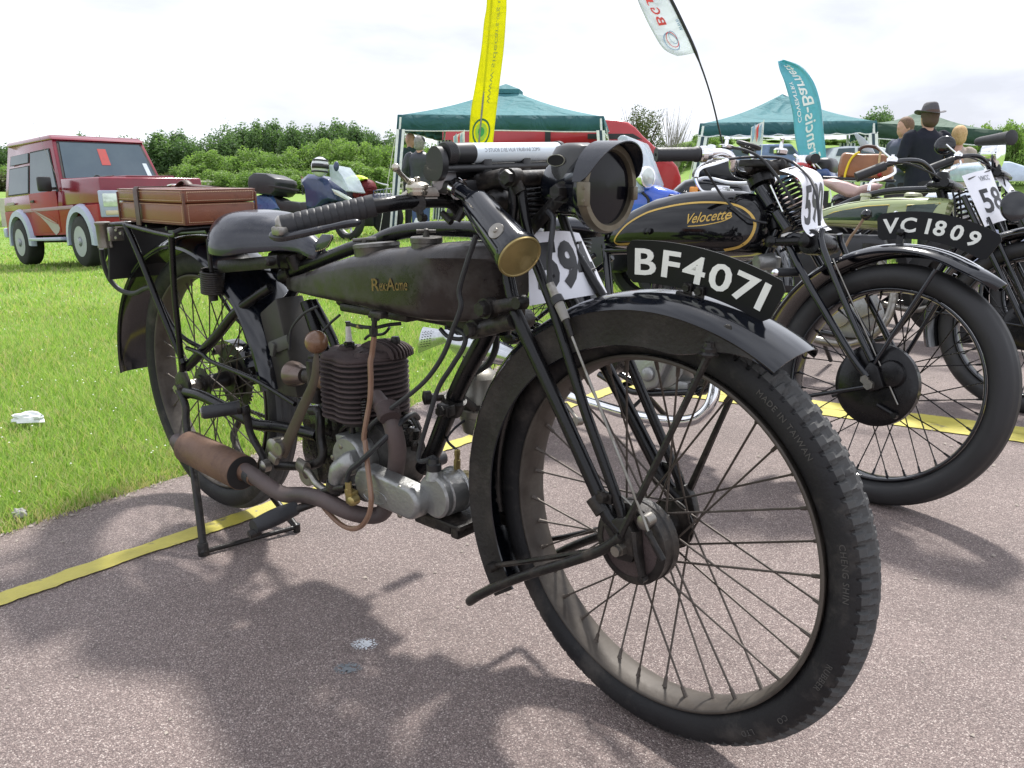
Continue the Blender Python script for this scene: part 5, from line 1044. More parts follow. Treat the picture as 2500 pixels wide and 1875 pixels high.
# magneto
g0_, g1_ = a('M', 1290, 540, -.078), a('M', 1600, 420, .0); gd = Vec((0.02, 1, .0)).normalized(); gc = Vec((g0_.x, -.078, g0_.z))
gc = Vec((.893, -.080, .292))
mb = MB(); mb.lathe(gc, gd, [(0, .036), (.004, .040), (.010, .040), (.012, .0375), (.017, .0375), (.019, .0410), (.052, .0410), (.054, .043), (.058, .043), (.060, .038), (.063, .036)], 44); mb.obj('magneto_body', alu, eng)
MB().lathe(gc+gd*.063, gd, [(0, .026), (.003, .027), (.008, .027)], 32).obj('magneto_end', alu, eng)
MB().lathe(gc+gd*.070, gd, [(0, .0262), (.020, .0262), (.023, .024), (.0232, 1e-4)], 36).obj('contact_breaker_cap', brass, eng)
mb = MB(); q = Vec((gc.x-.004, gc.y+.010, gc.z+.032)); mb.lathe(q, (0, 0, 1), [(0, .017), (.008, .015), (.016, .0125), (.018, .0125)], 22); mb.obj('pickup_boss', alu, eng)
mb = MB(); mb.lathe(q+Vec((0, 0, .016)), (0, 0, 1), [(0, .0135), (.012, .0138), (.014, .011), (.022, .010), (.024, .007)], 20); mb.obj('pickup_cap', bpl, eng)
mb = MB(); q2 = gc+gd*.056+Vec((.006, 0, .040)); mb.lathe(q2, (.05, 0, 1), [(0, .0065), (.018, .0065), (.019, .005), (.026, .005), (.027, .006), (.036, .0055), (.038, .003)], 6); mb.obj('grease_union', brass, eng)
tube('oil_wire', [q2+Vec((.002, 0, .036)), a('L', 1555, 1500, .0), a('L', 1600, 1420, .02), a('L', 1700, 1340, .05), a('L', 1830, 1270, .08)], .0024, rubb2)
mb = MB(); mb.box((.90, -.01, .246), (.11, .13, .008), ch=.002); mb.box((.955, .045, .238), (.05, .05, .022), ch=.003); mb.box((.885, -.055, .232), (.07, .02, .022), ch=.004); mb.box((.84, -.03, .222), (.06, .05, .020), ch=.005); mb.box((.93, -.02, .230), (.02, .09, .026), ch=.004); mb.obj('magneto_platform', blkd, eng)
tube('engine_plate_rail', [Vec((.50, -.03, .245)), Vec((.70, -.035, .222)), Vec((.93, -.03, .235))], .012, oily)
# black cables down to the engine
cable([a('C', 865, 760, -.092), a('C', 800, 950, -.098), a('C', 750, 1130, -.10), a('L', 1660, 470, -.10), a('L', 1600, 640, -.10), a('L', 1530, 830, -.10), a('L', 1420, 1000, -.10), a('L', 1300, 1120, -.10), a('L', 1140, 1240, -.102), a('L', 980, 1370, -.10), a('L', 930, 1440, -.09)], .0042)
cable([a('L', 1330, 1330, .0), a('L', 1290, 1300, -.03), a('L', 1200, 1360, -.08), a('L', 1040, 1520, -.11), a('B', 1240, 720, -.12), a('B', 1180, 770, -.125), a('B', 1160, 830, -.125), a('B', 1165, 870, -.125)], .0052)
cable([Vec((q.x, q.y, q.z+.04)), a('B', 1610, 700, -.07), a('L', 1420, 1300, -.06), a('L', 1490, 1090, -.05), a('L', 1590, 930, -.045), a('L', 1680, 780, -.04), a('L', 1690, 690, -.035), a('L', 1620, 640, -.03)], .0046)
cable([a('L', 1740, 990, .06), a('L', 1860, 920, .05), a('L', 1925, 800, .04), a('L', 1930, 680, .03), a('L', 1890, 600, .02)], .0062)
cable([a('L', 1500, 640, -.02), a('L', 1560, 700, -.02), a('L', 1650, 720, -.02), a('L', 1740, 690, -.02)], .0038)
mb = MB(); q = a('B', 1170, 890, -.125); mb.lathe(q+Vec((0, 0, -.012)), (0, 0, 1), [(0, .008), (.012, .008), (.013, .0062), (.026, .0062)], 6); mb.lathe(a('B', 1205, 960, -.122), (.2, -1, 0), [(-.006, .010), (.010, .009), (.012, .006)], 14); mb.box(a('B', 1190, 940, -.115), (.026, .016, .03), ch=.004); mb.obj('drain_tap', brass, eng)
tube('tap_rod', [a('B', 950, 925, -.115), a('B', 1050, 895, -.118), a('B', 1150, 880, -.12)], .0060, blkd)
# gearbox lump and levers behind the cylinder
mb = MB(); mb.lathe((.50, -.045, .275), (0, 1, 0), [(0, .055), (.004, .068), (.10, .068), (.104, .055)], 32); mb.box((.58, .01, .27), (.14, .10, .15), ch=.014); mb.lathe((.57, -.045, .34), (0, 1, 0), [(0, .028), (.05, .034)], 18); mb.box((.50, -.01, .345), (.11, .08, .05), ch=.012); mb.box((.56, 0, .30), (.10, .06, .10), ch=.012); mb.box((.49, .0, .385), (.03, .05, .05), ch=.006); mb.obj('gearbox', oily, bike)
MB().lathe((.465, -.048, .222), (0, -1, 0), [(-.02, .026), (.010, .026), (.014, .022), (.014, .004)], 28, caps=False).obj('gearbox_cap', mat('old_white_metal', (.30, .30, .24), .5, metal=.5), bike)
tube('clutch_lever', [a('B', 930, 395, -.06), a('B', 985, 410, -.065), a('B', 990, 560, -.07), a('B', 1005, 680, -.075), a('B', 940, 740, -.085), a('B', 720, 745, -.095)], .0095, blkd, 3)
tube('valve_lifter_arm', [a('B', 860, 740, -.10), a('B', 920, 790, -.108), a('B', 960, 850, -.110), a('B', 1010, 890, -.11), a('B', 1040, 900, -.11)], .0075, steel, 4)
mb = MB(); mb.tube([a('B', 855, 735, -.10), a('B', 905, 775, -.105)], [.016, .019], 14, flat=.5, flatdir=(0, 1, 0)); mb.obj('valve_lifter_pad', steel, bike)
for nme, pts, r_ in (('oil_pipe', [a('L', 700, 1520, -.05), a('L', 740, 1420, -.05), a('L', 790, 1380, -.05)], .004), ('oil_pipe', [a('L', 660, 1320, -.03), a('L', 700, 1380, -.03), a('L', 770, 1400, -.03), a('L', 800, 1340, -.03)], .005), ('oil_pipe', [a('L', 1200, 1300, .02), a('L', 1290, 1330, .02), a('L', 1340, 1420, .02)], .006)): tube(nme, pts, r_, oily)
mb = MB(); 
for u_, w_, y_, s_ in ((1250, 1390, .02, .022), (1290, 1450, .01, .026), (1230, 1480, .0, .03), (1320, 1540, .0, .02)): mb.lathe(a('L', u_, w_, y_)-Vec((0, 0, s_*.5)), (0, .1, 1), [(0, s_*.6), (s_*.8, s_*.6), (s_, s_*.4)], 8)
mb.obj('oil_union', oily, bike)
# carburettor with its bell mouth
mb = MB(); b0_, b1_ = a('L', 375, 985, -.052), a('L', 470, 1000, -.050); mb.lathe(b0_-Vec((.012, 0, .002)), b1_-b0_, [(0, .0250), (.002, .0275), (.014, .0270), (.034, .021), (.045, .016)], 32); mb.obj('carburettor_bell', mat('bronzed_bell', (.13, .09, .075), .35, metal=.7, col2=(.22, .19, .17), nscale=14), bike)
mb = MB(); q = a('L', 540, 1010, -.045); mb.lathe(q+Vec((0, 0, -.055)), (0, 0, 1), [(0, .014), (.03, .014), (.034, .018), (.09, .018), (.095, .013), (.10, .013)], 20); mb.tube([b1_, a('L', 640, 1020, -.04)], .016, 16); mb.lathe(a('L', 580, 1000, -.045), (1, .1, .05), [(0, .022), (.014, .022)], 20); mb.obj('carburettor', blkd, bike)
mb = MB(); mb.lathe(a('L', 600, 1030, -.045), (1, .1, 0), [(-.008, .019), (0, .021), (.014, .021), (.016, .018), (.03, .018)], 20); mb.obj('inlet_clip', rusttan, bike)
# hand gear lever
kb, l1, l2 = a('L', 545, 742, -.110), a('L', 525, 1050, -.118), a('L', 285, 1600, -.125)
MB().ball(kb, .0225, 24).obj('gear_knob', mat('worn_bakelite_knob', (.11, .052, .028), .3, col2=(.19, .10, .05), nscale=30, coat=.3), bike)
mb = MB(); gp = crm([kb, a('L', 545, 850, -.114), l1, a('L', 430, 1270, -.122), l2], 5); mb.tube(gp, [.0045]*5+[.008, .010, .0115, .012, .012, .0125, .013, .0135, .014, .014, .0145, .015, .0155, .016, .016, .016], 12, flat=.30, flatdir=(0, 1, 0)); mb.obj('gear_lever', mat('brown_lever_steel', (.05, .036, .026), .5, metal=.0, spec=.2, col2=(.085, .065, .05), nscale=12, bump=.2), bike)
mb = MB(); mb.lathe(a('Q', 1880, 810, -.12), (0, -1, 0), [(-.02, .024), (.004, .024), (.008, .018)], 24); mb.lathe(a('Q', 1960, 800, -.13), (0, -1, 0), [(-.01, .014), (.006, .014)], 14); mb.obj('lever_boss', steel, bike)
mb = MB(); mb.box(a('Q', 1870, 930, -.125), (.03, .012, .02), Matrix.Rotation(R(20), 3, 'Y'), ch=.004); mb.lathe(a('Q', 1740, 1040, -.125), (0, -1, 0), [(-.01, .014), (.004, .013), (.008, .006)], 16); mb.obj('lever_shackle', steel, bike)
# kick-starter and its rubber
k0, k1 = a('Q', 905, 320, -.185), a('Q', 1440, 240, -.115)
MB().lathe(k0, k1-k0, [(0, .0125), (.004, .0145), ((k1-k0).length-.008, .0150), ((k1-k0).length-.004, .012)], 22).obj('kickstart_rubber', rubb2, bike)
MB().lathe(k0, k1-k0, [(-.003, .010), (.002, .0135)], 20).obj('kickstart_end', steel, bike)
mb = MB(); mb.lathe(k1, k1-k0, [(-.010, .0155), (-.002, .0155)], 20); mb.tube(crm([k1+Vec((0, .005, 0)), a('Q', 1500, 330, -.108), a('Q', 1560, 600, -.105), a('Q', 1720, 900, -.10), a('Q', 1750, 1010, -.10)], 5), [.012, .009, .0085, .0085, .010], 12, flat=.7); mb.obj('kickstart_lever', blkd, bike)
# exhaust pipe and silencer
tube('exhaust_pipe', [a('L', 1000, 1170, -.07), a('L', 1095, 1300, -.085), a('L', 1135, 1400, -.09), a('M', 1085, 100, -.080), a('M', 1060, 330, -.055), a('M', 1000, 560, -.052), a('M', 930, 715, -.060), a('M', 760, 735, -.085), a('M', 560, 680, -.110), a('M', 380, 590, -.122), a('B', 900, 930, -.128), a('B', 760, 925, -.135), a('B', 660, 870, -.142), a('B', 590, 820, -.146), a('B', 510, 770, -.148)], .0165, rustpipe, 6, 18)
mb = MB(); q0, q1 = a('L', 1060, 1300, -.095), a('L', 1200, 1290, -.105); mb.lathe(a('L', 1090, 1240, -.09), a('L', 1130, 1400, -.108)-a('L', 1090, 1240, -.09), [(0, .021), (.02, .022), (.028, .0185)], 22); mb.obj('exhaust_nut', rustfin, bike)
s0, s1 = a('B', 160, 625, -.150), a('B', 500, 790, -.150); sd_ = s1-s0; sl = sd_.length
MB().lathe(s0, sd_, [(-.034, .017), (-.002, .022), (0, .036), (.002, .0385), (sl-.002, .0385), (sl, .0378)], 40).obj('silencer', rusttan, bike)
MB().lathe(s0, sd_, [(sl-.001, .0378), (sl+.0005, .037), (sl+.004, .019), (sl+.004, .017)], 36, caps=False).obj('silencer_end', mat('soot_black', (.008, .007, .007), .7), bike)
MB().lathe(s0, sd_, [(-.060, .0185), (-.030, .0185), (-.004, .024)], 24).obj('silencer_tail', rustpipe, bike)
mb = MB(); q = a('B', 545, 800, -.147); mb.lathe(q, a('B', 640, 860, -.143)-q, [(-.006, .0185), (.012, .0190)], 24); mb.obj('silencer_clip', rubb2, bike)
mb = MB(); mb.lathe(q, a('B', 640, 860, -.143)-q, [(-.03, .0178), (.018, .0182)], 24); mb.obj('silencer_neck', rusttan, bike)
# footrest
f0, f1 = a('O', 1140, 715, -.235), a('O', 1330, 630, -.145)
mb = MB(); fd = (f1-f0); fl = fd.length; secs = []
for k in range(11):
    t = k/10; ww = .0150+.0035*math.sin(math.pi*t); secs.append([f0.lerp(f1, t)+Vec((math.cos(j*math.pi/8)*ww*1.05, 0, math.sin(j*math.pi/8)*ww*(.85 if math.sin(j*math.pi/8) < 0 else 1.0))) for j in range(16)])
mb.loft(secs); mb.obj('footrest_rubber', rubb2, bike)
MB().lathe(f0+Vec((0, 0, -.012)), fd, [(-.010, .0085), (.012, .0095)], 14).obj('footrest_end', blkd, bike)
tube('footrest_bar', [f1-fd*.3, a('O', 1450, 590, -.10), Vec((.60, -.04, .225)), Vec((.60, .10, .225))], .0085, blkd, 3)
mb = MB(); f2, f3_ = Vec((.60, .13, .222)), Vec((.60, .22, .218)); mb.tube([f2, f3_], .016, 14); mb.obj('footrest_rubber', rubb2, bike)
# acetylene generator on the far side of the down tube
ac = a('L', 1810, 1150, .085); acm = mat('dull_zinc_can', (.27, .26, .23), .4, metal=.55, col2=(.17, .16, .13), nscale=9, bump=.15, dust=(.09, .08, .06), dscale=12)
mb = MB(); mb.lathe(ac-Vec((0, 0, .075)), (0, 0, 1), [(0, .026), (.004, .034), (.018, .038), (.030, .0395), (.036, .0395), (.038, .0415), (.050, .0415), (.052, .0395), (.080, .0395), (.084, .0365), (.112, .0365), (.120, .030), (.126, .018), (.130, .008), (.140, .007)], 36); mb.obj('acetylene_generator', acm, bike)
mb = MB(); mb.lathe(ac-Vec((0, 0, .022)), (0, 0, 1), [(0, .0405), (.012, .0405)], 32); mb.tube([ac+Vec((.02, -.035, -.016)), a('L', 1640, 1150, -.0)], .008, 8, flat=.4, flatdir=(1, 0, 0)); mb.obj('generator_strap', blkd, bike)
# ---- suitcase and its strap: a thing of its own, on the carrier
SUIT = Frame(B1.M @ Vec((-.030, -.016, .741)), -0.73133, 0.02075)
suit = empty('leather_suitcase', SUIT.M); tag(suit, 'brown stitched leather suitcase strapped on the rear carrier of the old motorcycle', 'suitcase')
sx, sy, sh = .335, .180, .078
def rbox(c, d, m, name, parent, bev): return MB().box(c, d).obj(name, m, parent, bev=bev, seg=3)
rbox((0, 0, .0240), (sx-.004, sy-.004, .048), leather, 'case_body', suit, .005)
rbox((0, 0, .0640), (sx, sy, .030), leather, 'case_lid', suit, .005)
E2 = MB()
for x in (-sx/2, sx/2):
    for y in (-sy/2, sy/2):
        E2.box((x*.9945, y*.990, .036), (.005, .005, .070), ch=.001)
for z in (.0025, .0770):
    for y in (-1, 1): E2.box((0, y*(sy/2-.0012), z), (sx-.002, .0030, .0028), ch=.001)
    for x in (-1, 1): E2.box((x*(sx/2-.0012), 0, z), (.0030, sy-.002, .0028), ch=.001)
o = E2.obj('case_binding', leath2, suit); o['kind'] = 'stuff'
ST = MB()
def stitchline(p, q):
    p, q = Vec(p), Vec(q); n = int((q-p).length/.0042)
    for k in range(n): ST.tube([p.lerp(q, (k+.15)/n), p.lerp(q, (k+.7)/n)], .0008, 4)
yy, xx = -sy/2-.0012, sx/2+.0012
for z in (.007, .0455, .0545, .073): stitchline((-sx/2+.01, yy, z), (sx/2-.008, yy, z)); stitchline((xx, -sy/2+.008, z), (xx, sy/2-.008, z))
for z0_, z1_ in ((.007, .045), (.055, .073)): stitchline((sx/2-.009, yy, z0_), (sx/2-.009, yy, z1_)); stitchline((xx, -sy/2+.009, z0_), (xx, -sy/2+.009, z1_)); stitchline((xx, sy/2-.009, z0_), (xx, sy/2-.009, z1_))
o = ST.obj('stitching', thread, suit); o['kind'] = 'stuff'
sxp = -.055
mb = MB(); y1_ = sy/2+.003; P = [Vec((sxp, -y1_, -.006)), Vec((sxp, -y1_, .076)), Vec((sxp, -y1_+.004, .0815)), Vec((sxp, y1_-.004, .0815)), Vec((sxp, y1_, .076)), Vec((sxp, y1_, -.006))]
mb.loft([[p+Vec((-.011, 0, 0)), p+Vec((.011, 0, 0)), p+Vec((.011, n_.y*.0025, n_.z*.0025)), p+Vec((-.011, n_.y*.0025, n_.z*.0025))] for p, n_ in zip(P, [Vec((0, -1, 0)), Vec((0, -1, .3)), Vec((0, -.6, 1)), Vec((0, .6, 1)), Vec((0, 1, .3)), Vec((0, 1, 0))])]); mb.obj('luggage_strap', strapl, suit)
mb = MB(); mb.tube(crm([Vec((-.03, .0, .083)), Vec((.02, .005, .087)), Vec((.09, .0, .084)), Vec((.15, .0, .083))], 5), .013, 8, flat=.12, flatdir=(0, 0, 1)); mb.tube(crm([Vec((-.02, -.005, .084)), Vec((.01, -.002, .096)), Vec((.03, .0, .086))], 5), .010, 8, flat=.3, flatdir=(0, 0, 1)); mb.obj('strap_tail', strapl, suit)
MB().tube([Vec((-.055, -.014, .085)), Vec((-.035, -.014, .087)), Vec((-.035, .014, .087)), Vec((-.055, .014, .085))], .0018, 6, closed=True).obj('strap_buckle', chrome, suit)
# ------------------------------------------------------------------ THE BLACK MOTORCYCLE BEHIND IT (number card 590) AND THE ROW BEYOND
def half(p, s): return Vec((p.x, s*abs(p.y), p.z))
def tb(parent, name, pts, r, m, n=5, seg=12, **k): return MB().tube(crm(pts, n), r, seg, **k).obj(name, m, parent)
def ln(parent, name, p, q, r, m): return MB().tube([p, q], r, 12).obj(name, m, parent)
def old_wheel(parent, name, M, RT, RB, hw, drum, dm, nsp=36, yd=-.055, rimmat=None, tread='rib', sp=None):
    w = empty(name, M, parent); tyre_mesh(RT, RB, hw, tread).obj('tyre', mat('tyre_rubber_clean', (.014, .014, .015), .6, col2=(.026, .026, .027), nscale=9, bump=.1, dust=(.10, .095, .09), dscale=8, dlo=.58, dhi=.9), w, ang=40)
    rim_mesh(RB, min(hw*.72, .030)).obj('rim', rimmat or blkg, w, ang=50)
    spokes(w, RB, nsp, .045 if drum else .032, .036, sp or blk, off=2)
    MB().lathe((0, -.04, 0), (0, 1, 0), [(0, .03), (.008, .048), (.011, .048), (.014, .024), (.066, .024), (.069, .048), (.072, .048), (.08, .03)], 28).obj('hub', blk, w)
    if drum:
        mb = MB(); mb.lathe((0, yd, 0), (0, 1, 0), [(-.010, .020), (-.010, .05), (-.006, drum*.86), (-.003, drum*.90), (.0, drum*.97), (.003, drum), (.022, drum), (.026, drum*.9), (.035, .05)], 56); mb.obj('brake_drum', blk, w)
        mb = MB(); mb.lathe((drum*.38, yd-.010, drum*.32), (0, -1, 0), [(0, drum*.34), (.008, drum*.30), (.012, drum*.2), (.012, 1e-4)], 20); mb.tube([(drum*.2, yd-.016, -drum*.45), (drum*.62, yd-.016, -drum*.60)], .006, 8); mb.lathe((drum*.64, yd-.012, -drum*.62), (0, -1, 0), [(0, .009), (.012, .008)], 10); mb.lathe((-drum*.5, yd-.006, drum*.5), (0, -1, 0), [(0, .009), (.006, .007)], 10); mb.obj('brake_cam', blk, w)
    return w
WB2 = 1.36; R2 = .32086
B2w = Frame((0.96793, 2.11908, 0), -.84109, -.14877)            # the front wheel, steered a little
_y2 = -.775
B2 = Frame((0.96793-math.cos(_y2)*WB2, 2.11908-math.sin(_y2)*WB2, 0), _y2, -.14877)
bike2 = empty('vintage_motorcycle', B2.M)
tag(bike2, 'black motorcycle with gold-lined tank and VC 1809 plate, second in the row', 'motorcycle', 'old motorcycles parked in a row')
def b(c, x, y, yy=0.0): return B2.at(c, x, y, yy, 1)
def bf(c, x, y, yy=0.0):                                       # point read on the steered front, given in the bike's own frame
    return B2.I @ (B2w.M @ (B2w.at(c, x, y, yy, 1)))
steer2 = B2.M.inverted() @ B2w.M
fr2 = steer2 @ Matrix.Translation((0, 0, R2))
old_wheel(bike2, 'front_wheel', fr2, R2, .2561, .044, .110, blk, yd=-.062)
old_wheel(bike2, 'rear_wheel', Matrix.Translation((0, 0, R2)), R2, .2561, .044, .08, blk)
fg = empty('front_mudguard', steer2, bike2)
mb = MB(); arcsweep(mb, (0, 0, R2), None, 50, 205, 80, lambda t, P: guard_prof(.372+.010*max(0, .1-t)/.1, .066*(1-.75*max(0, .06-t)/.06), .002)); mb.obj('guard_blade', blkg, fg, ang=40)
mb = MB(); arcsweep(mb, (0, 0, R2), [(.3725, -.010), (.3725, .010), (.3755, .006), (.3755, -.006)], 53, 200, 60); mb.obj('guard_highlight', chrome, fg)  # bright strip added along the crown in place of its white highlight lines
def w2(c, x, y, yy=0.0): return B2w.at(c, x, y, yy, 1)
WC = Vec((0, 0, R2))
rT = [polar(w2(*q), WC) for q in (('K', 800, 530), ('K', 1300, 590), ('K', 1700, 740))]; rB = [polar(w2(*q), WC) for q in (('K', 700, 795), ('K', 1200, 830), ('K', 1650, 1030))]
ro2 = max(sum(q[0] for q in rT)/3, .46); ri2 = min(sum(q[0] for q in rB)/3, .40)
an2 = [polar(w2(*q), WC)[1] for q in (('K', 775, 665), ('K', 965, 670), ('K', 1175, 695), ('K', 1295, 730), ('K', 1475, 780), ('K', 1650, 850))]
a0_, a1_ = polar(w2('K', 630, 660), WC)[1], polar(w2('K', 1870, 960), WC)[1]
plp = plate(bike2, B2, WC, ri2, ro2, a0_, a1_, -.001, fg, 'VC1809', .065, None, .0016, angs=an2, font_h=.55, gap=.95)
mb = MB()
for q in (('K', 890, 760), ): p = w2(*q); mb.lathe(p+Vec((0, -.006, .004)), (0, -1, 0), [(0, .010), (.008, .009), (.01, .005)], 12); mb.box(p+Vec((0, -.003, -.028)), (.018, .008, .05), ch=.001)
mb.obj('plate_clip', blk, fg)
for s in (-1, 1):
    f_ = lambda c, x, y, yy: half(w2(c, x, y, -yy), s)
    ln(fg, 'mudguard_stay', f_('I', 1735, 240, .066), f_('I', 1350, 825, .085), .0058, blkg)
    ln(fg, 'mudguard_stay', Vec((.01, s*.088, R2)), half(w2('T', 320, 880, -.08), s)*1.0+Vec((0, 0, 0)), .0058, blkg)
    tb(fg, 'fork_leg', [f_('T', 740, 750, .088), f_('I', 1240, 640, .085), f_('I', 940, 110, .068), f_('G', 1900, 1400, .05)], .0105, blkg, 4)
    tb(fg, 'fork_leg', [f_('T', 770, 640, .088), f_('I', 1290, 520, .085), f_('I', 1125, 120, .066), f_('G', 2060, 1330, .05)], .0090, blkg, 4)
    mb = MB(); mb.loft([[Vec((q.x, y, q.z)) for q in (w2('T', 690, 740, -.09), w2('T', 760, 640, -.09), w2('T', 810, 680, -.09), w2('T', 850, 820, -.09), Vec((0, 0, R2-.02)))] for y in (s*.080, s*.092)]); mb.obj('fork_end', blk, fg, bev=.003)
mb = MB(); p = Vec((0, -.105, R2)); mb.hexbolt(p, (0, 1, 0), .0135, .02); q = w2('T', 725, 765, -.095); mb.hexbolt(q+Vec((0, -.006, 0)), (0, 1, 0), .012, .014); mb.obj('spindle_nut', steel, fg)
ln(fg, 'brake_rod', w2('I', 1180, 180, -.07), w2('T', 945, 935, -.08), .0022, steel)
# link arms
for s in (-1, 1):
    p0_, p1_ = half(w2('G', 1600, 1440, -.08), s), half(w2('G', 1905, 1435, -.08), s)
    mb = MB(); mb.tube([p0_, p1_], .012, 12, flat=.7, flatdir=(0, 1, 0)); 
    for p in (p0_, p1_): mb.lathe(p, (0, s, 0), [(-.012, .017), (.010, .017), (.014, .010)], 16)
    mb.obj('fork_link', blk, fg)
mb = MB(); mb.lathe(w2('G', 1950, 1440, -.06), (0, -1, 0), [(-.10, .030), (0, .036), (.006, .034), (.008, .02)], 24); mb.obj('fork_damper', blk, fg)
# tank: rounded saddle tank
def tsec2(x, w, zt, zb):
    return [Vec((x, w*math.copysign(abs(math.cos(t))**.72, math.cos(t)), (zt+zb)/2+(zt-zb)/2*math.copysign(abs(math.sin(t))**(.8 if math.sin(t) > 0 else .5), math.sin(t)))) for t in [2*math.pi*k/36 for k in range(36)]]
def tank2(parent, S, m): return MB().loft([tsec2(*t) for t in S]).obj('petrol_tank', m, parent, ang=60)
T2 = [(.385,.03,.665,.635),(.40,.060,.690,.630),(.45,.088,.725,.628),(.52,.108,.765,.625),(.60,.122,.798,.622),(.70,.130,.818,.620),(.80,.130,.826,.618),(.88,.122,.824,.622),(.935,.104,.812,.635),(.965,.075,.792,.655),(.975,.04,.770,.68)]
tank2(bike2, T2, mat('piano_black', (.003, .003, .004), .07, rvar=.02))
gl = mat('gold_line', (.50, .33, .08), .35, metal=.3, rvar=.03)
def surf2(p, S, lift=.0008):                                   # move a side point onto the tank's flank
    x = min(max(p.x, S[0][0]), S[-1][0]); i = max(k for k in range(len(S)-1) if S[k][0] <= x); t = (x-S[i][0])/(S[i+1][0]-S[i][0]); w, zt, zb = [S[i][k]+(S[i+1][k]-S[i][k])*t for k in (1, 2, 3)]
    zc, h = (zt+zb)/2, (zt-zb)/2; sn = min(abs(p.z-zc)/h, .98); e = .8 if p.z > zc else .5; sn = sn**(1/e); yy = w*max(1-sn*sn, 0)**(.72/2)
    return Vec((p.x, -(yy+lift), p.z))
def ribbon(parent, pts, wd, S, m, name):
    P = crm(pts, 8); mb = MB(); 
    for i, p in enumerate(P):
        t = (P[min(i+1, len(P)-1)]-P[max(i-1, 0)]); t.y = 0; t.normalize(); nrm_ = Vec((-t.z, 0, t.x)); mb.v += [surf2(p+nrm_*wd/2, S), surf2(p-nrm_*wd/2, S)]
    mb.f = [(2*i, 2*i+1, 2*i+3, 2*i+2) for i in range(len(P)-1)]; return mb.obj(name, m, parent)
def bt(c, x, y): return b(c, x, y, -.115)
ribbon(bike2, [bt('G', 330, 1450), bt('G', 140, 1440), bt('G', 260, 1300), bt('G', 480, 1180), bt('G', 760, 1110), bt('G', 1000, 1085), bt('G', 1220, 1095), bt('G', 1350, 1150), bt('G', 1400, 1250), bt('G', 1370, 1380), bt('G', 1290, 1470), bt('G', 1150, 1510)], .0062, T2, gl, 'gold_lining')
def label_on(parent, body, p0_, p1_, h, S, m, name, shear=.3, off=.01):
    t = text_mesh(body, Matrix.Identity(4), m, name, parent, ext=.0, size=1, off=off, shear=shear)
    bm = bmesh.new(); bm.from_mesh(t.data); bmesh.ops.triangulate(bm, faces=bm.faces); bmesh.ops.subdivide_edges(bm, edges=bm.edges, cuts=1); bm.to_mesh(t.data); bm.free()
    xs_ = [v.co.x for v in t.data.vertices]; y_ = [v.co.y for v in t.data.vertices]; x0, x1, yl, yh = min(xs_), max(xs_), min(y_), max(y_)
    for v in t.data.vertices: q = p0_.lerp(p1_, (v.co.x-x0)/(x1-x0)); v.co = surf2(Vec((q.x, q.y, q.z+h*(v.co.y-yl)/(yh-yl))), S, .0012)
    return t
p0_, p1_ = bt('G', 860, 1285), bt('G', 1235, 1235)
label_on(bike2, 'Velocette', p0_, p1_, .030, T2, gl, 'tank_lettering', .35)
ribbon(bike2, [bt('G', 870, 1305), bt('G', 1000, 1295), bt('G', 1150, 1262), bt('G', 1220, 1230), bt('G', 1240, 1205), bt('G', 1200, 1200)], .0028, T2, gl, 'lettering_flourish')
mb = MB(); 
for u_ in (475, 515): mb.lathe(surf2(bt('G', u_, 1350), T2, -.004), (0, -1, .1), [(0, .010), (.012, .009), (.014, .004)], 12)
mb.obj('knee_grip_stud', blk, bike2)
mb = MB(); mb.loft([[Vec((x, s*y, z)) for x, y, z in ((.48, -.02, .79), (.60, -.06, .828), (.60, .0, .83), (.48, 0, .79))] for s in (1, -1)]) if 0 else None
mb = MB(); mb.lathe(b('G', 1160, 985, .02)-Vec((0, 0, .004)), (0, 0, 1), [(0, .036), (.004, .037), (.010, .035), (.012, .028)], 30); q = b('G', 1155, 945, .02); mb.tube([q+Vec((-.02, -.01, 0)), q+Vec((.02, .01, 0))], .004, 8); mb.obj('filler_cap', chrome, bike2)
# headstock, spring and clips
hb2, ht2 = b('G', 1650, 1330, 0), b('G', 1500, 870, 0); d_ = (ht2-hb2)
MB().lathe(hb2, d_, [(0, .026), (.02, .022), (d_.length-.02, .022), (d_.length, .028)], 20).obj('steering_head', blk, bike2)
MB().lathe(b('G', 1510, 900, -.01), d_, [(-.012, .030), (-.010, .038), (.016, .040), (.018, .034), (.02, .03)], 24).obj('head_lock_ring', blk, bike2)
ln(bike2, 'fork_tube', b('G', 1490, 960, -.05), b('G', 1590, 1120, -.05), .016, blkg); ln(bike2, 'fork_tube', b('G', 1640, 1180, -.05), b('G', 1740, 1330, -.05), .016, blkg)
ln(bike2, 'chrome_strip', b('G', 1590, 930, -.055), b('G', 1700, 1170, -.055), .003, chrome)
coil(b('G', 1700, 880, .02), b('G', 1880, 1290, .02), lambda t: .030+.008*math.sin(math.pi*t), .0048, 10, blkg, 'fork_spring', bike2)
mb = MB(); kk = b('G', 1390, 570, 0); mb.lathe(kk-Vec((0, 0, .006)), (.25, 0, 1), [(-.02, .012), (-.004, .022), (.0, .036), (.003, .039), (.010, .039), (.013, .033)]+[], 18); mb.obj('damper_knob', bpl, bike2)
ln(bike2, 'damper_rod', kk, b('G', 1440, 700, 0), .009, chrome)
mb = MB(); mb.box(b('G', 1540, 770, 0), (.09, .16, .022), ch=.006); mb.lathe(b('G', 1420, 780, -.05), (0, -1, 0), [(-.02, .014), (.02, .014), (.024, .008)], 14); mb.tube([b('G', 1400, 780, -.05), b('G', 1690, 740, .02)], .016, 14); mb.lathe(b('G', 1690, 750, .02), (0, -1, 0), [(-.03, .017), (.012, .017), (.016, .010)], 14); mb.obj('top_yoke', blkd, bike2)
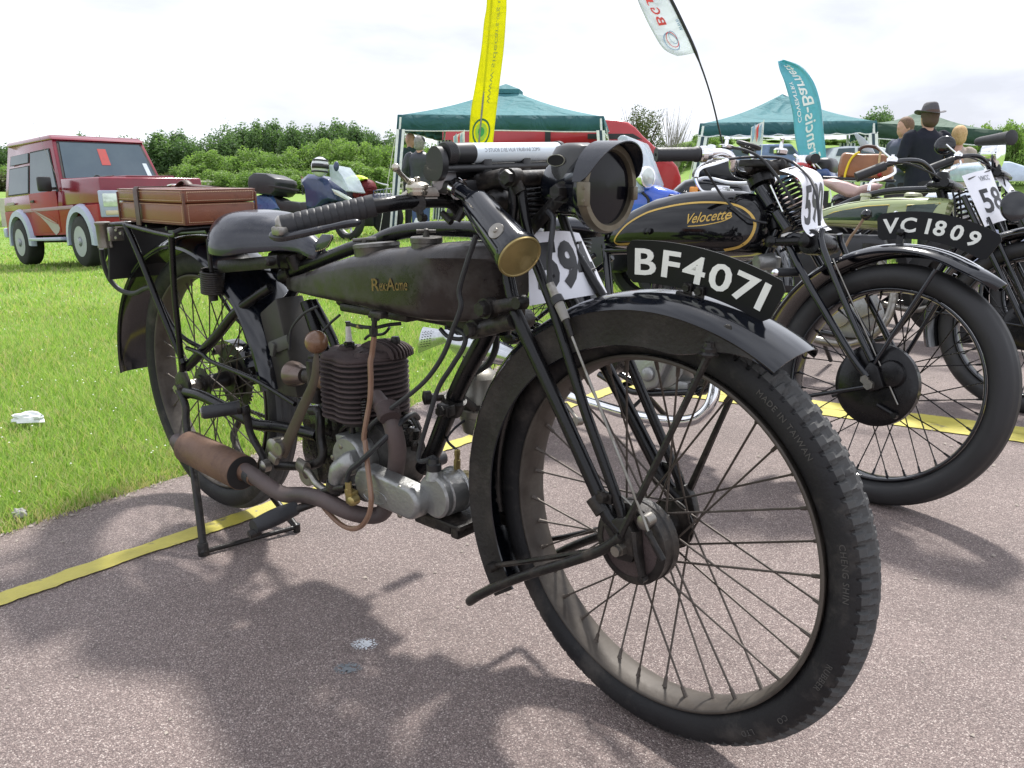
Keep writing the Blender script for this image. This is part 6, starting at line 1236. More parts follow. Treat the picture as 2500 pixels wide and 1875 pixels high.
# bars, grip, levers
g0, g1 = b('G', 560, 655, -.31), b('G', 950, 650, -.205)
bp = [g0, g1, b('G', 1150, 635, -.16), b('G', 1240, 680, -.14), b('G', 1255, 780, -.12), b('G', 1300, 830, -.08), b('G', 1400, 850, -.02)]
tb(bike2, 'handlebar', bp, .0118, chrome, 6); gd_ = g1-g0
mb = MB(); mb.lathe(g0, gd_, [(-.001, .004), (-.001, .019), (.002, .0205)]+[(.01+.006*k, .0192+(.0008 if k % 2 else 0)) for k in range(int((gd_.length-.03)/.006))]+[(gd_.length-.018, .0195), (gd_.length-.012, .0225), (gd_.length-.004, .0225), (gd_.length, .018)], 28); mb.obj('grip', rubb2, bike2, ang=50)
MB().lathe(g0, -gd_, [(.0012, .004), (.003, .0035), (.003, 1e-4)], 14, caps=False).obj('grip_hole', mat('port_black', (.002, .002, .002), .9), bike2)
mb = MB(); q = b('G', 975, 650, -.20); mb.lathe(q-gd_.normalized()*.004, gd_, [(-.004, .020), (0, .0235), (.014, .0235), (.018, .018), (.03, .016)], 24); mb.box(b('G', 1060, 600, -.17), (.02, .02, .02), ch=.003); mb.lathe(b('G', 1068, 595, -.17), (0, -1, 0), [(0, .010), (.012, .009)], 14); mb.obj('twist_collar', chrome, bike2)
tb(bike2, 'clutch_lever', [b('G', 1080, 690, -.17), b('G', 1200, 695, -.18), b('G', 1100, 735, -.22), b('G', 990, 765, -.25), b('G', 935, 800, -.27), b('G', 920, 860, -.28)], .0065, chrome, 5, flat=.55)
mb = MB(); q = b('G', 1190, 580, -.12); mb.lathe(q, (0, 0, 1), [(-.006, .022), (0, .024), (.003, .020), (.004, .006), (.018, .005), (.020, .009), (.026, .009), (.028, .004)], 24); mb.obj('control_pivot', chrome, bike2)
l2 = [half(p, 1) for p in bp[2:]][::-1]
tb(bike2, 'handlebar', [b('G', 1400, 850, -.02)]+l2+[Vec((g1.x, .20, g1.z)), Vec((g0.x, .31, g0.z))], .0118, chrome, 6)
MB().lathe(Vec((g0.x, .31, g0.z)), Vec((g1.x, .205, g1.z))-Vec((g0.x, .31, g0.z)), [(0, .019), (.10, .019)], 20).obj('grip', rubb2, bike2)
mb = MB(); q = b('G', 1680, 620, .1); mb.lathe(q, (0, 0, 1), [(-.01, .020), (0, .022), (.006, .018), (.008, .006), (.03, .005), (.036, .008), (.04, .003)], 20); mb.obj('control_pivot', chrome, bike2)
for pts, r_ in (([b('G', 1200, 590, -.12), b('G', 1330, 605, -.11), b('G', 1480, 670, -.09), b('G', 1600, 790, -.075), b('G', 1720, 960, -.07), b('G', 1800, 1100, -.06)], .0042), ([b('G', 990, 780, -.25), b('G', 1060, 880, -.2), b('G', 1150, 1020, -.16), b('G', 1280, 1150, -.15), b('G', 1420, 1240, -.14), b('G', 1550, 1270, -.10)], .0036), ([b('G', 1200, 695, -.18), b('G', 1350, 680, -.10), b('G', 1500, 675, -.05), b('G', 1700, 690, .02), b('G', 1850, 760, .05)], .0040), ([b('G', 1790, 720, 0), b('G', 1930, 850, -.03), b('G', 2000, 1000, -.06), b('G', 2020, 1150, -.07), b('G', 2030, 1290, -.08)], .0042)):
    tb(bike2, 'cable', pts, r_, rubb2, 6, 8)
# number card 590, curved over the fork
q1, q2, q3, q4 = b('G', 1685, 785, -.055), b('G', 1880, 745, .085), b('G', 2195, 1285, .07), b('G', 2010, 1345, -.075)
cn = (q2-q1).cross(q4-q1).normalized(); cn = cn if cn.x > 0 else -cn
cd, on = card(B2, (q1, q2, q3, q4), 'number_card', bike2, paper, lambda u, v: .030*math.sin(2*math.pi*v*.9-.2)*(1) + .006*math.sin(math.pi*u), cn)
card_text(on, '590', .10, .95, .40, .84, inkb, cd, bold=.03)
card_text(on, 'Banbury Run', .15, .85, .90, .955, inkg, cd, name='printed_text', bold=.0)
MB().tube([on(.05, .95, .003), on(.95, .93, .003)], .0022, 6).obj('cable_tie', inkb, cd); MB().tube([on(.2, .04, .003), on(.9, .03, .003)], .0022, 6).obj('cable_tie', inkb, cd)
# saddle, frame, engine, exhaust
def old_saddle(parent, x0, ln_, w, z, m):
    secs = []
    for i in range(15):
        u = i/14; ww = w*math.sqrt(max(0, 1-((.3-min(u, .3))/.305)**2.2)) if u < .3 else w-(w*.78)*float(sst(.3, .9, u)); zt = z-.02*(1-min(u/.3, 1))**2-.10*max(0, u-.5)**1.4
        secs.append([Vec((x0+ln_*u, max(ww, .005)*math.copysign(abs(math.sin(y_*math.pi/2))**.85, y_), zt-(.055-.03*u)*(abs(y_)**2.6))) for y_ in [-1+2*k/16 for k in range(17)]]+[Vec((x0+ln_*u, max(ww, .005)*.95*y_, zt-(.055-.03*u)*(abs(y_)**2.6)-.006)) for y_ in [1-2*k/16 for k in range(17)]])
    return MB().loft(secs).obj('saddle', m, parent, ang=60)
old_saddle(bike2, .13, .33, .125, .725, seatl)
for s in (-1, 1):
    coil((.20, s*.085, .56), (.20, s*.085, .66), lambda t: .022, .003, 7, blk, 'saddle_spring', bike2)
    tb(bike2, 'chain_stay', [(0, s*.09, R2), (.25, s*.08, .29), (.45, s*.06, .28)], .011, blkg); tb(bike2, 'seat_stay', [(0, s*.09, R2+.02), (.36, s*.05, .60)], .009, blkg, 1)
tb(bike2, 'top_tube', [(.36, 0, .62), (.90, 0, .66)], .014, blkg, 1); tb(bike2, 'seat_tube', [(.36, 0, .64), (.46, 0, .28)], .014, blkg, 1)
tb(bike2, 'down_tube', [hb2, Vec((.93, 0, .50)), Vec((.86, 0, .26)), Vec((.80, 0, .20))], .016, blkg, 4)
for s in (-1, 1): tb(bike2, 'cradle_tube', [Vec((.80, s*.05, .20)), Vec((.60, s*.06, .165)), Vec((.45, s*.06, .20))], .011, blkg, 3)
mb = MB(); arcsweep(mb, (0, 0, R2), None, 10, 200, 60, lambda t, P: guard_prof(.375, .068, .003)); mb.obj('rear_mudguard', blkg, bike2, ang=40)
eng2 = empty('engine', Vec((0, 0, 0)), bike2)
mb = MB(); mb.lathe((.68, -.055, .285), (0, 1, 0), [(0, .07), (.006, .092), (.10, .092), (.106, .07)], 36); mb.box((.70, 0, .21), (.18, .09, .04), ch=.01); mb.obj('crankcase', alu, eng2)
P = [Vec((x, -.085, z)) for x, z in ((.60, .20), (.66, .18), (.70, .20), (.735, .30), (.80, .42), (.80, .46), (.76, .46), (.68, .37), (.60, .30))]
MB().prism(P, (0, .035, 0)).obj('timing_cover', alu, eng2, bev=.008, seg=3)
mb = MB(); mb.ball((.665, -.090, .235), .024, 20, (1, .5, 1)); mb.obj('timing_cover_boss', alu, eng2)
for k in range(11):
    MB().loft([[Vec((.72+.055*math.cos(t)+.02*(z_-.34), .06*math.sin(t), z_)) for t in [2*math.pi*j/28 for j in range(28)]] for z_ in (.355+.019*k, .359+.019*k)]).obj('cooling_fin', blkd, eng2)
mb = MB(); mb.loft([[Vec((.72+.045*math.cos(t)+.02*(z_-.34), .048*math.sin(t), z_)) for t in [2*math.pi*j/28 for j in range(28)]] for z_ in (.34, .60)]); mb.obj('cylinder_barrel', blkd, eng2)
mb = MB(); mb.box((.74, -.02, .585), (.15, .10, .06), ch=.015); mb.lathe((.66, -.07, .60), (0, 1, 0), [(0, .028), (.14, .028)], 18); mb.obj('cylinder_head', alu, eng2)
mb = MB(); mb.lathe((.48, -.07, .27), (0, 1, 0), [(0, .05), (.005, .06), (.11, .06), (.115, .05)], 28); mb.box((.50, 0, .33), (.12, .08, .06), ch=.012); mb.obj('gearbox', oily, eng2)
mb = MB(); mb.lathe((.84, -.06, .27), (0, 1, 0), [(0, .030), (.10, .030)], 20); mb.box((.84, -.01, .235), (.08, .08, .02), ch=.003); mb.obj('magdyno', blkd, eng2)
ex = [b('R', 2110, 270, -.10), b('R', 2190, 400, -.12), b('R', 2080, 600, -.13), b('R', 1900, 660, -.14), b('R', 1650, 640, -.15), b('R', 1400, 590, -.15), b('R', 1100, 500, -.155), b('R', 880, 430, -.16)]
tb(bike2, 'exhaust_pipe', [Vec((.79, -.04, .56)), Vec((.86, -.07, .50)), Vec((.90, -.09, .40))]+ex[1:], .0185, chrome, 6, 20)
XM = (1020, 760, .13562); CROP['Y'] = XM
f0, f1 = b('R', 860, 430, -.16), b('Y', 1500, 780, -.17)
mid = b('Y', 900, 600, -.18); tip = b('Y', 520, 450, -.19); end = b('Y', 60, 520, -.20)
dx = (end-f0).normalized(); side = dx.cross(Vec((0, 1, 0))).normalized()
def fsec(c, wv, wh): return [c+Vec((0, 1, 0))*math.cos(t)*wh+side*math.sin(t)*wv for t in [2*math.pi*k/24 for k in range(24)]]
fish = mat('aged_silencer_chrome', (.62, .64, .67), .2, metal=.95, col2=(.45, .46, .47), nscale=14, dust=(.16, .10, .06), dscale=16, dlo=.62, dhi=.78)
MB().loft([fsec(f0, .019, .019), fsec(b('Y', 1800, 860, -.17), .030, .030), fsec(b('Y', 1500, 760, -.175), .043, .040), fsec(b('Y', 1050, 640, -.18), .046, .038), fsec(b('Y', 700, 590, -.185), .036, .026), fsec(tip, .026, .018)]).obj('silencer', fish, bike2)
MB().loft([fsec(tip, .026, .017), fsec(tip.lerp(end, .35), .034, .013), fsec(end, .054, .011)]).obj('fishtail', fish, bike2)
mb = MB()
for i in range(4):
    for j in range(7): mb.lathe(tip.lerp(end, .55+.11*i)+Vec((0, -.0135, 0))+side*(-.03+.01*j), (0, -1, 0), [(-.001, .0018), (.001, .0018)], 6)
o = mb.obj('fishtail_holes', mat('port_black', (.002, .002, .002), .9), bike2); o['kind'] = 'stuff'
mb = MB(); q = b('R', 1410, 580, -.155); mb.lathe(q, ex[5]-ex[4], [(-.006, .0215), (.012, .0215)], 20); mb.tube([q, Vec((q.x, -.06, q.z+.06))], .006, 8); mb.obj('exhaust_clip', blk, bike2)
tb(bike2, 'foot_peg', [b('Y', 1600, 830, -.10), b('Y', 1380, 770, -.14)], .0095, rubb2, 1); 
mb = MB(); q = b('R', 940, 660, -.12); mb.lathe(q, (0, -1, 0), [(-.03, .014), (.004, .016)], 16); mb.tube([q+Vec((0, .02, 0)), b('R', 850, 500, -.09)], .007, 8); mb.obj('brake_pedal', steel, bike2)
tb(bike2, 'side_stand', [Vec((.50, .08, .18)), Vec((.50, .30, .052))], .010, blk, 1)
mb = MB(); q = b('I', 870, 255, -.10); mb.tube([q, q+Vec((.03, .08, .01))], .013, 12); mb.obj('foot_rubber', rubb2, bike2); MB().ball(q, .0125, 14).obj('peg_end', chrome, bike2)
mb = MB(); q = b('I', 800, 200, -.05); mb.lathe(q, (.5, .8, .2), [(-.02, .022), (.03, .026), (.034, .02)], 20); mb.lathe(q+Vec((.0, .06, -.05)), (0, 0, 1), [(0, .024), (.07, .024), (.075, .015)], 20); mb.obj('carburettor', alu, bike2)

# ------------------------------------------------------------------ generic older machine for the rest of the row
def row_bike(contact, yaw, lean, tankm_, sad_m, label, tk, steer=0.0, card_=None, plate_=None, barz=.90, eng_m=alu, rear=True, guard_m=None):
    WB_ = 1.36; r_ = .325; o = Frame((contact.x-math.cos(yaw)*WB_, contact.y-math.sin(yaw)*WB_, 0), yaw, lean)
    bk = empty('vintage_motorcycle', o.M); tag(bk, label, 'motorcycle', 'old motorcycles parked in a row'); guard_m = guard_m or blkg
    Fs = Matrix.Translation((WB_, 0, 0)) @ Matrix.Rotation(steer, 4, 'Z')
    old_wheel(bk, 'front_wheel', Fs @ Matrix.Translation((0, 0, r_)), r_, .262, .040, .09, blk, yd=-.055)
    if rear: old_wheel(bk, 'rear_wheel', Matrix.Translation((0, 0, r_)), r_, .262, .040, .08, blk)
    fg = empty('front_mudguard', Fs, bk)
    mb = MB(); arcsweep(mb, (0, 0, r_), None, 48, 200, 60, lambda t, P: guard_prof(.378, .062, .004)); mb.obj('guard_blade', guard_m, fg, ang=40)
    for s in (-1, 1):
        ln(fg, 'fork_leg', Vec((0, s*.082, r_)), Vec((-.30, s*.06, .80)), .011, blkg); ln(fg, 'fork_leg', Vec((.02, s*.082, r_+.03)), Vec((-.20, s*.06, .72)), .008, blkg)
        ln(fg, 'mudguard_stay', Vec((0, s*.085, r_)), Vec((.22, s*.06, r_+.29)), .005, blkg); ln(fg, 'mudguard_stay', Vec((0, s*.085, r_)), Vec((-.36, s*.06, r_+.02)), .005, blkg)
        tb(bk, 'chain_stay', [(0, s*.09, r_), (.25, s*.08, .30), (.48, s*.05, .30)], .011, blkg); tb(bk, 'seat_stay', [(0, s*.09, r_), (.36, s*.05, .62)], .009, blkg, 1)
    mb = MB(); arcsweep(mb, (0, 0, r_), None, 10, 200, 50, lambda t, P: guard_prof(.38, .066, .004)); mb.obj('rear_mudguard', guard_m, bk, ang=40)
    MB().lathe((WB_-.31, 0, .60), (-.42, 0, 1), [(0, .026), (.02, .02), (.26, .02), (.28, .03)], 20).obj('steering_head', blk, bk)
    coil((WB_-.27, 0, .66), (WB_-.33, 0, .82), lambda t: .026+.006*math.sin(math.pi*t), .0045, 8, blk, 'fork_spring', bk)
    tb(bk, 'down_tube', [(WB_-.31, 0, .62), (.90, 0, .30), (.80, 0, .20), (.50, 0, .20)], .014, blkg)
    tb(bk, 'top_tube', [(.30, 0, .66), (.50, -.0, .735), (.62, 0, .79), (.74, 0, .822), (.90, 0, .832), (1.0, 0, .835)], .0145, blkg)
    tank2(bk, tk, tankm_)
    old_saddle(bk, .10, .36, .125, .80, sad_m)
    for s in (-1, 1): coil((.18, s*.085, .62), (.18, s*.085, .72), lambda t: .022, .003, 7, chrome, 'saddle_spring', bk)
    h = Vec((WB_-.42, 0, barz-.03)); 
    for s in (-1, 1):
        P = [h, h+Vec((0, s*.06, .0)), h+Vec((-.01, s*.10, .03)), h+Vec((-.04, s*.16, .05)), h+Vec((-.10, s*.25, .03)), h+Vec((-.19, s*.32, -.03))]
        tb(bk, 'handlebar', P, .0115, chrome if s > 0 else blkg, 5); e = P[-1]; d = P[-1]-P[-2]
        MB().lathe(e+d.normalized()*.012, -d, [(0, .010), (.001, .019), (.006, .0195), (.115, .018), (.118, .013)], 22).obj('grip', rubb2, bk)
        q = e-d.normalized()*.13; mb = MB(); mb.lathe(q+Vec((0, 0, .004)), (0, 0, 1), [(0, .02), (.010, .021), (.018, .016), (.022, .006), (.028, .006)], 22); mb.obj('control_body', chrome, bk)
        tb(bk, 'control_lever', [q+Vec((0, 0, .014)), q+Vec((-.03, s*.0, .035)), q+Vec((-.065, s*.01, .065))], .0045, chrome, 4)
        tb(bk, 'hand_lever', [q+Vec((.01, 0, -.01)), q+Vec((.025, s*.02, -.04)), q+Vec((.0, s*.06, -.07)), q+Vec((-.03, s*.09, -.085)), q+Vec((-.03, s*.10, -.12))], .006, chrome, 5, flat=.5)
        tb(bk, 'cable', [q, q+Vec((.06, -s*.05, .0)), h+Vec((.06, s*.05, -.03)), h+Vec((.10, s*.04, -.16))], .0038, rubb2, 5, 8)
    mb = MB(); mb.box(h+Vec((.03, 0, -.03)), (.10, .15, .022), ch=.006); mb.lathe(h+Vec((.01, 0, -.02)), (0, 0, 1), [(0, .03), (.03, .03), (.05, .022)], 20); mb.lathe(h+Vec((.05, -.085, -.02)), (0, 1, 0), [(0, .018), (.17, .018)], 16); mb.obj('top_yoke', blk, bk)
    en = empty('engine', Vec((0, 0, 0)), bk)
    mb = MB(); mb.lathe((.70, -.06, .29), (0, 1, 0), [(0, .07), (.006, .095), (.11, .095), (.116, .07)], 32); mb.obj('crankcase', eng_m, en)
    mb = MB(); mb.lathe((.64, -.085, .29), (0, 1, 0), [(0, .045), (.006, .06), (.03, .06)], 28); mb.box((.75, -.075, .33), (.14, .02, .08), Matrix.Rotation(R(-30), 3, 'Y'), ch=.008); mb.obj('timing_cover', eng_m, en)
    for k in range(9): MB().lathe((.72, 0, .37+.02*k), (0, 0, 1), [(0, .058), (.004, .058)], 24).obj('cooling_fin', blkd, en)
    MB().lathe((.72, 0, .36), (0, 0, 1), [(0, .046), (.24, .046)], 20).obj('cylinder_barrel', blkd, en)
    mb = MB(); mb.lathe((.48, -.05, .28), (0, 1, 0), [(0, .055), (.10, .055)], 24); mb.obj('gearbox', oily, en)
    tb(bk, 'exhaust_pipe', [(.78, -.05, .52), (.86, -.08, .44), (.86, -.10, .28), (.74, -.12, .17), (.50, -.13, .18), (.25, -.13, .22)], .0175, steel, 5)
    MB().lathe((.28, -.13, .215), (-1, 0, .08), [(0, .02), (.02, .034), (.40, .034), (.42, .02)], 24).obj('silencer', steel, bk)
    tb(bk, 'side_stand', [Vec((.50, .08, .20)), Vec((.48, .30, .055))], .010, blk, 1)
    return bk, o
c3 = wgr('X', 2478, 1003)
TG = [(.385,.02,.705,.680),(.44,.042,.728,.672),(.52,.070,.752,.668),(.60,.088,.772,.664),(.70,.100,.788,.660),(.80,.105,.797,.658),(.90,.103,.800,.657),(.98,.092,.798,.658),(1.01,.075,.792,.662)]
green = mat('pale_sage_green', (.36, .42, .20), .22, coat=.7, col2=(.33, .39, .18), nscale=5, rvar=.03)
b3, B3 = row_bike(c3, -.80, -.13, green, mat('pale_tan_saddle', (.42, .33, .30), .42, rvar=.04), 'motorcycle with pale green tank, dark panels and number card 58, third in the row', TG)
dkg = mat('dark_green_panel', (.012, .03, .022), .2, coat=.6)
def side3(p): return surf2(p, TG, .001)
def panel3(pts, m, name, lift=.001):
    mb = MB(); c = sum((Vec(p) for p in pts), Vec((0, 0, 0)))/len(pts); P = []
    n = 8
    for i in range(len(pts)):
        p, q = Vec(pts[i]), Vec(pts[(i+1) % len(pts)])
        for k in range(n): P.append(p.lerp(q, k/n))
    rings = [[surf2(c.lerp(p, s), TG, lift) for p in P] for s in (.02, .35, .7, 1)]
    mb.loft(rings, cap=False); mb.f.append(tuple(range(len(P)))); return mb.obj(name, m, b3)
ye = mat('yellow_coachline', (.62, .50, .12), .3)
pA = [(.47, 0, .688), (.56, 0, .722), (.70, 0, .748), (.795, 0, .755), (.795, 0, .690)]; pB = [(.87, 0, .755), (.985, 0, .768), (.955, 0, .692), (.87, 0, .690)]
for P, k in ((pA, 1), (pB, 2)):
    panel3(P, dkg, 'tank_panel', .0012)
    cc_ = sum((Vec(p) for p in P), Vec((0, 0, 0)))/len(P); MB().tube([surf2(cc_.lerp(Vec(p), 1.03), TG, .0014) for p in crm([P[i] for i in range(len(P))], 1, True)], .0022, 6, closed=True).obj('coachline', ye, b3)
MB().tube([surf2(Vec(p), TG, .0008) for p in crm([(.42, 0, .70), (.52, 0, .736), (.64, 0, .766), (.80, 0, .780), (.99, 0, .783)], 5)], .0012, 5).obj('pinstripe', blk, b3)
MB().tube([surf2(Vec(p), TG, .0008) for p in crm([(.42, 0, .680), (.60, 0, .674), (.99, 0, .674)], 5)], .0012, 5).obj('pinstripe', blk, b3)
mb = MB(); mb.lathe(side3(Vec((.832, 0, .722))), (0, -1, 0), [(-.004, .010), (.002, .010), (.004, .005)], 16); mb.obj('tank_badge', chrome, b3)
mb = MB(); mb.lathe((.86, -.03, .797), (0, 0, 1), [(0, .034), (.010, .035), (.016, .028), (.018, .01)], 28); mb.lathe((.66, -.02, .775), (0, 0, 1), [(0, .02), (.02, .018), (.024, .024), (.034, .022)], 20); mb.obj('filler_cap', mat('cream_cap', (.45, .46, .33), .3, metal=.3), b3)
k3 = B3.at('K', 510, 550, -.16, 1); k4 = B3.at('K', 290, 880, -.16, 1)
MB().ball(k3, .0225, 20).obj('gear_knob', blkg, b3); tb(b3, 'gear_lever', [k3, k3.lerp(k4, .5), k4, Vec((.60, -.14, .34))], .011, mat('tan_lever', (.24, .17, .12), .5), 3, flat=.4)
q1, q2, q3_, q4 = B3.at('K', 1540, 130, -.07, 1), B3.at('K', 1850, 60, .07, 1), B3.at('K', 2055, 600, .07, 1), B3.at('K', 1790, 680, -.09, 1)
cn = (q2-q1).cross(q4-q1).normalized(); cn = cn if cn.x > 0 else -cn
cd, on = card(B3, (q1, q2, q3_, q4), 'number_card', b3, paper, lambda u, v: .010*math.sin(math.pi*u), cn)
card_text(on, '58', .22, .98, .34, .80, inkb, cd, bold=.02); card_text(on, 'VMCC', .42, .80, .10, .20, inkg, cd, name='printed_text'); card_text(on, 'F2', .10, .22, .90, .97, inkb, cd, name='printed_text')
MB().tube([on(.12, .10, .003), on(.95, .02, .003)], .003, 6).obj('cable_tie', inkb, cd)
mb = MB(); q = B3.at('K', 2120, 460, -.06, 1); mb.lathe(q, (1, -.75, .05), [(-.03, .03), (-.02, .050), (-.006, .058), (.002, .056), (.006, .04)], 32); mb.obj('headlamp', blkg, b3)
c4 = Vec((c3.x+.80, c3.y+1.05, 0))
TS4 = [(.40,.03,.66,.64),(.46,.075,.72,.63),(.60,.11,.80,.63),(.80,.12,.83,.63),(.94,.10,.82,.64),(.98,.06,.79,.67)]
b4, B4 = row_bike(c4, -.80, -.13, mat('silver_tank', (.55, .60, .66), .16, metal=.6, coat=.8), seatl, 'silver-tanked motorcycle with chrome lamp, farthest right of the row and cut by the photo edge', TS4, barz=.96)
B4p = B4
mb = MB(); q = B4.at('H', 1980, 650, 0, 1); mb.lathe(q, (1, 0, 0), [(-.09, .02), (-.07, .055), (-.02, .075), (0, .080), (.012, .078), (.014, .07)], 36); mb.obj('headlamp', chrome, b4)
g = B4.at('H', 1790, 540, -.30, 1); g2 = B4.at('H', 2100, 500, -.42, 1)
mb = MB(); mb.lathe(g, g2-g, [(0, .018), (.02, .022), ((g2-g).length-.01, .032), ((g2-g).length, .036), ((g2-g).length+.004, .030)], 24); mb.obj('bulb_horn', rubb2, b4)
q1, q2, q3_, q4 = B4.at('H', 1930, 830, -.06, 1), B4.at('H', 1990, 780, .06, 1), B4.at('H', 2190, 1060, .06, 1), B4.at('H', 2080, 1010, -.05, 1)
cn = (q2-q1).cross(q4-q1).normalized(); cn = cn if cn.x > 0 else -cn
cd, on = card(B4, (q1, q2, q3_, q4), 'number_card', b4, paper, lambda u, v: .010*math.sin(math.pi*u), cn)
mb = MB(); mb.ball(B4.at('H', 1500, 570, .30, 1), .06, 20, (1, .35, .9)); mb.obj('mirror', blkg, b4)
# ------------------------------------------------------------------ background of the show: tents, flags, people, vehicles
CROP['c'] = (2100, 280, .31521)
def sheetmat(name, c, tr=.25, rough=.7):
    m = bpy.data.materials.new(name); m.use_nodes = True; t = m.node_tree; L = t.links.new; b = t.nodes['Principled BSDF']; o = t.nodes['Material Output']
    no = nn(t, 'ShaderNodeTexNoise'); no.inputs['Scale'].default_value = 1.6; no.inputs['Detail'].default_value = 5; co = nn(t, 'ShaderNodeTexCoord'); L(co.outputs['Object'], no.inputs['Vector'])
    mi = nn(t, 'ShaderNodeMix', data_type='RGBA'); mi.inputs[6].default_value = (*[x*.85 for x in c], 1); mi.inputs[7].default_value = (*[min(1, x*1.15) for x in c], 1); L(no.outputs[0], mi.inputs[0])
    L(mi.outputs[2], b.inputs['Base Color']); b.inputs['Roughness'].default_value = rough; b.inputs['Specular IOR Level'].default_value = .3
    tl = nn(t, 'ShaderNodeBsdfTranslucent'); L(mi.outputs[2], tl.inputs[0]); ms = nn(t, 'ShaderNodeMixShader'); ms.inputs[0].default_value = tr; nb_ = nn(t, 'ShaderNodeTexNoise'); nb_.inputs['Scale'].default_value = 2.6; nb_.inputs['Detail'].default_value = 3; nb_.inputs['Distortion'].default_value = 1.2; L(co.outputs['Object'], nb_.inputs['Vector']); bp_ = nn(t, 'ShaderNodeBump'); bp_.inputs['Strength'].default_value = .6; bp_.inputs['Distance'].default_value = .12; L(nb_.outputs[0], bp_.inputs['Height']); L(bp_.outputs[0], b.inputs['Normal']); L(bp_.outputs[0], tl.inputs['Normal']); L(b.outputs[0], ms.inputs[1]); L(tl.outputs[0], ms.inputs[2]); L(ms.outputs[0], o.inputs[0])
    return m
teal = sheetmat('teal_canopy', (.095, .285, .315), .32); teald = sheetmat('teal_valance_shaded', (.050, .155, .172), .25); olive = sheetmat('olive_canopy', (.105, .175, .125), .25); olived = sheetmat('olive_valance_shaded', (.05, .10, .07), .25)  # valances repeat the roof cloth, darkened so the colour carries their shade
wht2 = mat('white_fabric', (.72, .74, .76), .7, rvar=.03); drk2 = mat('dark_stripe_fabric', (.03, .055, .08), .7)
def gazebo(name, FL, FR, back, ap, vh, roofm, valm, label, scallop=False, splay=.13, cap=True, legs=(1, 1, 1, 1), wide=(.14, .14, .30, .30)):
    base = Vec(((FL.x+FR.x)/2, FL.y, gz(FL.x, FL.y))); g = empty(name, base); g_ = lambda p: Vec(p)-base
    BL, BR = FL+back, FR+back; C = [FL, FR, BR, BL]
    for i in range(4):
        p, q = C[i], C[(i+1) % 4]; rows = []; vh_ = vh if i != 2 else vh*.12
        for k in range(9):
            t = k/8; sag = -.10*math.sin(math.pi*t); a_, b_ = p.lerp(ap, t), q.lerp(ap, t)
            rows.append([g_(a_.lerp(b_, j/8)+Vec((0, 0, sag*(1-.4*abs(j/4-1))))) for j in range(9)])
        mb = MB(); mb.loft(rows, close=False, cap=False); r = mb.obj('roof_panel', roofm, g, ang=60); s = r.modifiers.new('t', 'SOLIDIFY'); s.thickness = .004
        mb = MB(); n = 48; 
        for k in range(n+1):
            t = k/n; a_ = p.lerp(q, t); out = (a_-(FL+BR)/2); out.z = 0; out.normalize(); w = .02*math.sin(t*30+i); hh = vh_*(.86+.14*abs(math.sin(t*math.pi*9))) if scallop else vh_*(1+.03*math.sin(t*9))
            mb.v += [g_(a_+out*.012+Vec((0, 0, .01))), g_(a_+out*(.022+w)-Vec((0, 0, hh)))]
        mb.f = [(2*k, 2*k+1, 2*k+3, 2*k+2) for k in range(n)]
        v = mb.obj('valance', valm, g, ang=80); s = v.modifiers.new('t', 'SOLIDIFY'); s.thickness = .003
        MB().tube([mb.v[2*k+1] for k in range(n+1)], .010, 5).obj('valance_piping', wht2, g)
    if cap:
        cc_ = [ap.lerp(c, .15)+Vec((0, 0, .05)) for c in C]; top = ap+Vec((0, 0, .07)); mb = MB()
        for i in range(4): k = len(mb.v); mb.v += [g_(cc_[i]), g_(cc_[(i+1) % 4]), g_(top)]; mb.f.append((k, k+1, k+2))
        for i in range(4): k = len(mb.v); mb.v += [g_(cc_[i]), g_(cc_[(i+1) % 4]), g_(cc_[(i+1) % 4]-Vec((0, 0, .07))), g_(cc_[i]-Vec((0, 0, .07)))]; mb.f.append((k, k+1, k+2, k+3))
        mb.obj('roof_vent', roofm, g)
    cen = (FL+BR)/2
    for i, c in enumerate(C):
        if not legs[i]: continue
        o = Vec((c.x-cen.x, c.y-cen.y, 0)); o = Vec((math.copysign(splay, o.x), math.copysign(splay*.5, o.y), 0)); z0 = gz(c.x+o.x, c.y+o.y); top = c-Vec((math.copysign(.04, o.x), 0, .03)); bot = Vec((c.x+o.x, c.y+o.y, z0))
        leg = MB().tube([g_(top), g_(bot)], .022, 8).obj('leg', wht2, g); w = wide[i]; ns = 3 if w < .2 else 9
        tp, bt_ = top-Vec((0, 0, vh*.8)), bot+(top-bot)*.06
        for k in range(ns):
            u0, u1 = -w/2+w*k/ns, -w/2+w*(k+1)/ns; dy = -.035-(.02*math.sin(k*2.1) if w > .2 else 0)
            MB().loft([[g_(P+Vec((u, dy+e, 0))) for P, u, e in ((tp, u0, 0), (tp, u1, 0), (tp, u1, .004), (tp, u0, .004))], [g_(P+Vec((u*.8, dy+e, 0))) for P, u, e in ((bt_, u0, 0), (bt_, u1, 0), (bt_, u1, .004), (bt_, u0, .004))]]).obj('leg_curtain', drk2 if k % 2 else wht2, leg)
    tag(g, label, 'gazebo'); return g
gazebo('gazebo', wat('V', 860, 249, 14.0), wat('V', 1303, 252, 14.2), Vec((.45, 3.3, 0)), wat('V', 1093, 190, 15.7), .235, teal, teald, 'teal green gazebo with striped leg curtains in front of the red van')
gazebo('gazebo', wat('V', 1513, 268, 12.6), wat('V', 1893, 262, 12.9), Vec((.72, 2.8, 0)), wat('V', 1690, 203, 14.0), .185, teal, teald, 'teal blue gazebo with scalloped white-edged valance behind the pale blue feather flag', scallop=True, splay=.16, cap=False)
gazebo('gazebo', wat('V', 1880, 266, 15.4), wat('V', 2165, 283, 14.4), Vec((1.35, 2.8, 0)), wat('V', 1990, 238, 16.2), .25, olive, olived, 'olive green gazebo behind the man in the wide-brimmed hat', splay=.1, cap=False)
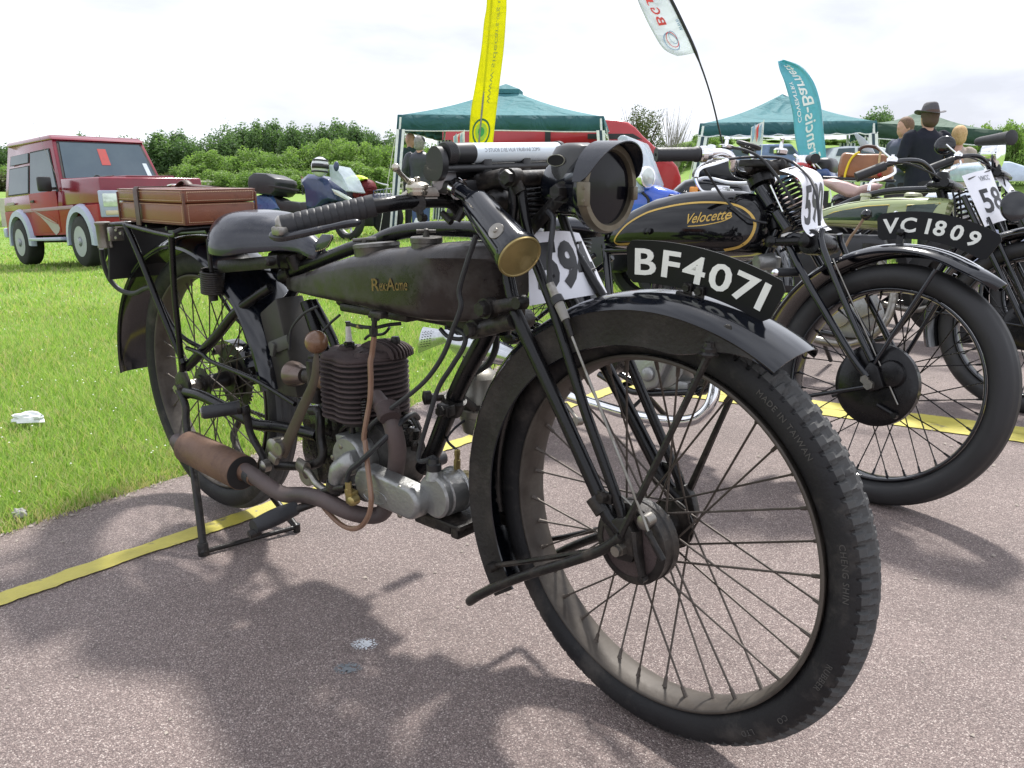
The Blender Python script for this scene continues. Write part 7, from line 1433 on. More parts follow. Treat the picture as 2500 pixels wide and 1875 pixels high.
for (x0, y0), (x1, y1), d, lab in (((853, 300), (815, 425), 13.8, 'from the left corner of the nearer gazebo'), ((1309, 275), (1365, 420), 14.0, 'from the right corner of the nearer gazebo'), ((1508, 300), (1462, 425), 12.4, 'from the left corner of the scalloped gazebo')):
    p, q = wat('V', x0, y0, d), wat('V', x1, y1, d-.6); q = Vec((q.x, q.y, gz(q.x, q.y))); tag(MB().tube([p, q], .006, 5).obj('guy_rope', mat('pale_rope', (.5, .5, .42), .8)), 'pale guy rope running down '+lab, 'rope')

# ---- feather flags
def feather(name, left, right, depth, m, label, sag=.05, yaw=.0):
    Lp = crm([wat('V', x, y, depth) for x, y in left], 8); Rp = crm([wat('V', x, y, depth) for x, y in right], 8); n = min(len(Lp), len(Rp)) ; base = Vec((Lp[0].x, depth, gz(Lp[0].x, depth)))
    f = empty(name, base)
    def on(s, t, lift=0.0):
        k = max(0, min(s, 1))*(n-1); i = min(int(k), n-2); q = k-i; a_, b_ = Lp[i].lerp(Lp[i+1], q), Rp[i].lerp(Rp[i+1], q); p = a_.lerp(b_, t)
        return p+Vec((0, sag*math.sin(t*math.pi)*(1+.5*math.sin(s*9))+yaw*(t-.5)-lift, 0))-base
    mb = MB(); mb.loft([[on(i/60, j/12) for j in range(13)] for i in range(61)], close=False, cap=False); c = mb.obj('cloth', m, f, ang=90); s = c.modifiers.new('t', 'SOLIDIFY'); s.thickness = .002
    tag(f, label, 'flag'); return f, on, base
def flagtext(f, on, body, s0, s1, t0, t1, m, name='printed_text', bold=.0, up=1):
    t = text_mesh(body, Matrix.Identity(4), m, name, f, ext=.0, size=1, off=bold)
    bm = bmesh.new(); bm.from_mesh(t.data); bmesh.ops.triangulate(bm, faces=bm.faces); bmesh.ops.subdivide_edges(bm, edges=bm.edges, cuts=1); bm.to_mesh(t.data); bm.free()
    xs_ = [v.co.x for v in t.data.vertices]; y_ = [v.co.y for v in t.data.vertices]; x0, x1, yl, yh = min(xs_), max(xs_), min(y_), max(y_)
    for v in t.data.vertices: v.co = on(s0+(s1-s0)*(v.co.x-x0)/(x1-x0), t0+(t1-t0)*(v.co.y-yl)/(yh-yl), .008)
    return t
J = lambda x, y: (x*.4+973.3, y*.4)
yel = sheetmat('yellow_flag_cloth', (.88, .84, .02), .5); skyb = sheetmat('pale_blue_flag_cloth', (.22, .60, .70), .35); whf = sheetmat('white_flag_cloth', (.82, .85, .90), .55)
f, on, base = feather('feather_flag', [J(105, 1010), J(100, 780), J(110, 600), J(135, 450), J(165, 270), J(180, 120), J(195, 0), (1048, -120), (1050, -220)], [J(205, 1010), J(228, 780), J(248, 600), J(268, 430), J(287, 270), J(298, 120), J(303, 0), (1090, -120), (1070, -220)], 12.6, yel, 'tall yellow feather flag with a web address in front of the nearer gazebo', .04)
flagtext(f, on, 'www.sidecars.org.uk', .28, .80, .50, .74, mat('olive_print', (.34, .36, .04), .6))
gcol = mat('green_print', (.04, .30, .08), .6)
def on_disc(f, on, sc_, tc__, rs, rt, m, name, n=32, inner=0, lift=.010):
    mb = MB(); 
    for k in range(n): t = 2*math.pi*k/n; mb.v += [on(sc_+math.sin(t)*rs, tc__+math.cos(t)*rt, lift), on(sc_+math.sin(t)*rs*inner, tc__+math.cos(t)*rt*inner, lift)]
    mb.f = [(2*k, (2*k+2) % (2*n), (2*k+3) % (2*n), 2*k+1) for k in range(n)] if inner else [tuple(range(0, 2*n, 2))]
    return mb.obj(name, m, f)
on_disc(f, on, .170, .47, .052, .36, mat('dark_print', (.02, .12, .05), .6), 'printed_badge', inner=.84); on_disc(f, on, .170, .47, .034, .24, mat('pale_green_print', (.35, .52, .04), .6), 'printed_badge', inner=.55, lift=.012); on_disc(f, on, .170, .47, .018, .13, gcol, 'printed_badge', lift=.014)
tb(f, 'pole', [Vec((0, .04, 0)), wat('V', 1040, 250, 12.65)-base, wat('V', 1060, 40, 12.65)-base, wat('V', 1075, -235, 12.65)-base], .014, mat('grey_pole', (.2, .2, .2), .5), 4, 8)
f, on, base = feather('feather_flag', [J(1960, 870), J(1890, 850), J(1862, 750), J(1845, 600), J(1805, 450), J(1778, 380), J(1767, 330)], [J(2030, 870), J(2025, 800), J(2012, 680), J(1998, 560), J(1960, 440), J(1890, 360), J(1800, 322)], 9.6, skyb, 'pale blue feather flag with white lettering in front of the scalloped gazebo', .04)
wprint = mat('white_print', (.80, .84, .86), .6); flagtext(f, on, 'Francis-Barnett', .10, .90, .42, .80, wprint, bold=.012); flagtext(f, on, 'COVENTRY', .42, .68, .16, .30, wprint, bold=.012)
tb(f, 'pole', [Vec((.42, .03, 0)), wat('V', 1782, 330, 9.64)-base, wat('V', 1770, 220, 9.64)-base, wat('V', 1738, 150, 9.64)-base, wat('V', 1690, 129, 9.64)-base], .010, wht2, 4, 8)
f, on, base = feather('feather_flag', [J(1225, 302), J(1150, 262), J(1085, 160), J(1040, 70), J(1010, 0), (1355, -60), (1345, -120)], [J(1322, 284), J(1300, 220), J(1262, 130), J(1225, 55), J(1180, 0), (1420, -60), (1360, -120)], 8.6, whf, 'white teardrop flag with red letters hanging from the long leaning pole', .03)
base = f.location.copy(); redp = mat('red_print', (.62, .07, .06), .6); bluep = mat('pale_blue_print', (.25, .38, .52), .6)
flagtext(f, on, 'B', .36, .45, .28, .52, redp, bold=.02); flagtext(f, on, 'G', .47, .57, .26, .52, redp, bold=.02); flagtext(f, on, 'J', .60, .70, .26, .50, redp, bold=.02); flagtext(f, on, 'www', .28, .40, .80, .90, bluep)
for k in range(3): on_disc(f, on, .20+.02*k, .40+.06*k, .09-.015*k, .22-.05*k, bluep if k % 2 == 0 else redp, 'printed_emblem', inner=.88, lift=.009+.002*k)
pb = wgr('V', 1600, 545)
pp = [wat('V', 1445, -10, 8.6), wat('V', 1470, 40, 8.6), wat('V', 1503, 113, 8.6), wat('V', 1535, 205, 8.6), wat('V', 1562, 315, 8.6)]; ppd = pp[-1]-pp[-2]; pe = pp[-1]+ppd*((pp[-1].z-gz(pp[-1].x, 8.6))/-ppd.z)
pp.append(pe); tb(f, 'pole', [p-f.location for p in pp], [.017]*9+[.009]*8+[.016]*(len(crm(pp, 4))-17), inkb, 4, 8)
def small_flag(x, y, d, label, hh=.16):
    p = wat('V', x, y, d); z0 = gz(p.x, p.y); f = empty('small_flag', Vec((p.x, p.y, z0))); H = p.z-z0
    MB().tube([(0, 0, 0), (0, 0, H+.02)], .006, 6).obj('pole', wht2, f)
    P = [Vec((-.0-.17*u, .02*math.sin(u*5), H-.30*v-.08*u)) for v in (0, 1) for u in (0, .25, .5, .75, 1)]
    mb = MB(); mb.v = P; mb.f = [(i, i+1, i+6, i+5) for i in range(4)]; mb.obj('cloth', wht2, f)
    for dx, w_, m in ((.03, .045, bluep), (.07, .03, redp), (.12, .04, bluep)): MB().prism([Vec((-dx, -.026, H-.03)), Vec((-dx-w_, -.026, H-.10)), Vec((-dx-w_*.6, -.026, H-.28)), Vec((-dx+.0, -.026, H-.2))], (0, .002, 0)).obj('print', m, f)
    tag(f, label, 'flag')
small_flag(1003, 283, 13.4, 'small faded union flag beside the yellow feather flag')
small_flag(1650, 262, 11.8, 'small faded union flag on a thin pole in front of the scalloped gazebo')

# ---- people
skin = mat('skin', (.46, .27, .20), .55, rvar=.04); 
def remeshed(mb, name, m, parent, vox=.016, smooth=6):
    me = mb.mesh(name, m); o = bpy.data.objects.new(name, me); COL.objects.link(o); r = o.modifiers.new('r', 'REMESH'); r.mode = 'VOXEL'; r.voxel_size = vox; r.use_smooth_shade = True; s = o.modifiers.new('s', 'SMOOTH'); s.iterations = smooth; s.factor = .6
    dg = bpy.context.evaluated_depsgraph_get(); me2 = bpy.data.meshes.new_from_object(o.evaluated_get(dg)); bpy.data.objects.remove(o); bpy.data.meshes.remove(me); me2.name = name
    o = bpy.data.objects.new(name, me2); COL.objects.link(o); o.parent = parent
    if not me2.materials: me2.materials.append(m)
    return o
def ell(c, rx, ry, n=20): return [Vec((c[0]+rx*math.cos(2*math.pi*k/n), c[1]+ry*math.sin(2*math.pi*k/n), c[2])) for k in range(n)]
def person(pos, face, H, top_m, trou_m, hair_m, label, arms='down', hat=None, bald=False, bulk=1.0, long_top=.86, shoe_m=None, skinm=None):
    k = H/1.76; P = empty('person', Matrix.Translation(pos) @ Matrix.Rotation(face, 4, 'Z') @ Matrix.Scale(k, 4)); skinm = skinm or skin       # facing local +x
    B = bulk; mb = MB(); hz = 1.62
    mb.ball((.0, 0, hz), .098, 20, (.98, .82, 1.14)); mb.ball((.035, 0, hz-.055), .070, 16, (.9, .85, 1)); mb.tube([(-.012, 0, 1.42), (-.002, 0, 1.55)], [.062, .055], 14)
    mb.ball((.098, 0, hz-.015), .016, 10, (1.2, .8, 1.4)); mb.tube([(.088, -.022, hz-.062), (.093, 0, hz-.064), (.088, .022, hz-.062)], .007, 8)
    for s in (-1, 1): mb.ball((-.002, s*.080, hz-.012), .024, 10, (.8, .45, 1.3)); mb.ball((.078, s*.032, hz+.012), .013, 8)
    arm = {}
    for s in (-1, 1):
        sh = Vec((-.01, s*.185*B, 1.40))
        if arms == 'down': el, wr = Vec((-.03, s*.245*B, 1.12)), Vec((.05, s*.235*B, .88))
        elif arms == 'front': el, wr = Vec((-.02, s*.25*B, 1.13)), Vec((.20, s*.10, 1.06))
        else: el, wr = Vec((-.06, s*.25*B, 1.12)), Vec((-.02+.16, s*.20, .98))
        arm[s] = (sh, el, wr); d = (wr-el).normalized(); pc = wr+d*.055
        mb.tube([el.lerp(wr, .75), wr, pc], [.030, .026, .030], 10); mb.ball(pc, .036, 12, (1, .55, 1.1)); u = d.cross(Vec((0, 1, 0))).normalized()
        for f_ in range(4): b0 = pc+d*.03+u*(.024-.016*f_); mb.tube([b0, b0+d*.034+Vec((0, -s*.004, 0)), b0+d*(.058-.006*abs(f_-1))+Vec((.006, -s*.014, 0))], [.0095, .009, .008], 6)
        mb.tube([pc+u*.026, pc+u*.045+d*.022, pc+u*.046+d*.046], [.011, .010, .008], 6)
    mb.tube([(0, 0, 1.0), (-.01, 0, 1.3), (-.012, 0, 1.45)], [.10, .12, .07], 14)
    for s in (-1, 1):
        mb.tube([arm[s][0]-Vec((0, s*.08, .02)), arm[s][1], arm[s][2]], [.045, .036, .028], 10); mb.tube([(0, s*.08, .98), (.005, s*.095, .50), (-.01, s*.10, .09)], [.075, .052, .036], 10)
    remeshed(mb, 'body', skinm, P, .012, 3)
    mb = MB(); secs = [ell((0, 0, z), ry*B*.62 if z > 1.0 else ry*B*.66, ry*B) for z, ry in ((long_top, .175), (.95, .172), (1.05, .168), (1.18, .178), (1.30, .190), (1.38, .190), (1.43, .150), (1.475, .080), (1.50, .066))]
    mb.loft(secs)
    for s in (-1, 1): sh, el, wr = arm[s]; mb.tube(crm([sh-Vec((0, s*.05, -.01)), sh, sh.lerp(el, .5)+Vec((-.008, s*.008, 0)), el, el.lerp(wr, .5), el.lerp(wr, .97)], 2), [.072, .070, .068, .066, .062, .060, .060, .056, .050, .044, .042], 14)
    remeshed(mb, 'jacket', top_m, P, .014, 5)
    mb = MB(); mb.loft([ell((0, 0, z), r_*.68*B, r_*B) for z, r_ in ((.82, .168), (.90, .170), (1.0, .160), (1.03, .150))])
    for s in (-1, 1): mb.tube(crm([(0, s*.082, .92), (.006, s*.094, .70), (.012, s*.098, .50), (-.005, s*.10, .28), (-.015, s*.102, .09)], 2), [.098, .092, .085, .078, .070, .064, .060, .058, .058], 16)
    remeshed(mb, 'trousers', trou_m, P, .014, 4)
    for s in (-1, 1): sm = MB(); sm.loft([[Vec((x, s*.102+y, z)) for x, y in ((-.075, -.034), (-.02, -.042), (.08, -.046), (.15, -.036), (.172, 0), (.15, .036), (.08, .046), (-.02, .042), (-.075, .034), (-.092, 0))] for z in (0, .03)]+[[Vec((-.01+(x-.0)*.62, s*.102+y*.8, .085)) for x, y in ((-.075, -.034), (-.02, -.042), (.08, -.046), (.10, -.036), (.112, 0), (.10, .036), (.08, .046), (-.02, .042), (-.075, .034), (-.092, 0))]]); sm.obj('shoe', shoe_m or bpl, P, ang=60)
    if not bald:
        mb = MB(); mb.ball((-.020, 0, hz+.018), .108, 20, (1, .88, 1.04)); mb.ball((-.036, 0, hz-.038), .098, 16, (.85, .90, .95)); remeshed(mb, 'hair', hair_m, P, .012, 2)
    if hat == 'brim':
        hm = mat('grey_felt_hat', (.085, .080, .088), .85, nscale=30); mb = MB(); mb.loft([ell((-.008, 0, hz+z), rx, ry, 28) for z, rx, ry in ((.035, .112, .095), (.06, .108, .090), (.10, .100, .078), (.135, .094, .062), (.150, .075, .040), (.142, .03, .012))]); mb.obj('hat_crown', hm, P, ang=60)
        mb = MB(); rows = []
        for rr_ in (0, .5, 1):
            rows.append([Vec((-.008+(.108+.062*rr_)*math.cos(t), (.092+.066*rr_)*math.sin(t), hz+.038+.028*rr_*abs(math.sin(t))**2-.010*rr_*abs(math.cos(t)))) for t in [2*math.pi*k_/32 for k_ in range(32)]])
        mb.loft(rows, cap=False); o = mb.obj('hat_brim', hm, P, ang=80); s = o.modifiers.new('t', 'SOLIDIFY'); s.thickness = .004
    if hat == 'cap':
        mb = MB(); mb.ball((0, 0, hz+.045), .108, 20, (1.05, .90, .80)); mb.loft([[Vec((.08+.08*u, y*(1-.3*u), hz+.040-.012*u)) for u, y in ((0, -.06), (1, -.045), (1, .045), (0, .06))], [Vec((.08+.08*u, y*(1-.3*u), hz+.048-.012*u)) for u, y in ((0, -.06), (1, -.045), (1, .045), (0, .06))]]); mb.obj('flat_cap', mat('black_cap', (.012, .012, .014), .8), P, ang=70)
    tag(P, label, 'person'); return P
def pplace(px, top, depth): p = wat('V', px, top, depth); z0 = gz(p.x, p.y); return Vec((p.x, p.y, z0)), p.z-z0
leatherj = mat('black_leather_jacket', (.020, .022, .032), .38, col2=(.045, .048, .062), nscale=9, bump=.5, bscale=22); jeans = mat('blue_jeans', (.05, .085, .19), .85, col2=(.08, .12, .24), nscale=10); navy = mat('navy_fleece', (.008, .010, .020), .95, nscale=20, bump=1.0, bscale=9, col2=(.012, .014, .026)); dkt = mat('dark_trousers', (.02, .02, .024), .85)
grn = mat('dark_green_coat', (.02, .045, .05), .8); brh = mat('brown_hair', (.10, .055, .03), .7, col2=(.24, .15, .09), nscale=45, bump=1.0, bscale=60); blond = mat('blond_hair', (.42, .25, .10), .7, col2=(.70, .50, .26), nscale=45, bump=1.0, bscale=60); greyh = mat('grey_hair', (.15, .14, .135), .8, col2=(.32, .31, .30), nscale=45, bump=1.0, bscale=60)
p, h = pplace(906, 288, 13.2); person(p, R(78), h/1.015, leatherj, jeans, greyh, 'man in black leather jacket, jeans and cap seen from behind under the nearer gazebo', 'front', hat='cap', bulk=1.12)
bagp = p
p, h = pplace(886, 283, 14.3); person(p, R(-30), h, grn, dkt, greyh, 'bald man in dark green and blue coat behind the leather-jacketed man', 'front', bald=True)
p, h = pplace(2012, 212, 9.4); person(p, R(95), h/1.03, navy, dkt, mat('dark_brown_hair', (.075, .045, .032), .7), 'man in a grey wide-brimmed hat and navy fleece seen from behind', 'front', hat='brim', bulk=1.14, long_top=.80)
p, h = pplace(1957, 249, 10.2); person(p, R(200), h, mat('slate_jacket', (.06, .07, .11), .8), dkt, brh, 'brown-haired person looking left, just left of the man in the hat', 'front')
p, h = pplace(2075, 268, 9.6); person(p, R(70), h, mat('beige_top', (.35, .30, .26), .8), jeans, blond, 'blond-haired person seen from behind, right of the man in the hat', 'front', bulk=.9)
p, h = pplace(652, 381, 62); person(p, R(20), 1.35, mat('grey_shirt', (.2, .2, .25), .8), dkt, brh, 'tiny figure walking by the rail fence far across the field', 'down')
o = crumple('white_bag', wat('F', 1565, 1330, 13.0), (.10, .07, .16), 5, 'white carrier bag on the grass by the jeans of the leather-jacketed man', LIT, 'bag'); o.location.z = gz(o.location.x, o.location.y)+.12

# ---- red off-roader on the grass
pf = wat('X', 209, 652, 11.8); pr = wat('X', 62, 647, 13.4); fxx = (pf-pr).normalized(); sdd = Vec((-fxx.y, fxx.x, 0)).normalized(); upp = fxx.cross(sdd)
CAR = Frame((0, 0, 0), 0); CAR.M = Matrix((fxx, sdd, upp)).transposed().to_4x4(); CAR.M.translation = pf; CAR.I = CAR.M.inverted(); CAR.c0 = CAR.I @ CAM; CAR.R3 = CAR.I.to_3x3()
car = empty('offroad_car', CAR.M); tag(car, 'maroon and red boxy off-road car with silver wheel arches parked on the grass', 'car')
def cpt(c, x, y, yy=0.0, k=1): return CAR.at(c, x, y, yy, k)
maroon = mat('maroon_paint', (.17, .006, .020), .2, coat=.4, rvar=.04, nscale=3); redo = mat('faded_red_paint', (.25, .018, .014), .42, spec=.3, rvar=.04, nscale=3); silv = mat('silver_arch', (.34, .37, .50), .35, coat=.3, nscale=2); cglass = mat('car_glass', (.055, .085, .115), .05, rvar=.01, nscale=1.2, col2=(.10, .14, .165)); bump_ = mat('grey_bumper', (.10, .105, .115), .55); tyre_c = mat('car_tyre', (.018, .018, .019), .8)
Wd = 1.70; xb = -3.10; xf = .60
def archprof(x0, x1, zs, zt, arches, ra_=.42, zc_=.36):
    pts = [(x0, zs)]
    for ac in arches:
        for k in range(13):
            t = math.pi-math.pi*k/12; pts.append((ac+ra_*math.cos(t), max(zs, zc_+ra_*math.sin(t)*1.02)))
    pts += [(x1, zs), (x1, zt[1]), (x0, zt[0])]; return pts
low = archprof(xb, xf, .46, (.86, .86), (-2.42, 0)); MB().prism([Vec((x, .03, z)) for x, z in low], (0, Wd-.06, 0)).obj('lower_body', redo, car, bev=.015)
MB().loft([[Vec((x, y, z)) for x, y, z in ((xb, .03, .861), (xb, Wd-.03, .861), (-.62, Wd-.03, .861), (-.62, .03, .861))], [Vec((x, y, z)) for x, y, z in ((xb+.02, .05, 1.09), (xb+.02, Wd-.05, 1.09), (-.62, Wd-.05, 1.09), (-.62, .05, 1.09))]]).obj('upper_body', maroon, car, bev=.012)
MB().loft([[Vec(q) for q in ((-.62, .05, .862), (-.62, Wd-.05, .862), (xf, Wd-.10, .862), (xf, .10, .862))], [Vec(q) for q in ((-.68, .07, 1.27), (-.68, Wd-.07, 1.27), (xf-.02, Wd-.11, 1.22), (xf-.02, .11, 1.22))]]).obj('bonnet', maroon, car, bev=.03, seg=3)
MB().box((.04, Wd/2, 1.248), (1.0, .70, .035), Matrix.Rotation(R(2.0), 3, 'Y'), ch=.012).obj('bonnet_bulge', maroon, car)
zr = 1.92
MB().loft([[Vec(q) for q in ((xb+.03, .06, 1.085), (xb+.03, Wd-.06, 1.085), (-.64, Wd-.06, 1.085), (-.64, .06, 1.085))], [Vec(q) for q in ((xb+.16, .17, zr-.03), (xb+.16, Wd-.17, zr-.03), (-1.05, Wd-.17, zr-.06), (-1.05, .17, zr-.06))]]).obj('cabin', maroon, car, bev=.02)
MB().loft([[Vec(q) for q in ((xb+.13, .14, zr-.035), (xb+.13, Wd-.14, zr-.035), (-1.0, Wd-.14, zr-.07), (-1.0, .14, zr-.07))], [Vec(q) for q in ((xb+.18, .17, zr+.035), (xb+.18, Wd-.17, zr+.035), (-1.15, Wd-.17, zr+.01), (-1.15, .17, zr+.01))]]).obj('roof', maroon, car, bev=.03, seg=3)
def pane(name, quad, m, th=.008, parent=car, off=.004):
    quad = [Vec(q) for q in quad]; n_ = (quad[1]-quad[0]).cross(quad[3]-quad[0]).normalized(); cc_ = Vec((-1.8, Wd/2, 1.3)); mid_ = sum(quad, Vec((0, 0, 0)))/len(quad)
    if n_.dot(mid_-cc_) < 0: n_ = -n_
    return MB().prism([q+n_*off for q in quad], n_*th).obj(name, m, parent)
def cabp(x, z, s=0):  # point on the cabin's side wall
    t = (z-1.085)/(zr-.03-1.085); y = .06+(.11)*t; return Vec((x, y if s == 0 else Wd-y, z))
def wsp(u, v):        # windscreen plane
    t = v; return Vec((-.64-.41*t, .06+.11*t+u*(Wd-.12-.22*t), 1.085+(zr-.06-1.085)*t))
rubs = mat('window_rubber', (.01, .01, .01), .6)
pane('windscreen_seal', [wsp(.03, .20), wsp(.97, .20), wsp(.96, .96), wsp(.04, .96)], rubs, .006); pane('windscreen', [wsp(.055, .225), wsp(.945, .225), wsp(.935, .93), wsp(.065, .93)], cglass, .006, off=.011)
pane('parking_ticket', [wsp(.44, .50), wsp(.53, .50), wsp(.53, .82), wsp(.44, .82)], mat('red_ticket', (.36, .04, .035), .6), .003, off=.0175); pane('tax_disc', [wsp(.87, .30), wsp(.915, .30), wsp(.915, .55), wsp(.87, .55)], mat('pale_ticket', (.5, .58, .62), .6), .003, off=.0175)
for s in (0, 1):
    for nm, Q in (('door_glass', [(-1.02, 1.12), (-.80, 1.12), (-1.10, 1.70), (-1.80, 1.72), (-1.80, 1.12)] if 0 else [(-1.88, 1.10), (-.80, 1.10), (-1.14, 1.71), (-1.88, 1.71)]), ('rear_side_glass', [(-2.86, 1.12), (-1.98, 1.12), (-1.98, 1.52), (-2.80, 1.52)]), ('roof_side_glass', [(-2.78, 1.58), (-1.98, 1.58), (-1.98, 1.72), (-2.74, 1.72)])):
        G_ = [cabp(x, z, s) for x, z in Q]; c_ = sum(G_, Vec((0, 0, 0)))/4; pane(nm+'_seal' if 0 else 'window_seal', [c_+(q-c_)*1.07 for q in G_], rubs, .005); pane(nm, G_, cglass, .005, off=.010)
    y = .03 if s == 0 else Wd-.03; sg = -1 if s == 0 else 1
    for ac in (0, -2.42):
        mb = MB(); secs = []
        for k in range(25):
            t = R(-8+196*k/24); r1_, r2_ = .40, .515; c_, s_ = math.cos(t), math.sin(t); secs.append([Vec((ac+r*c_, y+sg*e, .37+r*s_)) for r, e in ((r1_, -.02), (r1_, .060), (r2_-.03, .055), (r2_, .0), (r2_, -.02))])
        mb.loft(secs); mb.obj('wheel_arch', silv, car, ang=30)
        w = empty('wheel', Matrix.Translation((ac, y+sg*(-.07), .36)), car)
        MB().lathe((0, -.12, 0), (0, 1, 0), [(0, .20), (0, .33), (.02, .352), (.05, .36), (.19, .36), (.22, .352), (.24, .33), (.24, .20)], 40, caps=False).obj('tyre', tyre_c, w, ang=50)
        mb = MB(); mb.lathe((0, sg*.125, 0), (0, -sg, 0), [(0, .215), (.004, .21), (.02, .185), (.03, .16), (.022, .09), (.0, .075), (.0, .05), (-.03, .045), (-.034, 1e-4)], 32); mb.obj('rim', mat('grey_alloy', (.30, .31, .345), .4, nscale=3), w)
        mb = MB(); 
        for k in range(8): t = 2*math.pi*k/8; mb.lathe((math.cos(t)*.13, sg*.104, math.sin(t)*.13), (0, sg, 0), [(-.01, .018), (.0015, .018)], 10)
        o = mb.obj('rim_slots', rubs, w); o['kind'] = 'stuff'
    MB().box((-1.21, y+sg*.05, .405), (1.30, .12, .05), ch=.012).obj('running_board', silv, car)
    MB().box((-1.21, y+sg*.006, .848), (2.0, .014, .05), ch=.004).obj('side_moulding', mat('pink_grey_strip', (.32, .20, .24), .5), car)
    dr = MB().box((-1.33, y+sg*.002, .80), (1.10, .010, .60), ch=.004).obj('door', redo, car); MB().box((-1.74, y+sg*.016, .98), (.14, .02, .035), ch=.006).obj('door_handle', bpl, dr)
    mb = MB(); mb.box((-.74, y+sg*.16, 1.19), (.07, .19, .21), ch=.025); mb.box((-.76, y+sg*.04, 1.13), (.04, .10, .04), ch=.01); mb.obj('wing_mirror', bpl, car)
    if s == 0:
        dm = mat('taupe_decal', (.30, .27, .24), .5); yy = y-.0075
        MB().prism([Vec((x, yy, z)) for x, z in ((-1.87, .86), (-1.55, .80), (-1.15, .70), (-.85, .62), (-.80, .56), (-.86, .50), (-.98, .46), (-1.1, .52), (-1.25, .62), (-1.50, .74))], (0, -.002, 0)).obj('side_decal', dm, car); MB().tube([Vec((x, yy-.003, z)) for x, z in ((-1.85, .86), (-1.5, .82), (-1.1, .74), (-.85, .66), (-.86, .62), (-1.1, .66), (-1.5, .76), (-1.85, .86))], .004, 5).obj('decal_line', redo, car)
        MB().box((-2.75, y-.006, .98), (.34, .004, .035)).obj('side_decal', dm, car)
for y in (.22, Wd-.22):
    hl = MB().box((xf+.004, y, .86), (.05, .32, .36), ch=.015).obj('headlamp_surround', silv, car); MB().box((xf+.03, y, .91), (.02, .24, .18), ch=.01).obj('headlamp', mat('lamp_lens', (.55, .60, .56), .12, metal=.3, coat=.8), hl)
    MB().box((xf+.03, y, .74), (.02, .20, .06), ch=.006).obj('indicator', mat('clear_indicator', (.5, .42, .30), .2), hl)
MB().box((xf+.012, Wd/2, .86), (.03, .82, .30), ch=.01).obj('grille', rubs, car)
for k in range(5): MB().box((xf+.03, Wd/2, .75+.055*k), (.015, .80, .012)).obj('grille_bar', silv, car)
MB().box((xf+.10, Wd/2, .50), (.18, Wd+.04, .17), ch=.03).obj('front_bumper', bump_, car); MB().box((xb-.06, Wd/2, .52), (.14, Wd, .16), ch=.03).obj('rear_bumper', silv, car)
MB().box((-1.2, Wd/2, .42), (3.1, 1.0, .16), ch=.03).obj('chassis', rubs, car)
for u_ in (.36, .80):
    a0, a1 = wsp(u_-.10, .17), wsp(u_-.02, .29); n_ = Vec((.75, 0, .5)).normalized(); MB().tube([a0+n_*.02, a1+n_*.028, wsp(u_+.02, .28)+n_*.026], .007, 6).obj('wiper', rubs, car); MB().tube([wsp(u_-.12, .235)+n_*.022, wsp(u_+.16, .29)+n_*.022], .008, 6).obj('wiper_blade', rubs, car)
MB().tube([Vec((-.72, .10, 1.10)), Vec((-1.25, .02, 2.10))], .003, 5).obj('aerial', steel, car)
mb = MB(); mb.box((-1.5, Wd/2, 1.14), (.5, 1.2, .10)); mb.obj('seat_backs', rubs, car)

# ---- red high-roof van behind the nearer gazebo
VO = wat('J', 1150, 1015, 17.5); vyaw = -.16; VAN = Frame((VO.x, VO.y, gz(VO.x, VO.y)), vyaw); van = empty('panel_van', VAN.M); tag(van, 'red high-roof panel van parked behind the nearer gazebo', 'van')
vred = mat('van_red', (.42, .018, .026), .3, coat=.6, rvar=.03, nscale=2)
def vp(x, y, yy=0.0): q = VAN.at('J', x, y, yy, 1); return (q.x, q.z)
fb = [vp(1245, 960), vp(1225, 900), vp(1180, 850), vp(1120, 810), vp(1080, 770), vp(1040, 735), vp(1000, 690), vp(960, 660), vp(900, 648), vp(840, 645)]
zt = fb[-1][1]; prof = [(x, z) for x, z in fb]+[(fb[-1][0]-3.4, zt-.02), (fb[-1][0]-3.5, zt-.2), (fb[-1][0]-3.5, .35), (fb[0][0]-.15, .32), (fb[0][0]+.02, .55)]
MB().prism([Vec((x, 0, z)) for x, z in prof], (0, 1.9, 0)).obj('body', vred, van, bev=.05, seg=3)
def vpoly(name, pts, m, lift=.012, th=.01): return MB().prism([Vec((*[vp(x, y, -lift)][0][:1], -lift, vp(x, y, -lift)[1])) for x, y in pts], (0, th, 0)).obj(name, m, van)
vpoly('side_window', [(965, 775), (1040, 775), (1095, 830), (1100, 895), (985, 895)], cglass); vpoly('window_pillar', [(1018, 772), (1026, 772), (1048, 897), (1038, 897)], vred, .022); vpoly('roof_stripe', [(740, 722), (985, 722), (1035, 752), (740, 750)], mat('van_grey_strip', (.03, .03, .035), .5)); vpoly('door_gap', [(510, 690), (540, 690), (540, 790), (510, 790)], mat('van_grey_strip', (.03, .03, .035), .5))
for y_ in (800, 815): vpoly('side_moulding', [(560, y_), (950, y_), (950, y_+5), (560, y_+5)], mat('van_moulding', (.30, .012, .018), .4), .016)
mb = MB(); q = vp(1165, 1010); mb.lathe((q[0], -.01, .34), (0, 1, 0), [(0, .30), (.0, .36), (.2, .36)], 28); mb.obj('wheel', tyre_c, van); MB().lathe((q[0], -.02, .34), (0, 1, 0), [(-.002, 1e-4), (0, .20), (.02, .22)], 24).obj('hubcap', silv, van)
mb = MB(); mb.lathe((q[0], -.012, .40), (0, 1, 0), [(0, .46), (.004, .46)], 32, caps=False); 
mb = MB(); q = vp(1005, 880); mb.box((q[0]+.15, -.14, q[1]+.06), (.10, .14, .26), ch=.03); mb.obj('wing_mirror', bpl, van); MB().lathe((fb[-1][0]-.1, .3, zt), (0, 0, 1), [(0, .05), (.06, .04), (.09, .03)], 12).obj('roof_lamp', bpl, van)
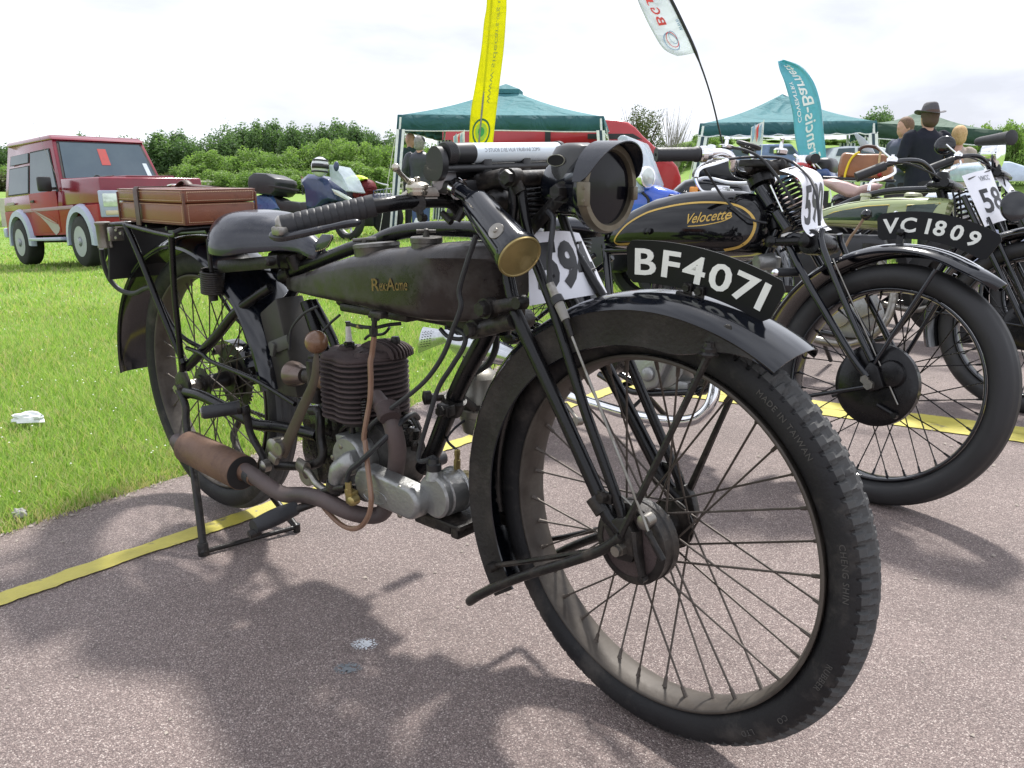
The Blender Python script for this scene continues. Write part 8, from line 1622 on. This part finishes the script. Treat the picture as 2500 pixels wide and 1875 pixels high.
MB().ball(Vec((fb[0][0]-.12, .12, .72)), .12, 16, (1, .6, .8)).obj('headlamp', mat('lamp_lens', (.55, .60, .56), .12), van)

# ---- modern touring motorcycle with top box, and the one behind it
def slab2(F, parent, name, crop, pts, y0, y1, m, bev=.012, yref=None):
    yr = (y0 if yref is None else yref); P = [F.at(crop, x, y, yr, 1) for x, y in pts]; return MB().prism([Vec((p.x, y0, p.z)) for p in P], (0, y1-y0, 0)).obj(name, m, parent, bev=bev, seg=2, ang=50)
def taper(F, parent, name, crop, pts, y0, yin, m, bev=.01):
    P = [F.at(crop, x, y, y0, 1) for x, y in pts]; c = sum(P, Vec((0, 0, 0)))/len(P); w = abs(y0)
    return MB().loft([[Vec((c.x+(p.x-c.x)*k, y, c.z+(p.z-c.z)*k)) for p in P] for y, k in ((-w, yin), (-w*.6, 1.0), (w*.6, 1.0), (w, yin))]).obj(name, m, parent, bev=bev, ang=50)
MO = wat('F', 925, 1392, 13.0); MF = Frame((MO.x, MO.y, gz(MO.x, MO.y)), -.55, -.1); mo = empty('touring_motorcycle', MF.M); tag(mo, 'dark blue faired touring motorcycle with black top box parked on the grass', 'motorcycle')
dbl = mat('dark_blue_fairing', (.028, .042, .105), .25, coat=.3, rvar=.03); mbl = mat('mid_blue_panel', (.05, .10, .26), .3, coat=.5); tbx = mat('top_box_black', (.022, .023, .026), .4, rvar=.04); clearp = mat('clear_screen', (.50, .57, .63), .08, alpha=.62)
whm = mat('modern_alloy', (.5, .5, .52), .3, metal=.7)
for wx in (0, -1.45):
    w = empty('wheel', Matrix.Translation((wx, 0, .30)), mo); MB().lathe((0, -.06, 0), (0, 1, 0), [(0, .21), (.0, .26), (.03, .295), (.06, .30), (.09, .295), (.12, .26), (.12, .21)], 40, caps=False).obj('tyre', tyre_c, w, ang=50)
    mb = MB(); mb.lathe((0, -.04, 0), (0, 1, 0), [(0, .22), (.08, .22), (.08, .19), (0, .19), (0, .22)], 36, caps=False); mb.lathe((0, -.05, 0), (0, 1, 0), [(0, .05), (.1, .05)], 18)
    for k in range(5): t = 2*math.pi*k/5; mb.tube([(0, 0, 0), (math.cos(t)*.2, 0, math.sin(t)*.2)], .022, 8, flat=.7)
    mb.obj('rim', whm, w); MB().lathe((0, -.075, 0), (0, 1, 0), [(0, .14), (.006, .14)], 32).obj('brake_disc', steel, w)
taper(MF, mo, 'top_box', 'F', [(205, 940), (215, 880), (260, 842), (380, 850), (470, 895), (480, 930), (470, 1010), (430, 1048), (215, 1020)], .24, .90, tbx); slab2(MF, mo, 'top_box_band', 'F', [(203, 925), (478, 968), (478, 985), (203, 942)], -.25, -.235, bpl, .002)
taper(MF, mo, 'tail_fairing', 'F', [(165, 1100), (180, 1040), (250, 1025), (360, 1040), (420, 1120), (430, 1160), (300, 1200), (170, 1180)], .15, .8, mbl); taper(MF, mo, 'saddle', 'F', [(350, 1035), (420, 1080), (520, 1085), (610, 1095), (650, 1140), (640, 1185), (560, 1200), (430, 1190), (380, 1110)], .15, .8, tbx)
taper(MF, mo, 'front_fairing', 'F', [(690, 1170), (672, 980), (640, 900), (700, 850), (790, 860), (880, 900), (945, 1010), (950, 1085), (880, 1100), (800, 1180), (740, 1190)], .21, .75, dbl); taper(MF, mo, 'belly_fairing', 'F', [(690, 1150), (800, 1120), (900, 1090), (880, 1220), (800, 1300), (600, 1330), (520, 1300), (600, 1200)], .17, .8, mat('fairing_black', (.02, .02, .025), .3))
slab2(MF, mo, 'headlamp', 'F', [(770, 960), (830, 980), (950, 1050), (948, 1078), (900, 1060), (800, 1010)], -.225, -.20, mat('lamp_lens', (.55, .60, .56), .12), .004); slab2(MF, mo, 'windscreen', 'F', [(745, 745), (790, 745), (870, 850), (930, 980), (900, 985), (760, 885)], -.19, .19, clearp, .01)
for s in (-1, 1): q0, q1 = MF.at('F', 655, 1000, s*.09, 1), MF.at('F', 905, 1330, s*.09, 1); MB().tube([q0, Vec((0, s*.09, .30))], .022, 10).obj('fork_leg', steel, mo)
mb = MB(); mb.box((-.7, 0, .42), (.5, .3, .3), ch=.05); mb.tube([(-.3, -.16, .22), (-1.6, -.18, .34)], .045, 12); mb.obj('engine', tbx, mo)
q = MF.at('F', 815, 760, -.26, 1); MB().ball(q, .075, 18, (.6, .5, 1)).obj('mirror', dbl, mo)
hq = MF.at('F', 668, 765, -.22, 1); HM = empty('crash_helmet', MF.M @ Matrix.Translation(hq)); tag(HM, 'white, black and grey crash helmet hung on the touring motorcycle', 'helmet')
MB().ball((0, 0, 0), .145, 24, (1.0, .88, 1.05)).obj('shell', mat('helmet_white', (.55, .57, .58), .15, coat=.8), HM); mb = MB(); mb.loft([[Vec((.15*math.cos(t)*1.02, -.131*math.sin(t)*1.02-.0, z)) for t in [R(-20+130*k/16) for k in range(17)]] for z in (-.03, .04)], close=False, cap=False); o = mb.obj('visor', bpl, HM); o.modifiers.new('t', 'SOLIDIFY').thickness = .006
for k, (z, m) in enumerate(((.095, bpl), (-.075, bpl))): MB().tube([Vec((.150*math.cos(t)*math.cos(math.asin(z/.16)), -.132*math.sin(t)*math.cos(math.asin(z/.16)), z)) for t in [R(-30+150*j/14) for j in range(15)]], .013, 8).obj('stripe', m, HM)
NO = wat('F', 1150, 1150, 14.2); NF = Frame((NO.x, NO.y, gz(NO.x, NO.y)), -.3); nb = empty('touring_motorcycle', NF.M); tag(nb, 'motorcycle draped with a red jacket and a hi-vis vest, chrome rack at its front', 'motorcycle')
slab2(NF, nb, 'body', 'F', [(870, 850), (930, 930), (980, 1090), (1140, 1100), (1150, 1300), (900, 1300), (850, 1000)], -.14, .14, tbx, .03)
for wx in (.25, -1.0): MB().lathe((wx, -.06, .3), (0, 1, 0), [(0, .2), (.0, .26), (.06, .3), (.12, .26), (.12, .2)], 32).obj('wheel', tyre_c, nb)
mb = MB(); 
for z in (0, .09, .18): mb.tube([NF.at('F', 1150, 1080, -.15, 1)+Vec((0, 0, z)), NF.at('F', 1310, 1060, -.15, 1)+Vec((0, 0, z))], .009, 6)
for k in range(6): q = NF.at('F', 1155+30*k, 1085, -.16, 1); mb.tube([q, q+Vec((0, 0, .2))], .008, 6)
mb.tube(crm([NF.at('F', x, y, -.1, 1) for x, y in ((1170, 900), (1230, 920), (1280, 930), (1270, 960))], 4), .012, 8); mb.obj('chrome_rack', chrome, nb); MB().box(NF.at('F', 1235, 1050, 0, 1), (.36, .2, .17), ch=.02).obj('front_box', whm, nb)
def drape(F, crop, pts, d, m, name, label, cat, seed, th=.12):
    P = [F.at(crop, x, y, d, 1) for x, y in pts]; c = sum(P, Vec((0, 0, 0)))/len(P); o = empty(name, F.M @ Matrix.Translation(c)); rn = random.Random(seed); P = crm([p-c for p in P], 4, True)
    rings = []
    for k, y in ((.35, -th*1.25), (.7, -th*1.05), (.93, -th*.6), (1, 0), (.9, th*.6), (.4, th)): rings.append([Vec((p.x*k+rn.uniform(-.012, .012), y+rn.uniform(-.02, .02), p.z*k+rn.uniform(-.012, .012))) for p in P])
    MB().loft(rings).obj('cloth', m, o, ang=45); tag(o, label, cat); return o
drape(NF, 'F', [(975, 960), (1010, 900), (1080, 870), (1150, 900), (1180, 960), (1140, 1020), (1100, 1085), (1030, 1090), (980, 1040)], -.05, mat('crimson_jacket', (.22, .012, .02), .7, col2=(.09, .005, .01), nscale=14), 'red_jacket', 'dark red jacket draped over the motorcycle behind the touring one', 'jacket', 2)
drape(NF, 'F', [(905, 890), (960, 845), (1040, 842), (1095, 872), (1040, 890), (990, 940), (960, 960)], -.16, mat('hi_vis_yellow', (.55, .75, .03), .6), 'hi_vis_vest', 'fluorescent yellow hi-vis vest lying on the red jacket', 'vest', 3, .10)

# ---- blue motorcycle with screen behind the carbide lamp; sidecar; leather bag; parked cars
BO = wgr('V', 1330, 560); BF_ = Frame((BO.x, 5.6, gz(BO.x, 5.6)), -.55, -.1); BF_.M.translation = (wat('V', 1420, 500, 5.6).x, 5.6, 0); BF_.I = BF_.M.inverted(); BF_.c0 = BF_.I @ CAM; BF_.R3 = BF_.I.to_3x3()
bb = empty('blue_motorcycle', BF_.M); tag(bb, 'bright blue motorcycle with clear tall screen and round chrome headlamp behind the carbide lamp', 'motorcycle')
bright = mat('bright_blue_paint', (.02, .09, .52), .15, coat=.9, rvar=.02)
taper(BF_, bb, 'petrol_tank', 'J', [(960, 1110), (985, 1040), (1060, 1015), (1180, 1020), (1290, 1055), (1270, 1110), (1180, 1180), (1000, 1200)], .15, .8, bright, .03); slab2(BF_, bb, 'windscreen', 'J', [(895, 745), (915, 727), (945, 728), (965, 770), (1035, 960), (1030, 1040), (990, 1040), (930, 880)], -.20, .20, clearp, .02)
mb = MB(); q = BF_.at('J', 1060, 958, -.16, 1); mb.lathe(q, (1, -.35, 0), [(-.11, .02), (-.08, .05), (-.02, .072), (0, .075), (.012, .070), (.014, .06)], 28); mb.obj('headlamp', chrome, bb); MB().lathe(q, (1, -.35, 0), [(.010, .068), (.020, .045), (.024, 1e-4)], 28, caps=False).obj('headlamp_glass', mat('lamp_lens', (.55, .60, .56), .12), bb)
for wx in (.15, -1.25): MB().lathe((wx, -.05, .31), (0, 1, 0), [(0, .22), (.0, .27), (.05, .31), (.10, .27), (.10, .22)], 32, caps=False).obj('wheel', tyre_c, bb)
mb = MB(); mb.box((-.55, 0, .42), (.6, .3, .36), ch=.05); mb.tube([(.15, -.08, .31), (-.15, -.08, .85)], .022, 10); mb.tube([(.15, .08, .31), (-.15, .08, .85)], .022, 10); mb.obj('engine', tbx, bb); taper(BF_, bb, 'saddle', 'J', [(1120, 1080), (1200, 1060), (1290, 1070), (1280, 1095), (1150, 1110)], .13, .9, tbx, .01)
tb(bb, 'screen_stay', [BF_.at('J', x, y, -.18, 1) for x, y in ((1035, 1040), (1070, 1080), (1060, 1150))], .010, blk, 3)
SF = Frame((wat('G', 1100, 1100, 6.2).x, 6.2, 0), -.35); sc = empty('sidecar_outfit', SF.M); tag(sc, 'black sidecar with white piping, chrome frame and amber lamp behind the gold-lined tank', 'sidecar')
taper(SF, sc, 'sidecar_body', 'G', [(780, 985), (900, 890), (1000, 868), (1150, 885), (1300, 912), (1440, 915), (1480, 1100), (1400, 1250), (850, 1250), (780, 1100)], .30, .85, blkg, .03); tb(sc, 'piping', [SF.at('G', x, y, -.31, 1) for x, y in ((940, 880), (1000, 865), (1080, 875), (1200, 905), (1320, 912), (1420, 908))], .012, wht2, 5)
taper(SF, sc, 'sidecar_hood', 'G', [(930, 870), (960, 790), (1080, 730), (1200, 700), (1380, 720), (1420, 900), (1300, 905), (1100, 870)], .22, .85, tbx, .03); tb(sc, 'screen_frame', [SF.at('G', x, y, -.32, 1) for x, y in ((910, 868), (930, 920), (975, 985), (1060, 995))], .013, chrome, 4)
tb(sc, 'screen_frame', [SF.at('G', x, y, -.24, 1) for x, y in ((925, 850), (935, 790), (990, 735), (1100, 690), (1250, 670))], .010, chrome, 4)
MB().box(SF.at('G', 898, 990, -.33, 1), (.06, .03, .07), ch=.01).obj('amber_lamp', mat('amber_lens', (.80, .28, .02), .25, coat=.5), sc); MB().lathe(SF.at('G', 1160, 950, -.2, 1), (0, 0, 1), [(-.02, .05), (0, .055), (.02, .02), (.05, .015), (.06, .03)], 20).obj('sidecar_cap', chrome, sc)
MB().lathe((-.2, -.34, .28), (0, 1, 0), [(0, .2), (.0, .24), (.05, .28), (.10, .24), (.10, .2)], 32).obj('wheel', tyre_c, sc); MB().lathe((-.9, .5, .28), (0, 1, 0), [(0, .2), (.0, .24), (.05, .28), (.10, .24), (.10, .2)], 32).obj('wheel', tyre_c, sc)
RF = Frame((wat('H', 300, 900, 5.4).x, 5.4, 0), -.5); rb = empty('red_motorcycle', RF.M); tag(rb, 'motorcycle with round red tank and black twist grip, left of the brown leather bag', 'motorcycle')
taper(RF, rb, 'petrol_tank', 'H', [(200, 740), (260, 715), (340, 735), (390, 800), (400, 880), (330, 930), (210, 900)], .14, .8, mat('signal_red', (.52, .012, .015), .15, coat=.9), .03); tb(rb, 'tank_trim', [RF.at('H', x, y, -.145, 1) for x, y in ((330, 735), (395, 800), (405, 885))], .006, chrome, 4)
mb = MB(); mb.lathe(RF.at('H', 260, 690, -.05, 1), (0, 0, 1), [(-.03, .07), (0, .07), (.02, .05)], 24); mb.obj('instrument', chrome, rb); MB().lathe(RF.at('H', 335, 690, -.25, 1), (-.5, 1, 0), [(0, .03), (.11, .028)], 18).obj('grip', rubb2, rb); tb(rb, 'handlebar', [RF.at('H', 350, 690, -.16, 1), RF.at('H', 230, 700, 0, 1), RF.at('H', 150, 660, .25, 1)], .011, chrome, 4)
taper(RF, rb, 'saddle', 'H', [(370, 730), (430, 690), (540, 690), (560, 760), (540, 840), (420, 840)], .15, .8, tbx, .02); taper(RF, rb, 'side_panel', 'H', [(400, 790), (520, 780), (560, 860), (420, 870)], .16, .8, mbl, .01)
for wx in (.35, -1.05): MB().lathe((wx, -.05, .31), (0, 1, 0), [(0, .22), (.0, .27), (.05, .31), (.10, .27), (.10, .22)], 32, caps=False).obj('wheel', tyre_c, rb)
mb = MB(); mb.box((-.35, 0, .42), (.6, .28, .36), ch=.05); mb.obj('engine', tbx, rb)
# cream saddle of the machine carrying the bag, the rack and the bag itself
CFm = Frame((wat('H', 780, 1000, 4.7).x, 4.7, 0), -.45); cs = empty('cream_seat_motorcycle', CFm.M); tag(cs, 'motorcycle with pale pinkish saddle and rear rack behind the green-tanked one', 'motorcycle')
taper(CFm, cs, 'saddle', 'H', [(425, 885), (520, 872), (640, 900), (760, 945), (870, 905), (960, 925), (900, 975), (800, 995), (720, 1040), (640, 1035), (520, 980), (440, 930)], .12, .7, mat('pink_tan_vinyl', (.50, .36, .34), .4), .02)
mb = MB(); q0, q1 = CFm.at('H', 420, 862, .12, 1), CFm.at('H', 1040, 890, .12, 1); 
for y in (.02, .14, .26): mb.tube([Vec((q0.x, y, q0.z)), Vec((q1.x, y, q1.z))], .008, 8)
mb.tube([Vec((q0.x, .02, q0.z)), Vec((q0.x, .26, q0.z))], .008, 8); mb.tube([Vec((q1.x, .02, q1.z)), Vec((q1.x, .26, q1.z))], .008, 8); mb.obj('rear_rack', tbx, cs)
for wx in (.55, -.85): MB().lathe((wx, -.05, .31), (0, 1, 0), [(0, .22), (.0, .27), (.05, .31), (.10, .27), (.10, .22)], 32, caps=False).obj('wheel', tyre_c, cs)
mb = MB(); mb.box((-.15, 0, .40), (.6, .25, .34), ch=.05); mb.box((.15, .10, .66), (.10, .06, .30)); mb.box((-.25, .10, .66), (.10, .06, .30)); mb.obj('engine', tbx, cs)
BG = empty('leather_bag', CFm.M @ Matrix.Translation(CFm.at('H', 790, 880, .14, 1))); tag(BG, 'tan leather gladstone bag tied down with yellow and beige cords', 'bag'); I_ = Matrix.Translation(-CFm.at('H', 790, 880, .14, 1))
bgm = mat('tan_bag_leather', (.22, .085, .035), .38, col2=(.36, .16, .07), nscale=7, bump=.4, bscale=30, coat=.2); P = [CFm.at('H', x, y, .10, 1) for x, y in ((540, 860), (545, 760), (570, 660), (600, 635), (760, 650), (960, 650), (1020, 670), (1040, 760), (1030, 885), (800, 880))]
c_ = sum(P, Vec((0, 0, 0)))/len(P); MB().loft([[I_ @ Vec((c_.x+(p.x-c_.x)*k, y, c_.z+(p.z-c_.z)*k)) for p in P] for y, k in ((.03, .90), (.06, 1), (.20, 1), (.23, .9))]).obj('bag_body', bgm, BG, bev=.012, seg=3)
tb(BG, 'handle', [I_ @ CFm.at('H', x, y, .12, 1) for x, y in ((730, 640), (740, 600), (800, 578), (880, 590), (930, 625))], .009, strapl, 5)
for pts, m in ((((735, 632), (690, 655), (640, 720), (605, 820), (595, 880)), mat('yellow_cord', (.65, .50, .02), .6)), (((925, 628), (915, 660), (905, 760), (910, 840)), mat('beige_cord', (.5, .38, .2), .7))): tb(BG, 'cord', [I_ @ CFm.at('H', x, y, .02, 1) for x, y in pts], .006, m, 4, 8)
MB().ball(I_ @ CFm.at('H', 912, 835, .02, 1), .012, 10).obj('cord_end', redo, BG)
def parked(name, crop, pts, depth, m, glass, label, cat='car', wid=1.6):
    F = Frame((wat(crop, *pts[0], depth).x, depth, gz(wat(crop, *pts[0], depth).x, depth)), 0); o = empty(name, F.M); P = [F.at(crop, x, y, 0, 1) for x, y in pts]
    x0, x1 = min(p.x for p in P), max(p.x for p in P); P2 = [Vec((p.x, 0, max(p.z, .3))) for p in P]
    MB().prism(P2, (0, wid, 0)).obj('body', m, o, bev=.03, seg=2)
    for g in glass: MB().prism([F.at(crop, x, y, -.012, 1) for x, y in g], (0, .008, 0)).obj('window', cglass, o)
    for t in (.2, .8): w = MB().lathe((x0+(x1-x0)*t, -.01, .31), (0, 1, 0), [(0, .16), (0, .30), (.18, .30)], 24).obj('wheel', tyre_c, o); MB().lathe((x0+(x1-x0)*t, -.02, .31), (0, 1, 0), [(0, .17), (.01, .18)], 20).obj('hubcap', silv, w)
    tag(o, label, cat); return o
wcar = mat('white_car_paint', (.62, .66, .70), .25, coat=.6, rvar=.02); bcar = mat('blue_car_paint', (.10, .16, .30), .25, coat=.6)
parked('parked_car', 'G', [(1180, 900), (1200, 680), (1230, 590), (1480, 560), (1780, 555), (1850, 640), (1980, 690), (2000, 900)], 12.2, bcar, [[(1240, 660), (1260, 590), (1460, 580), (1460, 660)], [(1580, 640), (1590, 580), (1790, 580), (1830, 650)]], 'blue car with pale roof parked under the scalloped gazebo')
parked('parked_car', 'H', [(400, 900), (420, 700), (500, 590), (620, 575), (900, 580), (1000, 600), (1120, 690), (1140, 900)], 12.8, wcar, [[(520, 665), (545, 600), (690, 592), (690, 665)], [(720, 665), (720, 592), (900, 596), (980, 665)]], 'white car parked behind the tan leather bag')
sw = slab2(CFm, cs, 'screen', 'H', [(680, 470), (700, 455), (780, 510), (850, 600), (870, 640), (760, 620)], .30, .34, clearp, .006)
parked('parked_car', 'H', [(1900, 900), (1920, 740), (1990, 715), (2100, 715), (2250, 760), (2300, 900)], 7.2, mat('silver_blue_paint', (.45, .55, .66), .2, coat=.8), [], 'silver-blue sidecar nose at the right edge of the photo', 'sidecar', .7)

# ------------------------------------------------------------------ pieces that were modelled together become parts of their own
def split_loose(o):
    bm = bmesh.new(); bm.from_mesh(o.data); bm.verts.ensure_lookup_table(); seen = set(); isl = []
    for v in bm.verts:
        if v.index in seen: continue
        st = [v]; seen.add(v.index); g = []
        while st:
            q = st.pop(); g.append(q.index)
            for e in q.link_edges:
                w = e.other_vert(q)
                if w.index not in seen: seen.add(w.index); st.append(w)
        isl.append(set(g))
    fs = [[f for f in bm.faces if f.verts[0].index in g] for g in isl]
    for g, F in list(zip(isl, fs))[1:]:
        ix = sorted(g); mp_ = {k: i for i, k in enumerate(ix)}; me = bpy.data.meshes.new(o.name.split('.')[0]); me.from_pydata([tuple(bm.verts[k].co) for k in ix], [], [tuple(mp_[v.index] for v in f.verts) for f in F]); me.materials.append(o.data.materials[0]); me.shade_smooth(); me.set_sharp_from_angle(angle=R(38))
        n = bpy.data.objects.new(o.name.split('.')[0], me); COL.objects.link(n); n.parent = o.parent; n.matrix_local = o.matrix_local.copy()
    rest = set().union(*isl[1:]) if len(isl) > 1 else set()
    bmesh.ops.delete(bm, geom=[bm.verts[i] for i in rest], context='VERTS'); bm.to_mesh(o.data); bm.free()
for o in [o for o in COL.objects if o.type == 'MESH' and o.name.split('.')[0] in ('handlebar_clip', 'lamp_hinge', 'brake_cam', 'stand_foot', 'knee_grip_stud', 'mudguard_bolt', 'spindle_nut', 'valve_cap', 'oil_union', 'tail_lamp_bracket')]: split_loose(o)
